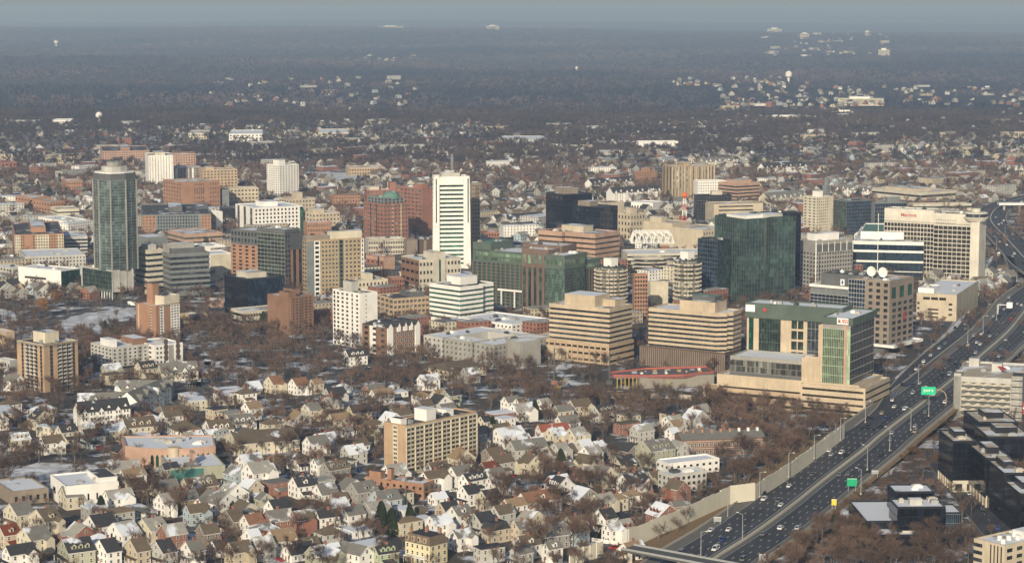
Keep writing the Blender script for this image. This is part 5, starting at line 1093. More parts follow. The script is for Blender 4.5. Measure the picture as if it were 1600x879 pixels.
q = .06; m = MB(); A4 = [(-.5, -.5), (b.lr + .5, -.5), (b.lr + .5, b.ll + .5), (-.5, b.ll + .5)]; C4 = [(1, 1), (b.lr - 1, 1), (b.lr - 1, b.ll - 1), (1, b.ll - 1)]
for i in range(4): j = (i + 1) % 4; m.face([(*A4[i], 9), (*A4[j], 9), (*C4[j], 12.6), (*C4[i], 12.6)])
m.build('mansard_roof', RF['sbrown'], b.root); m = MB(); m.face([(*p, 12.61) for p in C4]); m.build('roof', RF['sblack'], b.root)
for (fx, fy) in ((.15, .85), (.6, .55), (.8, .15)): m = MB(); x, y = fx * b.lr, fy * b.ll; m.box(x, x + 1.1, y, y + 1.1, 12.4, 15); m.build('chimney', W['brick'], b.root)
for k in range(4): m = MB(); y = b.ll * (k + .6) / 4.3; m.box(-.6, .6, y, y + 1.4, 9.6, 12); m.box(-.66, -.61, y + .3, y + 1.1, 9.9, 11.6, 1); m.build('dormer', [W['tan'], G['dark']], b.root)
m = MB(); m.box(-2.6, -.01, 1, b.ll - 1, 3, 3.4, 0, True)
for k in range(6): y = 1.2 + (b.ll - 2.6) * k / 5; m.box(-2.5, -2.25, y, y + .25, 0, 3)
m.build('porch', W['white'], b.root); reg('mansion', b)
# townhouse rows with white gables
def townrow(label, x0, y0, x1, y1, depth, fl, wc, rc, n, gab='L', a=None, tall=False):
    """A row from picture point 0 to 1 (front foot line); gables every bay on the front."""
    A_ = Vector(ground(x0, y0)); B_ = Vector(ground(x1, y1)); d = B_ - A_; L = d.length; d.normalize()
    rz = math.atan2(d.y, d.x); t = thing('townhouse_row', label, 'townhouse row', (A_.x, A_.y, 0), rz)
    eh = 2.9 * fl; rh = 5.5 if not tall else 6.5; wm, rm = W[COLW[wc]], RF[ROF[rc]]
    m = MB(); m.box(0, L, 0, depth, 0, eh, top=False)
    for x in (0, L): m.face([(x, 0, eh), (x, depth, eh), (x, depth / 2, eh + rh)])
    m.build('wall', wm, t)
    m = MB(); m.face([(-.4, -.4, eh - .2), (L + .4, -.4, eh - .2), (L + .4, depth / 2, eh + rh + .15), (-.4, depth / 2, eh + rh + .15)]); m.face([(-.4, depth + .4, eh - .2), (-.4, depth / 2, eh + rh + .15), (L + .4, depth / 2, eh + rh + .15), (L + .4, depth + .4, eh - .2)]); m.build('roof', rm, t)
    wme = winmesh('framed', 'R', 1.0, 1.5, G['dark'], W['white'])
    bay = L / n
    for k in range(n):
        xc = (k + .5) * bay; w_ = min(bay * .36, 2.6); g = MB(); gh = w_ * 1.1; yo = -.5 if k % 2 == 0 else 1.2; z0 = eh - .5 if k % 2 == 0 else eh + .4
        g.face([(xc - w_, yo, z0), (xc + w_, yo, z0), (xc, yo, z0 + gh * 1.35)]); g.face([(xc - w_, yo, 0 if k % 2 == 0 else z0 - .6), (xc + w_, yo, 0 if k % 2 == 0 else z0 - .6), (xc + w_, yo, z0), (xc - w_, yo, z0)])
        g.face([(xc - w_ - .2, yo - .3, z0 - .2), (xc, yo - .3, z0 + gh * 1.35 + .2), (xc, depth / 2, z0 + gh * 1.35 + .2), (xc - w_ - .2, depth / 2, z0 - .2)], None, 1); g.face([(xc + w_ + .2, yo - .3, z0 - .2), (xc + w_ + .2, depth / 2, z0 - .2), (xc, depth / 2, z0 + gh * 1.35 + .2), (xc, yo - .3, z0 + gh * 1.35 + .2)], None, 1)
        g.build('gable_dormer', [W['white'], rm], t)
        if n <= 14:
            for q in range(fl): put('window', wme, t, (xc - bay * .18, -.5 if k % 2 == 0 else 0, 1.7 + 2.9 * q)); put('window', wme, t, (xc + bay * .18, -.5 if k % 2 == 0 else 0, 1.7 + 2.9 * q))
    m2 = max(1, round(L / depth))
    for k in range(m2): p = A_ + d * (L * (k + .5) / m2) + Vector((-d.y, d.x)) * depth / 2; occ(p.x, p.y, depth * .62)
    return t
townrow('grey roofed townhouse row with white gable triangles, nearest of three left of centre', 122, 646, 215, 643, 13, 2, 'g', 'g', 5)
townrow('grey roofed townhouse row with mixed big gables, middle of three left of centre', 180, 624, 268, 624, 12, 2, 's', 'g', 7)
townrow('grey roofed townhouse row with four round topped gables, farthest of three left of centre', 253, 596, 310, 592, 12, 2, 'c', 'g', 4)
townrow('townhouse row end with tall white gables facing right beside the three grey roofed rows', 215, 650, 268, 628, 13, 3, 'w', 'g', 4)
townrow('white gabled townhouse pair with black roofs below the grey roofed rows', 126, 668, 204, 660, 12, 3, 'w', 'k', 6)
townrow('long white townhouse terrace with pointed gables in front of the yellow tan tower', 958, 316, 1034, 312, 16, 4, 'w', 'k', 9, tall=True)
townrow('second white gabled townhouse terrace farther left behind the black office pair', 925, 297, 990, 292, 14, 3, 'w', 'k', 8)
townrow('white townhouse terrace with black roofs above the grey colonnade office', 1200, 325, 1262, 320, 16, 4, 'c', 'g', 8, tall=True)
townrow('white and brick townhouse terrace beside the church cupola', 1305, 306, 1360, 310, 16, 3, 'w', 'g', 7, tall=True)
townrow('dark roofed townhouse row with white dormers left of the black office pair', 790, 366, 850, 362, 14, 2, 'g', 'k', 7)
townrow('second dark roofed townhouse row with white dormers nearer the green complex', 776, 352, 852, 347, 14, 2, 'w', 'k', 8)
townrow('white terrace with brown roofs right of the slim tan tower', 752, 338, 818, 330, 14, 2, 'w', 'b', 8)
townrow('white terrace of pointed houses under the far brown treeline', 1195, 272, 1262, 268, 16, 3, 'w', 'k', 9, tall=True)
townrow('cream terrace below the snow roofed warehouse in the far suburb', 1100, 262, 1150, 260, 16, 3, 'c', 'g', 7)
for r_ in LIST: H(*r_)
# fill the gaps between them with more houses of the same streets
fr_ = random.Random(5); nfill = 0
for tries in range(2600):
    if nfill >= 125: break
    px, py = fr_.uniform(-10, 1130), fr_.uniform(575, 885)
    if py < 610 and px > 330 and fr_.random() < .8: continue
    if px > 985 + (879 - py) * .95: continue
    if 0 < px < 190 and 715 < py < 775: continue
    if py < 640 and px < 130: continue
    if 395 < px < 640 and 560 < py < 612: continue
    if px > 815 and py < 655: continue
    x, y = ground(px, py)
    if not free(x, y, 6.5): continue
    a = fr_.choice((50, 52, 48, 56, -38 + 90)); lr, ll = fr_.uniform(9, 14), fr_.uniform(7.5, 10.5)
    ar = R(a); dR = (sin(ar), cos(ar)); dL = (-cos(ar), sin(ar)); x0 = x - dR[0] * lr / 2 - dL[0] * ll / 2; y0 = y - dR[1] * lr / 2 - dL[1] * ll / 2
    ax = fr_.choice('xxy'); wc = fr_.choice('wwwwwcccggtsbkB'); rc = fr_.choice('kkggllbbtsss'); ft = fr_.choice(['', 'c', 'w', 'p', 'd', 'wc', 'h', 'D', 'cp', 'f', 'f'])
    fl = fr_.choice((1, 2, 2, 2))
    o = make_house(lr, ll, fl, ax, wc, rc, ft, (x0, y0), pi / 2 - ar, None, 2 if py > 640 else 1, 'houses of the near neighbourhood')
    if o not in TOPS: TOPS.append(o)
    pc = proj(x0, y0); HS.append((o, x, y, fl, wc, rc, ft, None, pc[0], pc[1])); occ(x, y, 7); nfill += 1
# ---- labels that single each house out
REFS = [(ground(670, 740), 'cream grid slab'), (ground(665, 870), 'mansard mansion'), (ground(150, 775), 'white shop'), (ground(275, 725), 'pink centre'),
        (ground(1125, 710), 'brick townhouses'), (ground(625, 775), 'brick school'), (ground(1075, 765), 'modern white block'), (ground(75, 612), 'tan balcony tower'),
        (ground(200, 640), 'grey townhouses'), (ground(990, 850), 'noise wall end'), (ground(1040, 600), 'construction site'), (ground(555, 545), 'white tower'),
        (ground(90, 742), 'snowy playground'), (ground(0, 860), 'left edge'), (ground(440, 879), 'bottom edge'), (ground(820, 879), 'tall bare trees')]
FW = {'d': 'dormer', 'D': 'three dormers', 'w': 'gabled wing', 'p': 'front porch', 'c': 'brick chimney', 'h': 'hipped', 'f': 'flat topped', 'm': 'mansard', '': 'plain gables'}
bins = {}
for h in HS:
    o, cx, cy, fl, wc, rc, ft, note, px, py = h
    ref = min(REFS, key=lambda r: (r[0][0] - cx) ** 2 + ((r[0][1] - cy) * .8) ** 2)
    p1 = proj(*ref[0]); dx, dy = px - p1[0], (py - p1[1]) * 2.2
    rel = ('right of' if dx > 0 else 'left of') if abs(dx) > abs(dy) else ('below' if dy > 0 else 'behind')
    base = f"{COLN[wc]} {'low ' if fl == 1 else 'tall ' if fl == 3 else ''}house, {ROFN[rc]} roof, {FW[ft[:1]]}, {rel} {ref[1]}"
    bins.setdefault(base, []).append((px, py, o))
ORD = ['', 'second', 'third', 'fourth', 'fifth', 'sixth', 'seventh', 'eighth', 'ninth', 'tenth', 'eleventh', 'twelfth']
for base, L in bins.items():
    L.sort(key=lambda t: -t[1])
    for i, (px, py, o) in enumerate(L):
        o['label'] = base if len(L) == 1 else (base + (', nearest' if i == 0 else f', {ORD[min(i, 11)]} nearest'))
        o['category'] = 'house'
# ======================================================== ground, water, snow, roads
def relief(x, y):
    h = 0.0
    if y > 4300:
        k = min(1, (y - 4300) / 3000)
        h += k * (9 * sin(x / 610 + 1.3) * sin(y / 900) + 7 * sin(x / 1430 + y / 2100))
    if y > 8000:
        k = min(1, (y - 8000) / 8000); h += k * (28 * sin(y / 2300 + x / 5200) + 18 * sin(x / 2700 + 2) + 12)
    if y > 20000:
        k = min(1, (y - 20000) / 30000); h += k * (60 * sin(y / 7000 + x / 14000) + 55 + 26 * sin(x / 4200 + .8))
    if y > 45000:
        k = min(1, (y - 45000) / 12000); h += k * (95 + 22 * sin(x / 6000 + 1) + 9 * sin(x / 1900))
    return h
ys = [-400, 0, 400, 700] + [900 * (1.035 ** i) for i in range(0, 135)]
NX = 150; V = []; Fc = []
for y in ys:
    hw = 500 + max(0, y) * .34
    for i in range(NX + 1):
        x = (i / NX * 2 - 1) * hw; V.append((x, y, relief(x, y)))
for j in range(len(ys) - 1):
    for i in range(NX): a_ = j * (NX + 1) + i; Fc.append((a_, a_ + 1, a_ + NX + 2, a_ + NX + 1))
me = bpy.data.meshes.new('ground'); me.from_pydata(V, [], Fc); me.update()
m, t, bs = newmat('winter_ground')
g = t.nodes.new('ShaderNodeNewGeometry'); P_ = g.outputs['Position']
def mp(scale):
    n = t.nodes.new('ShaderNodeMapping'); n.inputs['Scale'].default_value = scale; t.links.new(P_, n.inputs[0]); return n.outputs[0]
earth = mixc(t, noise(t, .09, 5, vec=P_), (0.060, 0.052, 0.043), (0.125, 0.105, 0.084))
asph = mixc(t, noise(t, .03, 3, vec=P_), (0.05, 0.05, 0.052), (0.11, 0.105, 0.10))
lots = ramp(t, noise(t, .021, 2, vec=P_), [(.50, 0), (.54, 1)])
c1 = mixc(t, lots, earth, asph)
snow = ramp(t, noise(t, .045, 6, rough=.66, vec=P_), [(.52, 0), (.60, 1)])
c2 = mixc(t, snow, c1, (0.60, 0.64, 0.70))
# beyond the suburbs the land is woodland
sep = t.nodes.new('ShaderNodeSeparateXYZ'); t.links.new(P_, sep.inputs[0])
wood = mixc(t, ramp(t, noise(t, .0007, 4, vec=mp((.8, .5, 1))), [(.38, 0), (.62, 1)]), (0.015, 0.023, 0.040), (0.080, 0.064, 0.066))  # large dark blue patches paint cloud shadow into the woodland colour
wood = mixc(t, ramp(t, noise(t, .02, 5, rough=.7, vec=mp((1, .3, 1))), [(.3, 0), (.7, 1)]), sc((.45, .45, .47), 1), wood) if False else wood
wv = ramp(t, noise(t, .03, 4, rough=.7, vec=mp((1, .25, 1))), [(.3, .8), (.7, 1.2)])
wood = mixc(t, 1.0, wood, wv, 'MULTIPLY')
mr = t.nodes.new('ShaderNodeMapRange'); mr.inputs[1].default_value = 4200; mr.inputs[2].default_value = 4900; t.links.new(sep.outputs[1], mr.inputs[0])
mr2 = t.nodes.new('ShaderNodeMapRange'); mr2.inputs[1].default_value = 9000; mr2.inputs[2].default_value = 15000; mr2.inputs[3].default_value = 1; mr2.inputs[4].default_value = .68; t.links.new(sep.outputs[1], mr2.inputs[0]); wood = mixc(t, 1.0, wood, mr2.outputs[0], 'MULTIPLY')  # distant land darkened, standing in for shade between forest clumps
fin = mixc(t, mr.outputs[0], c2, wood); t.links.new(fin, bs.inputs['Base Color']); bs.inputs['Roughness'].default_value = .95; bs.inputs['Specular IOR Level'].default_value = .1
me.materials.append(m); gr = put('ground', me); tag(gr, kind='structure')
def snowmat():
    m, t, b = newmat('old_snow'); g = t.nodes.new('ShaderNodeNewGeometry')
    f = ramp(t, noise(t, .12, 5, rough=.6, vec=g.outputs['Position']), [(.42, 0), (.62, 1)])
    t.links.new(mixc(t, f, (0.36, 0.36, 0.36), (0.72, 0.76, 0.84)), b.inputs['Base Color']); b.inputs['Roughness'].default_value = .9; return m
SNOW = snowmat()
def sheet(name, pts, z, mat, kind='structure'):
    P = [ground(*p) for p in pts]; m = MB(); m.face([(x, y, z) for (x, y) in P][::-1]); o = m.build(name, mat); tag(o, kind=kind); return o
for pts in ([(75, 515), (110, 495), (160, 485), (213, 480), (213, 500), (150, 505), (215, 515), (212, 535), (140, 520), (100, 530), (70, 525)],
            [(0, 482), (30, 487), (28, 500), (0, 505)], [(10, 752), (22, 733), (60, 722), (150, 726), (160, 738), (120, 752), (75, 768), (20, 765)],
            [(0, 500), (40, 512), (70, 535), (20, 540), (0, 530)], [(470, 268), (560, 270), (585, 284), (520, 290), (475, 282)], [(400, 585), (430, 580), (435, 600), (400, 603)],
            [(655, 498), (690, 495), (690, 506), (660, 510)], [(320, 560), (400, 575), (398, 583), (318, 570)], [(280, 560), (330, 565), (330, 572), (283, 568)],
            [(1358, 610), (1395, 598), (1385, 625), (1358, 640)], [(1330, 548), (1400, 552), (1400, 560), (1335, 560)], [(1425, 690), (1470, 688), (1472, 698), (1430, 700)],
            [(1310, 790), (1330, 780), (1336, 810), (1315, 812)], [(1350, 738), (1398, 730), (1392, 742), (1350, 752)], [(1515, 785), (1522, 783), (1545, 806), (1534, 808)],
            [(960, 632), (1010, 628), (1000, 640), (900, 640)], [(800, 620), (900, 622), (900, 630), (800, 630)], [(1070, 662), (1120, 664), (1118, 672), (1075, 674)],
            [(1555, 395), (1600, 378), (1600, 410), (1570, 415)], [(1530, 405), (1552, 400), (1550, 420), (1532, 418)], [(130, 240), (220, 235), (215, 245), (140, 250)],
            [(1165, 740), (1185, 738), (1180, 746), (1160, 748)], [(640, 790), (700, 786), (690, 792), (640, 795)]):
    sheet('snow_field', pts, .09, SNOW)
def asphalt():
    m, t, b = newmat('asphalt'); g = t.nodes.new('ShaderNodeNewGeometry'); P = g.outputs['Position']
    mpn = t.nodes.new('ShaderNodeMapping'); mpn.inputs['Scale'].default_value = (1, .02, 1)
    vr = t.nodes.new('ShaderNodeVectorRotate'); vr.rotation_type = 'Z_AXIS'; vr.inputs['Angle'].default_value = R(22); t.links.new(P, vr.inputs[0]); t.links.new(vr.outputs[0], mpn.inputs[0])
    wear = ramp(t, noise(t, .45, 3, vec=mpn.outputs[0]), [(.35, .75), (.65, 1.35)]); patch = ramp(t, noise(t, .04, 3, vec=P), [(.4, .85), (.6, 1.2)])
    c = mixc(t, 1.0, mixc(t, 1.0, (0.034, 0.036, 0.041), wear, 'MULTIPLY'), patch, 'MULTIPLY'); t.links.new(c, b.inputs['Base Color']); b.inputs['Roughness'].default_value = .8; return m
ASP = asphalt(); ASP2 = plain('worn_asphalt', (0.08, 0.08, 0.078), .9); PAINT = plain('road_paint', (0.55, 0.55, 0.52), .7); SHLD = plain('road_shoulder', (0.13, 0.125, 0.11), .9)
def smooth(P, n=8):
    P = [Vector((*p, 0)) if len(p) == 2 else Vector(p) for p in P]; out = []
    for i in range(len(P) - 1):
        p0 = P[max(0, i - 1)]; p1 = P[i]; p2 = P[i + 1]; p3 = P[min(len(P) - 1, i + 2)]
        for k in range(n):
            s = k / n; out.append(.5 * ((2 * p1) + (-p0 + p2) * s + (2 * p0 - 5 * p1 + 4 * p2 - p3) * s * s + (-p0 + 3 * p1 - 3 * p2 + p3) * s ** 3))
    out.append(P[-1]); return out
def offset(P, d):
    out = []
    for i, p in enumerate(P):
        a_ = P[max(0, i - 1)]; b_ = P[min(len(P) - 1, i + 1)]; t_ = (b_ - a_); t_.z = 0; t_.normalize(); out.append(p + Vector((t_.y, -t_.x, 0)) * d)     # + = to the right
    return out
def ribbon(m, P, d0, d1, dz, mi=0):
    A_, B_ = offset(P, d0), offset(P, d1); Z = Vector((0, 0, dz))
    for i in range(len(P) - 1): m.face([A_[i] + Z, B_[i] + Z, B_[i + 1] + Z, A_[i + 1] + Z][::-1], None, mi)
def wallrib(m, P, d, w_, z0, z1, mi=0):
    A_, B_ = offset(P, d - w_ / 2), offset(P, d + w_ / 2); a0, a1 = Vector((0, 0, z0)), Vector((0, 0, z1))
    for i in range(len(P) - 1):
        m.face([A_[i] + a0, A_[i + 1] + a0, A_[i + 1] + a1, A_[i] + a1], None, mi); m.face([B_[i] + a0, B_[i] + a1, B_[i + 1] + a1, B_[i + 1] + a0], None, mi); m.face([A_[i] + a1, A_[i + 1] + a1, B_[i + 1] + a1, B_[i] + a1], None, mi)
def dashes(m, P, d, dz, ln=3.2, gap=9, w_=.17, mi=0):
    Q = offset(P, d); acc = 0
    for i in range(len(Q) - 1):
        seg = Q[i + 1] - Q[i]; L = seg.length
        if L < 1e-6: continue
        u = seg / L; s_ = (-acc) % (ln + gap)
        while s_ < L:
            a_ = Q[i] + u * s_; b_ = Q[i] + u * (s_ + ln); n_ = Vector((u.y, -u.x, 0)) * w_; z = Vector((0, 0, dz)); m.face([a_ - n_ + z, a_ + n_ + z, b_ + n_ + z, b_ - n_ + z], None, mi); s_ += ln + gap
        acc += L
def hz_at(py): return 1.0 + 5.0 * min(1, max(0, (760 - py) / 100))
def pts3(L, f=hz_at): return [(*ground(px, py, f(py)), f(py)) for px, py in L]
# the median of the highway, from below the frame to where it leaves on the right
MED = smooth(pts3([(1040, 935), (1110, 877), (1175, 835), (1237, 790), (1287, 750), (1350, 702), (1377, 679), (1446, 626), (1482, 598), (1539, 550), (1575, 518), (1598, 490), (1612, 470), (1640, 448), (1690, 425)]), 8)
LW, RWd = 22.8, 18.8
hw = MB(); ribbon(hw, MED, -LW, -.9, 0); ribbon(hw, MED, .9, RWd, 0)
o = hw.build('highway', ASP); tag(o, kind='structure')
sh = MB(); ribbon(sh, MED, -LW - 3.5, -LW + 2.2, .02); ribbon(sh, MED, RWd - 1.6, RWd + 1.5, .02); ribbon(sh, MED, -2.2, 2.2, .02); o = sh.build('highway_shoulder', SHLD); tag(o, kind='structure')
mk = MB()
for d in (-LW + 2.6, -3.0, 3.0, RWd - 2.2): ribbon(mk, MED, d - .12, d + .12, .035)
for d in (-LW + 6.6, -LW + 10.3, -LW + 14.0, -LW + 17.2, 6.8, 10.5, 14.2): dashes(mk, MED, d, .035)
o = mk.build('lane_markings', PAINT); tag(o, kind='structure')
# deck edges of the viaduct
vb = MB(); wallrib(vb, MED, RWd + 1.7, .4, -1.6, 1.1); wallrib(vb, MED, -LW - 3.7, .4, -1.2, 1.0)
o = vb.build('highway_parapet', M_CONC); tag(o, kind='structure')
bk = MB()
for i in range(40, len(MED) - 20, 2):
    p = offset(MED, RWd - 1)[i]
    if p.z > 3: bk.box(p.x - .9, p.x + .9, p.y - .9, p.y + .9, 0, p.z - .3)
o = bk.build('viaduct_piers', M_CONC); tag(o, kind='structure')
bar = MB(); wallrib(bar, MED, 0, 1.1, 0, .55); wallrib(bar, MED, 0, .5, .5, 1.1)
o = bar.build('median_barrier', plain('median_concrete', (0.50, 0.47, 0.38), .9)); tag(o, 'long pale concrete median barrier dividing the two carriageways of the highway', 'road barrier')
em = MB(); ribbon(em, MED[:44], -LW - 16, -LW - 3.5, -.35); ribbon(em, MED[43:], -LW - 6, -LW - 3.5, -.35); ribbon(em, MED[:60], RWd + 1.4, RWd + 4.5, -.6)
o = em.build('verge', plain('dry_grass', (0.19, 0.125, 0.06), .95)); tag(o, kind='structure')
for q, p in enumerate(MED[::2]):
    for d in (-22, -12, 0, 12, 20): pp = p; occ(offset(MED, d)[min(q * 2, len(MED) - 1)].x, offset(MED, d)[min(q * 2, len(MED) - 1)].y, 9)
# on ramp lane on the left of the highway and the street behind it
RAMP = smooth(pts3([(1352, 668), (1385, 640), (1402, 612), (1418, 592), (1450, 560), (1482, 534), (1505, 516)], lambda p: 6.05), 6)
rm_ = MB(); ribbon(rm_, RAMP, -6, 6, .0); wallrib(rm_, RAMP, -6.2, .4, -1, .9, 1); o = rm_.build('ramp', [ASP, M_CONC]); tag(o, kind='structure')
def road(name, L, w_, z=.12, mat=ASP2, mark=True, snowside=False):
    P = smooth([(*ground(*p), z) for p in L], 5); m = MB(); ribbon(m, P, -w_ / 2, w_ / 2, 0, 0)
    if mark: dashes(m, P, 0, .02, 3, 9, .12, 2)
    for d in (-w_ / 2 - 1, w_ / 2 - .0): ribbon(m, P, d, d + 1.0, .12, 1)
    o = m.build(name, [mat, SHLD, PAINT]); tag(o, kind='structure')
    for p in P[::2]: occ(p.x, p.y, w_ / 2 + 1)
    return P
S1 = road('street', [(1395, 612), (1430, 580), (1468, 545), (1500, 515), (1522, 488), (1530, 462), (1535, 440), (1560, 415), (1568, 398)], 16, mat=ASP)
SP_ = smooth([(*ground(*p), .16) for p in [(1405, 592), (1440, 560), (1470, 535), (1500, 500), (1512, 470), (1522, 445)]], 5); m = MB(); ribbon(m, SP_, -4, 2, 0); o = m.build('snowy_pavement', SNOW); tag(o, kind='structure')
S2 = road('street', [(300, 598), (400, 612), (470, 598), (560, 578), (640, 548), (680, 540)], 12)
S3 = road('street', [(700, 650), (800, 648), (900, 650), (1000, 645), (1070, 632), (1110, 612), (1130, 596)], 13, mat=ASP)
S4 = road('street', [(360, 762), (440, 752), (520, 744), (600, 748)], 14)
S5 = road('street', [(520, 800), (600, 806), (700, 800), (760, 770), (800, 740)], 11)
S6 = road('street', [(0, 795), (60, 806), (130, 812), (200, 820), (330, 830)], 9)
S7 = road('street', [(900, 860), (960, 856), (985, 858), (1040, 868), (1110, 884)], 14)
S8 = road('street', [(330, 720), (420, 722), (520, 716), (600, 722)], 9)
S9 = road('street', [(1460, 700), (1490, 745), (1520, 780), (1560, 830), (1590, 860)], 16, mat=ASP)
S10 = road('street', [(0, 478), (60, 470), (130, 474), (230, 478), (340, 486), (420, 520), (500, 548), (560, 562)], 12)
S11 = road('street', [(280, 545), (300, 580), (310, 640), (330, 690)], 9)
S12 = road('street', [(1005, 470), (1000, 510), (996, 560), (1000, 600)], 16, mat=ASP)
road('river_path', [(75, 530), (60, 515), (75, 505), (105, 494), (140, 486)], 5, mark=False)
# upper roadway of the highway, coming back into the frame at the right
UP = smooth(pts3([(1650, 440), (1612, 415), (1590, 392), (1568, 368), (1551, 350), (1548, 338), (1560, 324), (1590, 312), (1650, 300)], lambda p: 5.0), 7)
um = MB(); ribbon(um, UP, -17, 17, 0); ribbon(um, UP, -.7, .7, .8, 1); wallrib(um, UP, -17, .6, -1, 1.2, 1); wallrib(um, UP, 17, .6, -5, 1.2, 1)
for d in (-12, -8, -4, 4, 8, 12): dashes(um, UP, d, .04, mi=2)
o = um.build('upper_highway', [ASP, M_CONC, PAINT]); tag(o, kind='structure')
for i, p in enumerate(UP[::2]):
    for d in (-10, 10): q = offset(UP, d)[min(i * 2, len(UP) - 1)]; occ(q.x, q.y, 16)
UR = smooth(pts3([(1575, 400), (1583, 425), (1570, 455), (1560, 480)], lambda p: 5.0), 6); um = MB(); ribbon(um, UR, -4, 4, .0); wallrib(um, UR, 4, .5, -4, 1, 1); o = um.build('ramp', [ASP, M_CONC]); tag(o, kind='structure')
x, y = ground(1590, 335); t_ = thing('road_bridge', 'pale steel overpass crossing the highway at the right edge', 'bridge', (x - 10, y, 0)); m = MB(); m.box(-12, 40, 0, 12, 11, 13.5); m.build('deck', M_WMETAL, t_)
for k in range(3): m = MB(); m.box(-6 + k * 18, -4 + k * 18, 4, 8, 0, 11); m.build('pier', M_CONC, t_)
# noise wall
NW = [(982, 853), (1050, 826), (1125, 792), (1140, 786), (1179, 781), (1232, 747), (1319, 684)]
nwt = thing('noise_wall', 'tall plain beige noise wall stepping along the highway edge', 'noise wall', (*ground(982, 853), 0))
ox, oy = ground(982, 853); P = [Vector((ground(*p, hz_at(p[1]))[0] - ox, ground(*p, hz_at(p[1]))[1] - oy, hz_at(p[1]))) for p in NW]; q = 0
for i in range(len(P) - 1):
    n = max(1, int((P[i + 1] - P[i]).length / 6)); m = MB(); d = (P[i + 1] - P[i]) / n; u = Vector((d.x, d.y, 0)).normalized(); n_ = Vector((u.y, -u.x, 0)) * .25
    for k in range(n):
        a_ = P[i] + d * k; b_ = a_ + d; q += 1; h = 7.7 + (.35 if q % 4 < 2 else .0) + (.8 if i in (2, 3) else 0)
        c_ = b_ - u * .03; Q = [a_ - n_, a_ + n_, c_ + n_, c_ - n_]; m.prism([(q_.x, q_.y) for q_ in Q], -8, h + a_.z)
    m.build('wall_panels', wallmat('noise_wall_concrete', (0.60, 0.56, 0.43), .9, .08), nwt)
for p in P: occ(p.x + ox, p.y + oy, 3)
nw2 = thing('noise_wall', 'short beige noise wall section at bottom edge beyond the bridge', 'noise wall', (*ground(890, 884), 0)); ox, oy = ground(890, 884)
A_, B_ = Vector((0, 0, 3.4)), Vector((ground(942, 868)[0] - ox, ground(942, 868)[1] - oy, 3.4)); m = MB()
for k in range(5):
    a_ = A_ + (B_ - A_) * k / 5; b_ = A_ + (B_ - A_) * (k + 1) / 5; m.beam(tuple(a_), tuple(b_), .3, 6.6 + .3 * (k % 2)); m.beam((a_.x, a_.y, 0), (a_.x, a_.y, 7), .7)
m.build('wall_panels', MATS['noise_wall_concrete'], nw2)
# dry bank between wall and road
pts = [(995, 853), (1050, 828), (1125, 794), (1179, 784), (1196, 778), (1160, 802), (1100, 833), (1050, 862)]
sheet('verge', pts, .35, MATS['dry_grass'])
for k, (px, py) in enumerate(pts): pass
# overpass at the bottom
x0, y0 = ground(980, 856, 6.5); x1, y1 = ground(1165, 893, 6.5)
br = thing('road_bridge', 'small road bridge crossing above the highway at the bottom edge', 'bridge', (x0, y0, 0)); m = MB(); v = Vector((x1 - x0, y1 - y0, 0))
m.beam((0, 0, 6.5), (v.x, v.y, 7.2), 9, .9); m.build('deck', ASP2, br)
for s_ in (-1, 1):
    u = v.normalized(); n_ = Vector((u.y, -u.x, 0)) * 4.6 * s_; m = MB(); m.beam(tuple(n_ + Vector((0, 0, 7.4))), tuple(n_ + v + Vector((0, 0, 8.1))), .2, .9); m.build('bridge_parapet', M_METAL, br)
for k in (.02, .45, .9): m = MB(); p = v * k; m.box(p.x - 1, p.x + 1, p.y - 4, p.y + 4, 0, 6); m.build('pier', M_CONC, br)
occ(x0, y0, 12)
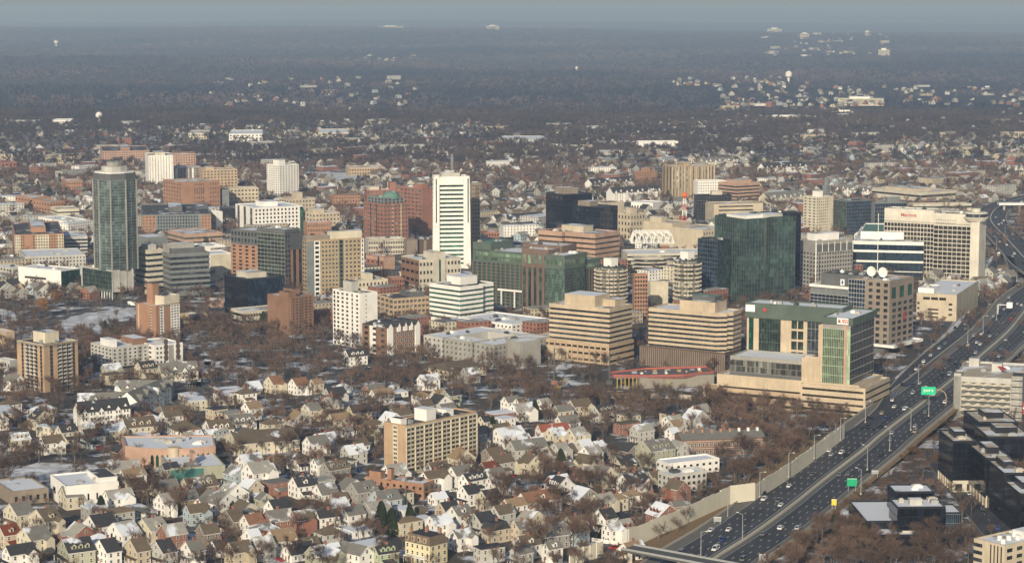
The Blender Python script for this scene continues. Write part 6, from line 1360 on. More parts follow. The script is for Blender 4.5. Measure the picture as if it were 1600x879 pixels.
# ======================================================== cars
CARC = dict(white=(.72, .72, .70), silver=(.42, .43, .44), black=(.015, .016, .018), grey=(.13, .135, .14), red=(.35, .02, .02), blue=(.03, .06, .20), tan=(.30, .25, .18), green=(.03, .08, .05))
TYRE = plain('tyre_rubber', (.02, .02, .02), .9)
def car_meshes(kind):
    """Body with bonnet and boot, glass house, roof, wheels. x is forward."""
    L, Wd, hb, hr = dict(sedan=(4.7, 1.85, .95, 1.45), suv=(4.9, 1.95, 1.1, 1.8), van=(5.6, 2.0, 1.2, 2.2), truck=(8.5, 2.4, 1.2, 3.3))[kind]
    prof = dict(sedan=[(-2.35, .35), (2.35, .35), (2.35, .7), (1.2, .92), (-1.7, .95), (-2.35, .85)], suv=[(-2.45, .4), (2.45, .4), (2.45, .9), (1.3, 1.08), (-2.4, 1.1), (-2.45, 1.0)],
                van=[(-2.8, .4), (2.8, .4), (2.8, .95), (1.9, 1.2), (-2.8, 1.2)], truck=[(-4.2, .6), (4.2, .6), (4.2, 1.4), (3.6, 1.6), (2.2, 1.6), (2.2, 1.1), (-4.2, 1.1)])[kind]
    cab = dict(sedan=[(-1.75, .95), (1.15, .92), (.35, 1.42), (-1.05, 1.45)], suv=[(-2.35, 1.1), (1.2, 1.08), (.5, 1.76), (-2.1, 1.8)], van=[(-2.7, 1.2), (1.85, 1.2), (1.2, 2.1), (-2.6, 2.15)], truck=[(2.3, 1.6), (3.7, 1.6), (3.4, 2.5), (2.3, 2.5)])[kind]
    def ext(P, y):
        m = MB(); n = len(P)
        for i in range(n): a_, b_ = P[i], P[(i + 1) % n]; m.face([(a_[0], -y, a_[1]), (b_[0], -y, b_[1]), (b_[0], y, b_[1]), (a_[0], y, a_[1])])
        m.face([(p[0], -y, p[1]) for p in P]); m.face([(p[0], y, p[1]) for p in P][::-1]); return m
    out = {'body': ext(prof, Wd / 2), 'windows': ext(cab, Wd / 2 - .12)}
    (x0, z0), (x1, z1) = cab[3], cab[2]; r = MB(); r.box(min(x0, x1), max(x0, x1), -Wd / 2 + .1, Wd / 2 - .1, max(z0, z1) - .02, max(z0, z1) + .05)
    for sx in (-1, 1): r.beam((x1, sx * (Wd / 2 - .14), z1), (cab[1][0], sx * (Wd / 2 - .12), cab[1][1]), .1); r.beam((x0, sx * (Wd / 2 - .14), z0), (cab[0][0], sx * (Wd / 2 - .12), cab[0][1]), .12)
    out['roof'] = r
    if kind == 'truck': c = MB(); c.box(-4.2, 2.1, -1.25, 1.25, 1.15, 3.6); out['cargo_box'] = c
    wl = MB(); n = 12; R_ = .34 if kind != 'truck' else .5
    for y in (-.12, .12): wl.face([(R_ * cos(2 * pi * i / n), y, R_ * sin(2 * pi * i / n)) for i in range(n)])
    for i in range(n): a0, a1 = 2 * pi * i / n, 2 * pi * (i + 1) / n; wl.face([(R_ * cos(a0), -.12, R_ * sin(a0)), (R_ * cos(a1), -.12, R_ * sin(a1)), (R_ * cos(a1), .12, R_ * sin(a1)), (R_ * cos(a0), .12, R_ * sin(a0))])
    return {k: v.mesh(k, TYRE) for k, v in out.items()}, wl.mesh('wheel', TYRE), L, Wd, R_
CM = {k: car_meshes(k) for k in ('sedan', 'suv', 'van', 'truck')}
CCACHE = {}
CARS = []
def car(kind, colr, p, rz, where):
    ms, wl, L, Wd, R_ = CM[kind]; cm = plain('car_paint_' + colr, CARC[colr], .3)
    t = put({'sedan': 'car', 'suv': 'car', 'van': 'van', 'truck': 'box_truck'}[kind], None, None, (p.x, p.y, p.z + .03), rz)
    for k, me in ms.items():
        key = (kind, colr, k)
        if key not in CCACHE:
            c = me.copy(); c.materials.clear(); c.materials.append(G['black'] if k == 'windows' else (plain('box_white', (.75, .75, .72)) if k == 'cargo_box' else cm)); CCACHE[key] = c
        put(k, CCACHE[key], t)
    xw = L * .31
    for sx in (-1, 1):
        for sy in (-1, 1): put('wheel', wl, t, (sx * xw, sy * (Wd / 2 - .1), R_))
    CARS.append((t, kind, colr, where, p.y)); return t
cr = random.Random(8)
def lane_cars(P, d, i0, i1, step, rev, where):
    Q = offset(P, d); L = 0; nxt = cr.uniform(5, step)
    for i in range(i0, min(i1, len(Q) - 1)):
        seg = Q[i + 1] - Q[i]; l = seg.length
        while L + l > nxt:
            s_ = (nxt - L) / l; p = Q[i] + seg * s_; u = seg.normalized() * (-1 if rev else 1)
            k = cr.choices(['sedan', 'suv', 'van', 'truck'], [6, 5, 1, .35])[0]; c = cr.choices(['white', 'silver', 'black', 'grey', 'red', 'blue', 'tan'], [5, 4, 4, 4, .8, .8, .6])[0]
            if k == 'truck': c = 'white'
            pr = proj(p.x, p.y)
            if pr[0] < 1615 and pr[1] < 885: car(k, c, p, math.atan2(u.y, u.x), where)
            nxt += cr.uniform(step * .55, step * 1.6)
        L += l
for d in (-4.9, -8.6, -12.3, -16.0, -19.5): lane_cars(MED, d, 8, 100, 74, True, 'on the left carriageway of the highway')
for d in (4.9, 8.6, 12.4, 16.0): lane_cars(MED, d, 8, 100, 88, False, 'on the right carriageway of the highway')
for d in (-10, -6, 6, 10, 14): lane_cars(UP, d, 6, 60, 105, d < 0, 'on the upper bend of the highway')
lane_cars(RAMP, 0, 2, 30, 30, False, 'on the slip road beside the highway')
for d in (-4, 4): lane_cars(S1, d, 0, 60, 42, d < 0, 'on the street left of the highway')
lane_cars(S7, 2, 2, 40, 40, True, 'on the bridge road at the bottom'); lane_cars(S3, 3, 0, 60, 45, False, 'on the street below the construction site')
for P, wh in ((S2, 'on the street below the white tower'), (S4, 'in the street by the low brick school'), (S5, 'in the street behind the mansion'), (S6, 'in the street below the playground'), (S8, 'in the street above the white Victorian houses'), (S11, 'in the street right of the grey townhouses'), (S12, 'in the street between the sandy offices'), (S10, 'on the road along the river park')):
    for d in (-3.2, 3.2): lane_cars(P, d, 0, 99, 62, d < 0, wh)
lane_cars(S9, 0, 0, 99, 40, True, 'in the lane between the black glass offices')
ORDW = ['nearest', 'second', 'third', 'fourth', 'fifth', 'sixth', 'seventh', 'eighth', 'ninth', 'tenth', 'eleventh', 'twelfth']
cb = {}
for c in CARS: cb.setdefault((c[1], c[2], c[3]), []).append(c)
for (kind, colr, wh), L in cb.items():
    L.sort(key=lambda c: c[4]); kn = {'sedan': 'saloon car', 'suv': 'tall estate car', 'van': 'van', 'truck': 'box truck'}[kind]
    for i, c in enumerate(L):
        lab = f'{colr} {kn} {wh}' + ('' if len(L) == 1 else f', {ORDW[min(i, 11)]}' + (' from the viewer' if i else ' the viewer'))
        tag(c[0], lab, {'van': 'van', 'truck': 'truck'}.get(kind, 'car'), 'vehicles on the roads')
pk = random.Random(4)
def parked():
    for h in HS:
        o, cx, cy, fl, wc, rc, ft, note, px, py = h
        if py < 640 or pk.random() > .42: continue
        for tr_ in range(6):
            an = pk.uniform(0, 6.28); x, y = cx + 9.5 * cos(an), cy + 9.5 * sin(an)
            if free(x, y, 1.0):
                k = pk.choice(['sedan', 'suv', 'sedan', 'van']); c = pk.choice(['white', 'silver', 'black', 'grey', 'grey', 'red', 'blue'])
                t = car(k, c, Vector((x, y, .1)), pk.choice((.7, -.85)) + pk.uniform(-.1, .1), ''); CARS.pop()
                tag(t, f"{c} {dict(sedan='car', suv='estate car', van='van')[k]} parked by the " + ' '.join((o['label']).replace(',', '').split()[:10]), 'van' if k == 'van' else 'car', 'parked cars'); occ(x, y, 2.5); break
parked()
# ======================================================== lamps, signs
def lamp_meshes():
    m = MB(); m.cyl(0, 0, .22, 0, 12.5, 8, r2=.12); a_ = m.mesh('pole', M_METAL)
    m = MB(); m.beam((0, 0, 12.3), (2.6, 0, 13), .16); b_ = m.mesh('arm', M_METAL); m = MB(); m.box(2.3, 3.4, -.22, .22, 12.85, 13.1, bottom=True); c_ = m.mesh('lamp_head', M_WMETAL); m = MB(); m.cyl(0, 0, .45, 0, .8, 8); return a_, b_, c_, m.mesh('base', M_CONC)
LMs = lamp_meshes(); LAMPS = []
def lamp(px, py, z, rz, label, where=None):
    x, y = ground(px, py, z); t = put('street_lamp', None, None, (x, y, z), rz)
    for nme, me in zip(('pole', 'arm', 'lamp_head', 'base'), LMs): put(nme, me, t)
    tag(t, label, 'street lamp', 'lamps along the highway')
SEC = ['nearest', 'second', 'third', 'fourth', 'fifth', 'sixth', 'seventh', 'eighth']
for i, (px, py, z) in enumerate([(1095, 873, 0), (1137, 810, 0), (1187, 776, 2), (1232, 745, 4), (1272, 716, 5), (1313, 688, 6), (1352, 660, 6), (1435, 600, 6)]): lamp(px, py, z, -.6, f'tall grey street lamp at the left edge of the highway, {SEC[i]} from the bottom')
for i, (px, py, z) in enumerate([(1160, 845, 1), (1355, 734, 5), (1390, 704, 6), (1345, 772, 5)]): lamp(px, py, z, 2.4, f'tall grey street lamp on the right side of the highway, {SEC[i]} in the row')
for i, (px, py, z) in enumerate([(1451, 650, 6), (1423, 672, 6), (1536, 520, 6), (1512, 535, 6), (1557, 500, 6), (1557, 390, 5), (1570, 370, 5)]): lamp(px, py, z, 2.4 if i % 2 else -.7, f'street lamp by the upper highway bend, {SEC[i]} in the row')
def sign(label, px, py, z, w_, h_, top, colr, name='road_sign', text=None, rz=0, cat='road sign'):
    x, y = ground(px, py, z); t = thing(name, label, cat, (x, y, z), rz); m = MB(); m.box(-w_ / 2, w_ / 2, -.1, .1, top - h_, top); m.build('sign_board', colr, t)
    m = MB(); m.box(-w_ / 2 + .15, w_ / 2 - .15, -.14, -.11, top - .35, top - .2); m.build('sign_border', WHT, t)
    for s_ in (-1, 1): m = MB(); m.box(s_ * w_ * .35 - .12, s_ * w_ * .35 + .12, .12, .35, 0, top); m.build('post', M_METAL, t)
    if text: sign_text(text, h_ * .5, t, (0, -.16, top - h_ * .55), 0, WHT)
sign('small grey sign panel on the dry bank below the noise wall', 1121, 821, 0, 3.6, 2.4, 4.4, M_METAL); sign('yellow warning sign between the highway and the low black office', 1303, 795, 1, 2.4, 3, 5, plain('sign_yellow', (.7, .55, .05)))
sign('green exit sign beside the right carriageway near the low black office', 1331, 768, 1, 5, 4, 7, GRN); sign('pale grey sign panel under the right carriageway near the low black office', 1367, 746, 1, 3.6, 2, 4, M_METAL)
sign('pale grey sign panel at the bottom among the bare trees', 1191, 882, 0, 3, 3, 5, M_METAL)
x, y = ground(1478, 632, 6); t = thing('gantry_sign', 'bright green highway sign hanging from a curved steel arm over the right carriageway', 'road sign', (x, y, 6)); m = MB()
pr_ = [(0, 0, 0), (0, 0, 5.5), (-1.2, 0, 7.8), (-4, 0, 9.2), (-8, 0, 9.4)]
for a_, b_ in zip(pr_, pr_[1:]): m.beam(a_, b_, .45)
m.build('curved_arm', plain('tan_steel', (.35, .28, .18)), t); m = MB(); m.box(-15, -6.5, -.6, -.4, 6.2, 11); m.build('sign_board', plain('bright_sign_green', (0.0, 0.50, 0.24)), t); sign_text('EXIT 8', 2.0, t, (-10.8, -.7, 8.6), 0, WHT)
x, y = ground(1559, 492, 6); t = thing('gantry_sign', 'white backed sign panel on a steel mast arm by the upper highway bend', 'road sign', (x, y, 6)); m = MB(); m.box(-.3, .3, -.3, .3, 0, 8); m.beam((0, 0, 8), (9, 0, 8), .5); m.build('mast_arm', M_WMETAL, t); m = MB(); m.box(6.5, 11, -.5, -.3, 5.5, 10); m.build('sign_board', WHT, t)
# small stuff along the road: roadside lights of the street
# ======================================================== construction site
x, y = ground(1045, 604); t = thing('unfinished_building', 'unfinished concrete building wrapped in red safety netting on the construction site', 'construction', (x, y, 0), .25); t.scale = (.78, .72, .8)
m = MB(); m.box(-26, 38, -4, 26, 0, 9); m.build('concrete_floor', plain('raw_concrete', (.26, .24, .20), .9), t)
m = MB(); m.prism([(-46, 6), (-20, -4), (10, -8), (40, 2), (42, 30), (-10, 34), (-44, 22)], 9, 9.6, 0, True); m.build('deck', plain('deck_dark', (.10, .09, .10)), t)
net = plain('red_netting', (.36, .10, .07), .9)
for k_ in range(16):
    kx, ky = -34 + (k_ * 13) % 68, 4 + (k_ * 7) % 22; q_ = MB(); q_.box(kx, kx + 1 + k_ % 4, ky, ky + 1 + k_ % 3, 9.6, 10.4 + (k_ % 3) * .5); q_.build('stacked_material', [M_CONC, M_WMETAL, plain('timber', (.35, .22, .10)), M_METAL][k_ % 4], t)
net = MATS['red_netting']
m = MB(); PP = [(-46, 6), (-20, -4), (10, -8), (40, 2), (42, 30), (-10, 34), (-44, 22)]
for i in range(7): a_, b_ = PP[i], PP[(i + 1) % 7]; m.face([(*a_, 9.6), (*b_, 9.6), (*b_, 11.0), (*a_, 11.0)]); m.face([(a_[0], a_[1] - .05, 8.2), (b_[0], b_[1] - .05, 8.2), (b_[0], b_[1] - .05, 8.9), (a_[0], a_[1] - .05, 8.9)])
m.build('safety_netting', net, t)
for k in range(14): m = MB(); x_ = -44 + k * 3.2; m.box(x_, x_ + .6, 2 - k * .5, 2.6 - k * .5, 0, 9); m.build('prop', plain('yellow_prop', (.45, .33, .08)), t)
occ(x, y, 30); occ(x + 25, y + 10, 25); occ(x - 30, y, 22); occ(x - 55, y - 20, 25)
def excavator(px, py, rz, lab, colr=(.38, .25, .04)):
    x, y = ground(px, py); t = thing('excavator', lab, 'excavator', (x, y, 0), rz); ym = plain('machine_yellow', colr)
    for s_ in (-1, 1): m = MB(); m.box(-2.2, 2.2, s_ * 1.3 - .35, s_ * 1.3 + .35, 0, .9); m.build('track', TYRE, t)
    m = MB(); m.box(-2.2, 1.4, -1.4, 1.4, 1.1, 2.5); m.build('body', ym, t); m = MB(); m.box(.2, 1.6, -1.4, -.2, 2.5, 3.7); m.build('cab', G['dark'], t)
    m = MB(); m.beam((1.2, .3, 2.2), (4.8, .3, 6.4), .6); m.beam((4.8, .3, 6.4), (7.6, .3, 3.4), .45); m.build('boom', ym, t); m = MB(); m.beam((7.6, .3, 3.4), (7.0, .3, 2.2), 1.2, .9); m.build('bucket', M_DKMETAL, t)
excavator(872, 608, .4, 'yellow excavator at the left part of the construction site'); excavator(932, 622, 2.6, 'yellow excavator in front of the construction props'); excavator(975, 600, .2, 'yellow excavator right beside the red netted building'); excavator(1010, 626, 1.2, 'small blue digging machine at the front of the construction site', (.05, .12, .3))
for i, (px, py, hh, lab) in enumerate(((866, 600, 38, 'slender grey crane mast at the left of the construction site'), (952, 600, 34, 'dark drilling rig mast in the middle of the construction site'))):
    x, y = ground(px, py); t = thing('drill_rig', lab, 'drilling rig', (x, y, 0)); m = MB(); m.beam((0, 0, 0), (0, 0, hh * .62), .8); m.build('mast', M_DKMETAL, t); m = MB(); m.box(-2, 2, -1.5, 1.5, 0, 2.6); m.build('body', W['redbrick'] if i == 0 else M_DKMETAL, t); m = MB(); m.beam((0, 0, hh * .5), (5, 0, hh * .62), .4); m.beam((5, 0, hh * .62), (9, 0, hh * .4), .3); m.build('jib', M_DKMETAL, t)
# canal wall in front of the site and curved lawn
m = MB(); P = smooth([(*ground(*p), 0) for p in [(955, 622), (1000, 622), (1045, 622), (1080, 625)]], 4); wallrib(m, P, 0, .8, 0, 3.2); o = m.build('canal_wall', M_CONC); tag(o, 'straight pale concrete wall in front of the construction site', 'wall')
m = MB(); P = smooth([(*ground(*p), 0) for p in [(1168, 694), (1130, 688), (1090, 684), (1068, 683)]], 3); wallrib(m, P, 0, .4, 0, 2.0); o = m.build('white_fence', W['white']); tag(o, 'long white fence behind the brick townhouse row', 'fence')
m = MB(); P = smooth([(*ground(*p), 0) for p in [(903, 840), (930, 846), (965, 851)]], 3); wallrib(m, P, 0, .2, 0, 1.8); o = m.build('white_fence', W['white']); tag(o, 'white garden fence beside the bridge at the end of the noise wall', 'fence')
# ======================================================== utility poles
for i, (px, py, h_) in enumerate([(245, 832, 11), (463, 744, 13), (546, 765, 13), (634, 790, 13), (948, 838, 11), (1035, 806, 11), (312, 700, 12), (85, 800, 11), (1079, 785, 11), (415, 640, 12), (707, 640, 12), (1230, 690, 10)]):
    x, y = ground(px, py); t = put('utility_pole', None, None, (x, y, 0)); m = MB(); m.cyl(0, 0, .2, 0, h_, 6, r2=.13); m.build('pole', plain('pole_wood', (.20, .13, .08)), t); m = MB(); m.beam((-1.2, 0, h_ - .8), (1.2, 0, h_ - .8), .15); m.build('crossarm', plain('pole_wood', (.20, .13, .08)), t)
    near = min(HS, key=lambda h: (h[1] - x) ** 2 + (h[2] - y) ** 2); tag(t, f'wooden utility pole beside the {COLN[near[4]]} house with {ROFN[near[5]]} roof, {SEC[i % 8] if i < 8 else "later"} of the poles', 'utility pole', 'utility poles')
tag(t, 'short wooden utility pole at the upper end of the noise wall', 'utility pole')
# ======================================================== trees
def barkmat(name, c1, c2, scale=.05):
    m, t, b = newmat(name); g = t.nodes.new('ShaderNodeNewGeometry'); oi = t.nodes.new('ShaderNodeObjectInfo')
    f = ramp(t, noise(t, scale, 3, vec=g.outputs['Position']), [(.35, 0), (.65, 1)])
    c = mixc(t, f, c1, c2); c = mixc(t, 1.0, c, ramp(t, oi.outputs['Random'], [(0, .75), (1, 1.3)]), 'MULTIPLY')
    t.links.new(c, b.inputs['Base Color']); b.inputs['Roughness'].default_value = .95; b.inputs['Specular IOR Level'].default_value = .05; return m
BARK = barkmat('bare_twigs', (0.080, 0.056, 0.045), (0.175, 0.115, 0.085), .022); TRUNKM = barkmat('grey_bark', (0.14, 0.115, 0.095), (0.20, 0.17, 0.14))
FIR = barkmat('dark_evergreen', (0.018, 0.028, 0.014), (0.045, 0.058, 0.026)); WILLOW = barkmat('willow_twigs', (0.28, 0.14, 0.045), (0.34, 0.19, 0.07))
def tree_arrays(seed, h, twigs, tw, tl, levels=3, spread=.42):
    """Bare tree: tapered trunk and limbs (3 sided) ending in fans of thin twigs. Returns verts, tris of limbs and of twigs."""
    r = random.Random(seed); V, F1, F2 = [], [], []; tips = []
    def limb(a, d, L, w0, lev):
        b = a + d * L; w1 = w0 * .55
        x = d.orthogonal().normalized(); y = d.cross(x); i = len(V)
        for c, w in ((a, w0), (b, w1)):
            for k in range(3): q = 2 * pi * k / 3; V.append(tuple(c + (x * cos(q) + y * sin(q)) * w))
        for k in range(3): j = (k + 1) % 3; F1.extend([(i + k, i + j, i + 3 + j), (i + k, i + 3 + j, i + 3 + k)])
        if lev >= 1: tips.append((a, b, d))
        if lev < levels:
            n = r.choice((3, 4)) if lev else r.choice((5, 6, 7))
            for k in range(n):
                s = r.uniform(.45, 1.0) if lev else r.uniform(.5, 1.0); p = a + d * (L * s)
                az = r.uniform(0, 2 * pi); til = r.uniform(.5, 1.15) * (spread * 2); dd = (d + (x * cos(az) + y * sin(az)) * til); dd.z = max(dd.z, .05) + .12; dd.normalize()
                limb(p, dd, L * r.uniform(.48, .7) if lev else h * r.uniform(.26, .38), w1 * r.uniform(.55, .8), lev + 1)
    limb(Vector((0, 0, 0)), Vector((r.uniform(-.06, .06), r.uniform(-.06, .06), 1)).normalized(), h * .48, h * .022, 0)
    for k in range(twigs):
        a, b, d = r.choice(tips); p = a.lerp(b, r.uniform(.3, 1.05)); dd = (d * .6 + Vector((r.gauss(0, .7), r.gauss(0, .7), r.gauss(.25, .5)))).normalized(); L = tl * r.uniform(.5, 1.3)
        s = dd.cross(Vector((r.gauss(0, 1), r.gauss(0, 1), r.gauss(0, 1)))).normalized() * tw; i = len(V)
        V.extend([tuple(p - s), tuple(p + s), tuple(p + dd * L)]); F2.append((i, i + 1, i + 2))
    return np.array(V), np.array(F1), np.array(F2)
def fir_arrays(seed, h, n, sz, rw=.26):
    r = random.Random(seed); V, F2 = [], []
    for k in range(n):
        u = r.random() ** .8; z = h * (.08 + .9 * u); rad = h * rw * (1 - u) ** .8 * r.uniform(.55, 1.08); az = r.uniform(0, 2 * pi); p = Vector((rad * cos(az), rad * sin(az), z)); d = Vector((cos(az), sin(az), -.45)).normalized(); s = d.cross(Vector((0, 0, 1))).normalized() * sz * r.uniform(.5, 1.1); L = sz * r.uniform(1.2, 2.4); i = len(V)
        V.extend([tuple(p - s + Vector((0, 0, sz * .5))), tuple(p + s), tuple(p + d * L)]); F2.append((i, i + 1, i + 2))
    return np.array(V), np.array(F2)
def mk(name, V, Fs, mats):
    m = bpy.data.meshes.new(name); allf = np.concatenate(Fs); m.vertices.add(len(V)); m.vertices.foreach_set('co', V.astype('f').ravel()); n = len(allf)
    m.loops.add(n * 3); m.polygons.add(n); m.loops.foreach_set('vertex_index', allf.astype('i').ravel()); m.polygons.foreach_set('loop_start', np.arange(0, n * 3, 3, dtype='i')); m.polygons.foreach_set('loop_total', np.full(n, 3, 'i'))
    for x in mats: m.materials.append(x)
    mi = np.concatenate([np.full(len(f), i, 'i') for i, f in enumerate(Fs)]); m.polygons.foreach_set('material_index', mi); m.update(); m.validate(); return m
TREES = []
for s_ in range(7):
    V, F1, F2 = tree_arrays(40 + s_, 13, 1500, .033, 1.8, 4, .38 + .05 * (s_ % 3))
    used = np.unique(F1); Va = V; trunk = mk('trunk', Va[:F1.max() + 1], [F1], [TRUNKM]); Vb = V[F1.max() + 1:]; crown = mk('crown', Vb, [F2 - (F1.max() + 1)], [BARK]); TREES.append((trunk, crown))
FIRS = []
for s_ in range(3):
    V, F2 = fir_arrays(80 + s_, 11, 1500, .42, .24 + .05 * s_); m = MB(); m.cyl(0, 0, .25, 0, 9, 6, r2=.08); FIRS.append((m.mesh('trunk', TRUNKM), mk('crown', V, [F2], [FIR])))
tr = random.Random(3)
def tree(x, y, s, lab, grp, kind='bare', k=None):
    tk, cr_ = (TREES if kind == 'bare' else FIRS)[(k if k is not None else tr.randrange(99)) % (7 if kind == 'bare' else 3)]
    o = put('bare_tree' if kind == 'bare' else 'evergreen_tree', None, None, (x, y, 0), tr.uniform(0, 6.28)); o.scale = (s * tr.uniform(.9, 1.15), s * tr.uniform(.9, 1.15), s)
    put('trunk', tk, o); put('crown', cr_, o); tag(o, lab, 'tree', grp); return o
# (a) single trees one can point to
for px, py, s, k, lab in ((122, 762, 1.15, 0, 'round crowned bare tree alone in the snowy playground'), (75, 772, .7, 1, 'small bare tree in the snow of the playground, right of two'), (50, 765, .7, 2, 'small bare tree in the snow of the playground, left of two'),
        (18, 770, 1.6, 3, 'big pale barked bare tree at the left edge by the playground'), (208, 790, 1.2, 4, 'bare tree in front of the tan townhouses, left of the pair'), (232, 792, 1.3, 5, 'bare tree in front of the tan townhouses, right of the pair'),
        (440, 560, 1.3, 6, 'wide spreading bare tree in the gap left of the white tower'), (845, 868, 1.5, 0, 'tall bare tree group leader before the grey house near the bridge'), (895, 868, 1.6, 1, 'tallest bare tree at the bottom left of the short noise wall'),
        (765, 580, 1.2, 2, 'bare tree against the grey courtyard block'), (1330, 700 - 70, 1.1, 4, 'bare tree below the sandstone terraces')):
    x, y = ground(px, py); tree(x, y, s, lab, None, 'bare', k)
EV = [(158, 808, 1.0), (366, 790, .8), (364, 806, .7), (596, 830, 1.35), (612, 836, 1.2), (640, 820, 1.0), (412, 515, 1.3), (430, 512, 1.0), (836, 655, 1.1), (165, 530, 1.3), (178, 532, 1.1), (845, 553, .9), (838, 556, .8), (940, 842, .5), (948, 843, .5), (955, 844, .5), (876, 705 + 30, 1.1), (1303, 838, 1.0), (1350, 858, 1.1), (22, 878, .6), (60, 880, .6), (1505, 437, 1.0), (1512, 430, .9), (770, 735 - 60, .9), (545, 366, 1.5), (826, 852, .6)]
for i, (px, py, s) in enumerate(EV):
    x, y = ground(px, py); near = min(LM.items(), key=lambda q: (q[1].o[0] - x) ** 2 + (q[1].o[1] - y) ** 2)[0]; hn = min(HS, key=lambda h: (h[1] - x) ** 2 + (h[2] - y) ** 2)
    where = f'{COLN[hn[4]]} house with {ROFN[hn[5]]} roof' if py > 640 else 'downtown apartment and office blocks'
    tree(x, y, s, f'evergreen tree beside the {where}, {["first", "second", "third", "fourth", "fifth", "sixth", "seventh", "eighth", "ninth", "tenth", "eleventh", "twelfth"][sorted(q[0] for q in EV).index(px) % 12]} from the left', 'evergreen trees', 'fir')
x, y = ground(66, 486)
V, F1, F2 = tree_arrays(99, 11, 1500, .05, 1.8, 4, .5); wt, wc_ = mk('trunk', V[:F1.max() + 1], [F1], [TRUNKM]), mk('crown', V[F1.max() + 1:], [F2 - F1.max() - 1], [WILLOW])
for px, py, lab in ((64, 495, 'orange twigged willow in the riverside park, left of two'), (86, 482, 'orange twigged willow in the riverside park, right of two')):
    x, y = ground(px, py); o = put('willow_tree', None, None, (x, y, 0)); o.scale = (1.5, 1.5, 1.3); put('trunk', wt, o); put('crown', wc_, o); tag(o, lab, 'tree')
# (b) bare trees of the near neighbourhood
ZONES = [  # polygon in picture coordinates, name, how many of the 260
 ([(1130, 690), (1320, 640), (1320, 690), (1230, 740), (1150, 770), (1110, 760)], 'the noise wall and the sandstone complex', 60),
 ([(1190, 830), (1300, 835), (1420, 850), (1510, 850), (1515, 905), (1180, 905)], 'the low black glass office at the bottom edge', 70),
 ([(740, 750), (900, 745), (960, 800), (900, 900), (800, 900), (745, 830)], 'the mansion and the bridge road', 42),
 ([(0, 600), (130, 600), (190, 700), (150, 720), (0, 730)], 'the tan balcony tower', 34), ([(200, 780), (420, 790), (600, 830), (640, 900), (200, 900)], 'the white houses at the bottom left', 34),
 ([(430, 640), (600, 640), (600, 740), (440, 740)], 'the cream grid slab on its left', 34), ([(870, 720), (1010, 720), (1050, 800), (940, 830), (880, 790)], 'the noise wall and the orange roofed houses', 22)]
def inpoly(px, py, P):
    c = False; j = len(P) - 1
    for i in range(len(P)):
        if (P[i][1] > py) != (P[j][1] > py) and px < (P[j][0] - P[i][0]) * (py - P[i][1]) / (P[j][1] - P[i][1]) + P[i][0]: c = not c
        j = i
    return c
ntree = 0
for P, nm, cnt in ZONES:
    xs = [p[0] for p in P]; yy = [p[1] for p in P]; k = 0; tries = 0
    while k < cnt and tries < 9000:
        tries += 1; px, py = tr.uniform(min(xs), max(xs)), tr.uniform(min(yy), max(yy))
        if not inpoly(px, py, P): continue
        x, y = ground(px, py)
        if not free(x, y, .5): continue
        tree(x, y, tr.uniform(.6, 1.12), f'bare brown winter tree standing near {nm}', f'bare trees near {nm}'); occ(x, y, 1.2); k += 1
BUSH = [(lambda A_: (A_[0][A_[1].max() + 1:] * np.array([.55, .55, .42]) - np.array([0, 0, 1.6]), np.zeros((0, 3), int), A_[2] - (A_[1].max() + 1)))(tree_arrays(260 + i, 11, 300, .05, 2.2, 2, .8)) for i in range(3)]
# (c) everything further: countless bare trees, one mass per band
def mass(name, label, protos, pts, mats):
    Vs, Fa = [], [[], []]; off = 0
    for (x, y, z, s, rz, hs) in pts:
        V, F1, F2 = protos[tr.randrange(len(protos))]; c, q = cos(rz), sin(rz); W_ = np.empty_like(V); W_[:, 0] = (V[:, 0] * c - V[:, 1] * q) * s + x; W_[:, 1] = (V[:, 0] * q + V[:, 1] * c) * s + y; W_[:, 2] = V[:, 2] * s * hs + z
        Vs.append(W_)
        if len(F1): Fa[0].append(F1 + off)
        Fa[1].append(F2 + off); off += len(V)
    Fs = [np.concatenate(f) if f else np.zeros((0, 3), int) for f in Fa]
    o = put(name, mk(name, np.concatenate(Vs), Fs, mats)); o['label'] = label; o['category'] = 'trees'; o['kind'] = 'stuff'; return o
mid = [tree_arrays(200 + s_, 12, 260, .075, 2.1, 2, .43) for s_ in range(5)]
def scatter(n, y0, y1, dens=None, r=2.0, smin=.6, smax=1.1, x0=-40, x1=1640, avoid=None, rec=False):
    out = []; k = 0; tries = 0
    while k < n and tries < n * 6:
        tries += 1; Y0, Y1 = ground(800, y1)[1], ground(800, y0)[1]
        # even per ground area inside the view
        Y = math.sqrt(tr.uniform(Y0 * Y0, Y1 * Y1)); x = tr.uniform(x0 - 800, x1 - 800) / F * Y; px, py = proj(x, Y)
        if dens and tr.random() > dens(px, py, x, Y): continue
        if not free(x, Y, r): continue
        out.append((x, Y, relief(x, Y), tr.uniform(smin, smax), tr.uniform(0, 6.28), tr.uniform(.85, 1.15))); k += 1
        if rec: occ(x, Y, 1)
    return out
def nz(x, y, s=160): return .5 + .25 * sin(x / s + 2 * sin(y / (s * 1.7))) + .25 * sin(y / (s * 1.3) + 1.7 * sin(x / s * .8))
def openland(px, py):     # snow fields and big roads stay open
    for P in (SN1, SN2, SN3):
        if inpoly(px, py, P): return True
    return False
SN1 = [(80, 525), (70, 505), (110, 490), (210, 478), (215, 515)]; SN2 = [(10, 765), (22, 733), (60, 722), (160, 726), (160, 745), (75, 768)]; SN3 = [(470, 268), (560, 270), (585, 284), (520, 290)]
def d1(px, py, x, y):
    if openland(px, py): return .04
    if px > 1240 and py > 620 and px < 1330 + (879 - py): return .15
    if 830 < px < 1110 and 575 < py < 625: return .12
    return .35 + .65 * (nz(x, y, 60) > .42)
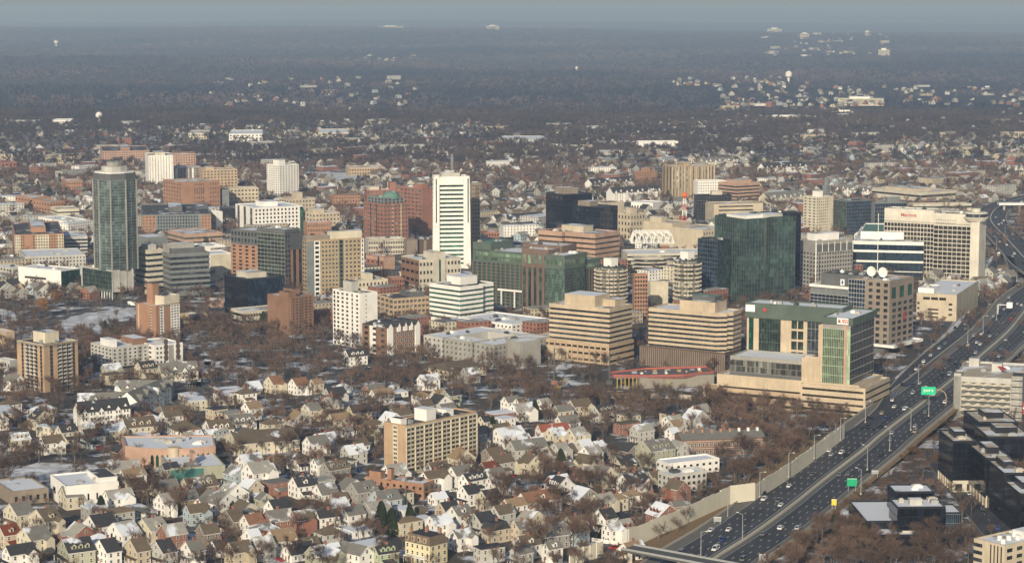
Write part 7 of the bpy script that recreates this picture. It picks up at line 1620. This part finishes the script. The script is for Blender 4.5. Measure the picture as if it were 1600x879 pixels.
def d1b(px, py, x, y):
    return .04 if openland(px, py) or (830 < px and py > 572) else .3 + .7 * (nz(x, y, 50) > .35)
def d2(px, py, x, y):
    if openland(px, py): return .02
    if 560 < px < 1300 and py > 330: return .12
    return .25 + .75 * (nz(x, y, 90) > .45)
mass('bare_trees', 'countless bare brown trees between the buildings of the near half of the city', mid, scatter(3000, 455, 905, d1, 1.5, .5, 1.08) + scatter(380, 505, 612, d1b, 1.0, .75, 1.2, 120, 860) + scatter(260, 470, 600, d1, 1.5, .7, 1.1, -20, 230) + scatter(260, 585, 690, d1, 1.2, .7, 1.15, 820, 1300), [TRUNKM, BARK])
bp = []
for i in range(len(MED) - 1):
    for d in [RWd + 3 + q * 2.2 for q in range(9)]:
        if i < 75 and tr.random() < .5: p = offset(MED, d + tr.uniform(-1, 1))[i]; p = p.lerp(MED[i + 1] + (p - MED[i]), tr.random()); bp.append((p.x, p.y, 0 if d > RWd + 6 else p.z * .5, tr.uniform(.7, 1.5), tr.uniform(0, 6), 1))
    for d in (-LW - 20, -LW - 23, -LW - 26, -LW - 30):
        if i < 60 and tr.random() < .5: p = offset(MED, d + tr.uniform(-1, 1))[i]; bp.append((p.x, p.y, 0, tr.uniform(.6, 1.2), tr.uniform(0, 6), 1))
mass('brush', 'brown leafless brush along both banks of the highway', BUSH, bp, [TRUNKM, barkmat('brush_twigs', (0.13, 0.078, 0.045), (0.20, 0.13, 0.08))])
far = [tree_arrays(300 + s_, 13, 110, .18, 2.5, 1, .5) for s_ in range(5)]
# ======================================================== suburbs behind downtown: small houses, low blocks
HB = random.Random(21)
def small_house(lr, ll, fl, wc, rc, axis, flat=False):
    m = MB(); eh = 3 * fl; 
    m.box(0, lr, 0, ll, 0, eh, 0, top=flat, mtop=1)
    if not flat:
        rh = (ll if axis else lr) * .4
        if axis:
            for x in (0, lr): m.face([(x, 0, eh), (x, ll, eh), (x, ll / 2, eh + rh)])
            m.face([(-.4, -.4, eh - .2), (lr + .4, -.4, eh - .2), (lr + .4, ll / 2, eh + rh), (-.4, ll / 2, eh + rh)], None, 1); m.face([(-.4, ll + .4, eh - .2), (-.4, ll / 2, eh + rh), (lr + .4, ll / 2, eh + rh), (lr + .4, ll + .4, eh - .2)], None, 1)
        else:
            for y in (0, ll): m.face([(0, y, eh), (lr, y, eh), (lr / 2, y, eh + rh)])
            m.face([(-.4, -.4, eh - .2), (-.4, ll + .4, eh - .2), (lr / 2, ll + .4, eh + rh), (lr / 2, -.4, eh + rh)], None, 1); m.face([(lr + .4, -.4, eh - .2), (lr / 2, -.4, eh + rh), (lr / 2, ll + .4, eh + rh), (lr + .4, ll + .4, eh - .2)], None, 1)
    for q in range(fl):     # window openings as dark panes, a part of the wall surface at this distance
        z = 1.1 + q * 3
        for L, f in ((lr, 'R'), (ll, 'L')):
            n = max(1, int(L / 3.4))
            for j in range(n):
                u = (j + .5) * L / n
                P = [(u - .55, -.06, z), (u + .55, -.06, z), (u + .55, -.06, z + 1.4), (u - .55, -.06, z + 1.4)] if f == 'R' else [(-.06, u + .55, z), (-.06, u - .55, z), (-.06, u - .55, z + 1.4), (-.06, u + .55, z + 1.4)]
                m.face(P, None, 2)
    return m, [W[COLW[wc]], RF[ROF[rc]], G['dark']]
PROT = []
for i in range(26):
    wc = HB.choice('wgggttccksbkBn'); rc = HB.choice('kggllbkbb'); lr, ll = HB.uniform(10, 15), HB.uniform(8, 11); fl = HB.choice((1, 2, 2))
    m, mats = small_house(lr, ll, fl, wc, rc, i % 3 > 0); PROT.append((m.mesh('suburban_house', mats), wc, rc, lr, ll, m))
BIGP = []
for i in range(14):
    wc = HB.choice('wgttkgBB'); lr, ll = HB.uniform(25, 60), HB.uniform(14, 26); fl = HB.choice((2, 3, 4)); m, mats = small_house(lr, ll, fl, wc, 's' if i % 2 else 'l', 1, True); BIGP.append((m.mesh('low_block', mats), wc, 's', lr, ll, m))
cnt = {}
def regionname(px, py):
    h = 'left' if px < 480 else 'centre' if px < 1000 else 'right'
    return h
CELL = {}
pts_h = []; tries = 0
def dh(px, py, x, y):
    if openland(px, py): return 0
    d = .9 if nz(x, y, 120) < .5 else .25
    if py < 235: d *= .55 + .45 * (px > 850)
    if py < 205: d *= .5
    if px < 330 and py < 235: d *= .4
    return d
while len(pts_h) < 1700 and tries < 26000:
    tries += 1
    py = HB.uniform(196, 470); py = 196 + (py - 196) ** 1 ; Y0 = ground(800, py)[1]; px = HB.uniform(-20, 1620)
    if py > 385 and not (px < 140 or 1440 < px): continue
    x, y = ground(px, py)
    if HB.random() > dh(px, py, x, y): continue
    big = HB.random() < (.12 if py < 330 else .25)
    if not free(x, y, 17 if big else 8): continue
    pts_h.append((x, y, big, px, py)); occ(x, y, 19 if big else 8.5)
MIDP = []
for i in range(12):
    wc = 'BtcgBotwnkBc'[i]; lr, ll = HB.uniform(18, 30), HB.uniform(13, 18); m, mats = small_house(lr, ll, (2, 3, 4, 2, 5, 3)[i % 6], wc, 'slg'[i % 3], 1, True); MIDP.append((m.mesh('low_block', mats), wc, 's', lr, ll, m))
nm_ = 0
for k in range(4000):
    if nm_ >= 85: break
    px, py = HB.uniform(330, 1430), HB.uniform(386, 560)
    if py > 500 and not 640 < px < 1000: continue
    if px < 420 and py > 470: continue
    x, y = ground(px, py)
    if not free(x, y, 12): continue
    me, wc, rc, lr, ll, mb = HB.choice(MIDP); o = put('low_block', me, None, (x - 5, y - 8, 0), pi / 2 - R(HB.choice((36, 48, 60)))); n, _ = min([(n_, b_.o) for n_, b_ in LM.items()], key=lambda q: (q[1][0] - x) ** 2 + (q[1][1] - y) ** 2)
    tag(o, f'{COLN[wc]} flat roofed block tucked beside the ' + ' '.join(n.split()[:6]), 'building', 'small buildings downtown'); MIDL = globals().setdefault('MIDL', {}); MIDL.setdefault(o['label'], []).append((px, o)); occ(x, y, 13); nm_ += 1
for L in MIDL.values():
    L.sort(key=lambda q: q[0])
    if len(L) > 1:
        for j, (px, o) in enumerate(L): o['label'] = o['label'] + (', left one', ', second', ', third', ', fourth', ', fifth', ', sixth')[min(j, 5)]
pts_h.sort(key=lambda q: q[1])
lab = {}; rest = MB()
LAND = [(n, b.o) for n, b in LM.items()]
for i, (x, y, big, px, py) in enumerate(pts_h):
    me, wc, rc, lr, ll, mb = HB.choice(BIGP if big else PROT); rz = pi / 2 - R(HB.choice((35, 48, 60, 75)))
    if i < 290:
        o = put('low_block' if big else 'suburban_house', me, None, (x, y, 0), rz)
        n, _ = min(LAND, key=lambda q: (q[1][0] - x) ** 2 + (q[1][1] - y) ** 2)
        n = ' '.join(n.split()[:6])
        kind = 'flat roofed block' if big else f'small house with {ROFN[rc]} roof'
        key = f'{COLN[wc]} {kind} near the {n}'; lab.setdefault(key, []).append((px, o)); tag(o, key, 'house' if not big else 'building', 'small buildings behind downtown')
    else:
        base = len(rest.v); c, s = cos(rz), sin(rz); wi = len(rest.f)
        pts_h[i] = pts_h[i] + (mb, me, rz)
for key, L in lab.items():
    L.sort(key=lambda q: q[0])
    if len(L) > 1:
        for j, (px, o) in enumerate(L): o['label'] = ' '.join(key.split()[:13]) + f', {["leftmost", "second from left", "third from left", "fourth from left", "fifth from left", "sixth from left"][min(j, 5)]}'
# the remaining, farther houses: one mass
matl = []; V, Fc, MI = [], [], []
def midx(m):
    if m not in matl: matl.append(m)
    return matl.index(m)
def addmesh(mb, mats, x, y, z, rz, s=1):
    c, q = cos(rz) * s, sin(rz) * s; b0 = len(V); V.extend([(v[0] * c - v[1] * q + x, v[0] * q + v[1] * c + y, v[2] * s + z) for v in mb.v]); ids = [midx(m) for m in mats]
    for f, mi in zip(mb.f, mb.mi): Fc.append(tuple(b0 + k for k in f)); MI.append(ids[mi])
for q in pts_h[290:]:
    x, y, big, px, py, mb, me, rz = q; addmesh(mb, list(me.materials), x, y, 0, rz)
# clusters in the woods and the far lit towns
CL = [(330, 660, 125, 175, 60), (560, 700, 45, 54, 12), (560, 660, 85, 95, 10), (1120, 1260, 122, 180, 60), (1280, 1600, 135, 196, 130), (1180, 1400, 58, 90, 60), (1140, 1340, 160, 200, 120), (900, 1180, 185, 205, 90), (0, 300, 188, 215, 60), (300, 800, 192, 215, 90), (740, 800, 50, 58, 6), (1050, 1120, 128, 140, 14)]
for (xa, xb, ya, yb, n) in CL:
    for k in range(n):
        px, py = HB.uniform(xa, xb), HB.uniform(ya, yb); x, y = ground(px, py)
        if not free(x, y, 6): continue
        big = HB.random() < (.35 if 1170 < px < 1400 and py < 100 else .04); me, wc, rc, lr, ll, mb = HB.choice(BIGP if big else PROT); addmesh(mb, list(me.materials), x, y, relief(x, y) + 6 * (y > 5200), pi / 2 - R(HB.choice((35, 60, 75))), 1.0 if y < 9000 else 1.3)
me = bpy.data.meshes.new('distant_houses'); me.from_pydata(V, [], Fc)
for m in matl: me.materials.append(m)
me.polygons.foreach_set('material_index', MI); me.update(); o = put('distant_houses', me); tag(o, 'hundreds of pale small houses scattered through the far suburbs and woods', 'houses', kind='stuff')
# a few large far buildings
for px, yb, w_, yt, lab_ in ((1381, 90, 17, 79, 'square pale block at the right end of the far lit town'), (1210, 62, 22, 54, 'pinkish block with wings in the far lit town'), (1257, 70, 14, 62, 'cream block in the middle of the far lit town'), (1345, 165, 70, 154, 'long cream office group on the wooded right hillside'), (1230, 188, 90, 182, 'long low tan roofed mall on the right wooded plain'), (1320, 182, 40, 174, 'white store beside the distant highway bend'), (770, 60, 20, 54, 'tiny cream block near the horizon above the centre'), (610, 55, 40, 51, 'row of tiny cream buildings near the horizon left of centre')):
    x, y = ground(px, yb); h = max(6, height(y, yt)); wd = w_ / F * y; t = thing('distant_block', lab_, 'building', (x, y, relief(x, y)), -.15); m = MB(); m.box(-wd / 2, wd / 2, 0, wd * .5, 0, h); m.build('wall', W['cream'], t)
    m = MB(); m.box(-wd * .25, wd * .2, wd * .1, wd * .4, h, h * 1.25); m.build('penthouse', W['white'], t); occ(x, y, wd * .5)
    m = MB()
    for q in range(3): m.box(-wd * .46, wd * .46, -.3, 0, h * (.2 + .27 * q), h * (.3 + .27 * q))
    m.build('window_band', G['dark'], t)
# distant highway bend seen at right
P = smooth([(*ground(*p), .5) for p in [(1400, 178), (1360, 181), (1330, 186), (1310, 192)]], 4); m = MB(); ribbon(m, P, -16, 16, 0); o = m.build('distant_highway', ASP2); tag(o, kind='structure')
# trees of the suburbs and the forests
mass('bare_trees', 'countless bare trees around and behind the downtown blocks', far, scatter(5800, 258, 470, d2, 1, .75, 1.35), [TRUNKM, BARK])
vf = [tree_arrays(400 + s_, 13, 44, .42, 3.2, 1, .55) for s_ in range(4)]
def d3(px, py, x, y):
    if openland(px, py): return .02
    return .35 + .65 * (nz(x, y, 260) > .38)
mass('bare_woods', 'brown bare woods and street trees of the far suburbs', vf, scatter(14500, 176, 262, d3, .5, .9, 1.55), [TRUNKM, barkmat('far_twigs', (0.050, 0.048, 0.054), (0.125, 0.096, 0.086), .006)])
def clump(seed):
    r = random.Random(seed); V, F = [], []
    for k in range(26):
        x, y, z = r.gauss(0, 9), r.gauss(0, 9), r.uniform(0, 13); i = len(V); a = r.uniform(0, 6.28); s = r.uniform(2, 5)
        V += [(x - s * cos(a), y - s * sin(a), max(0, z - 3)), (x + s * cos(a), y + s * sin(a), max(0, z - 3)), (x, y, z + s * .7)]; F.append((i, i + 1, i + 2))
    return np.array(V, float), np.zeros((0, 3), int), np.array(F)
cf = [clump(600 + i) for i in range(5)]
wm_ = barkmat('woodland_far', (0.015, 0.023, 0.040), (0.080, 0.064, 0.066), .0007)  # dark end of the forest colour stands in for cloud shadow, as on the ground
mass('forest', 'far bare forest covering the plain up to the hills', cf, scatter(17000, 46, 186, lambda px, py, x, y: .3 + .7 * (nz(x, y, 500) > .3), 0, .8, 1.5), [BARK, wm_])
con = [(lambda A_: (A_[0], np.zeros((0, 3), int), A_[1]))(fir_arrays(700 + i, 14, 60, 1.3, .28)) for i in range(3)]
mass('evergreen_trees', 'scattered dark evergreens among the far suburbs', con, scatter(600, 170, 440, None, 3, .6, 1.1), [TRUNKM, FIR])
# ======================================================== haze: one thin body of winter air over the whole land
m = bpy.data.materials.new('winter_haze'); m.use_nodes = True; t = m.node_tree; t.nodes.clear(); out = t.nodes.new('ShaderNodeOutputMaterial')
vs = t.nodes.new('ShaderNodeVolumeScatter'); vs.inputs['Color'].default_value = (0.54, 0.71, 1.0, 1); vs.inputs['Density'].default_value = 8.2e-5; vs.inputs['Anisotropy'].default_value = 0.1; va = t.nodes.new('ShaderNodeVolumeAbsorption'); va.inputs['Color'].default_value = (0.0, 0.48, 0.95, 1); va.inputs['Density'].default_value = 2.2e-5; ad = t.nodes.new('ShaderNodeAddShader'); t.links.new(vs.outputs[0], ad.inputs[0]); t.links.new(va.outputs[0], ad.inputs[1]); t.links.new(ad.outputs[0], out.inputs['Volume'])
mb = MB(); mb.box(-45000, 45000, -3000, 70000, -60, 290, bottom=True); o = mb.build('haze', m); tag(o, kind='structure')
scene.cycles.volume_bounces = 0; scene.cycles.max_bounces = 4; scene.cycles.diffuse_bounces = 2; scene.cycles.glossy_bounces = 2; scene.cycles.transmission_bounces = 2
scene.cycles.use_denoising = True; scene.cycles.denoiser = 'OPENIMAGEDENOISE'; scene.cycles.denoising_input_passes = 'RGB_ALBEDO_NORMAL'; scene.cycles.denoising_prefilter = 'ACCURATE'
# every label once; things nothing tells apart share one
seen = {}
for o in bpy.data.objects:
    if o.parent is None and o.get('category') and not o.get('label'): o['label'] = o.name.split('.')[0].replace('_', ' ')
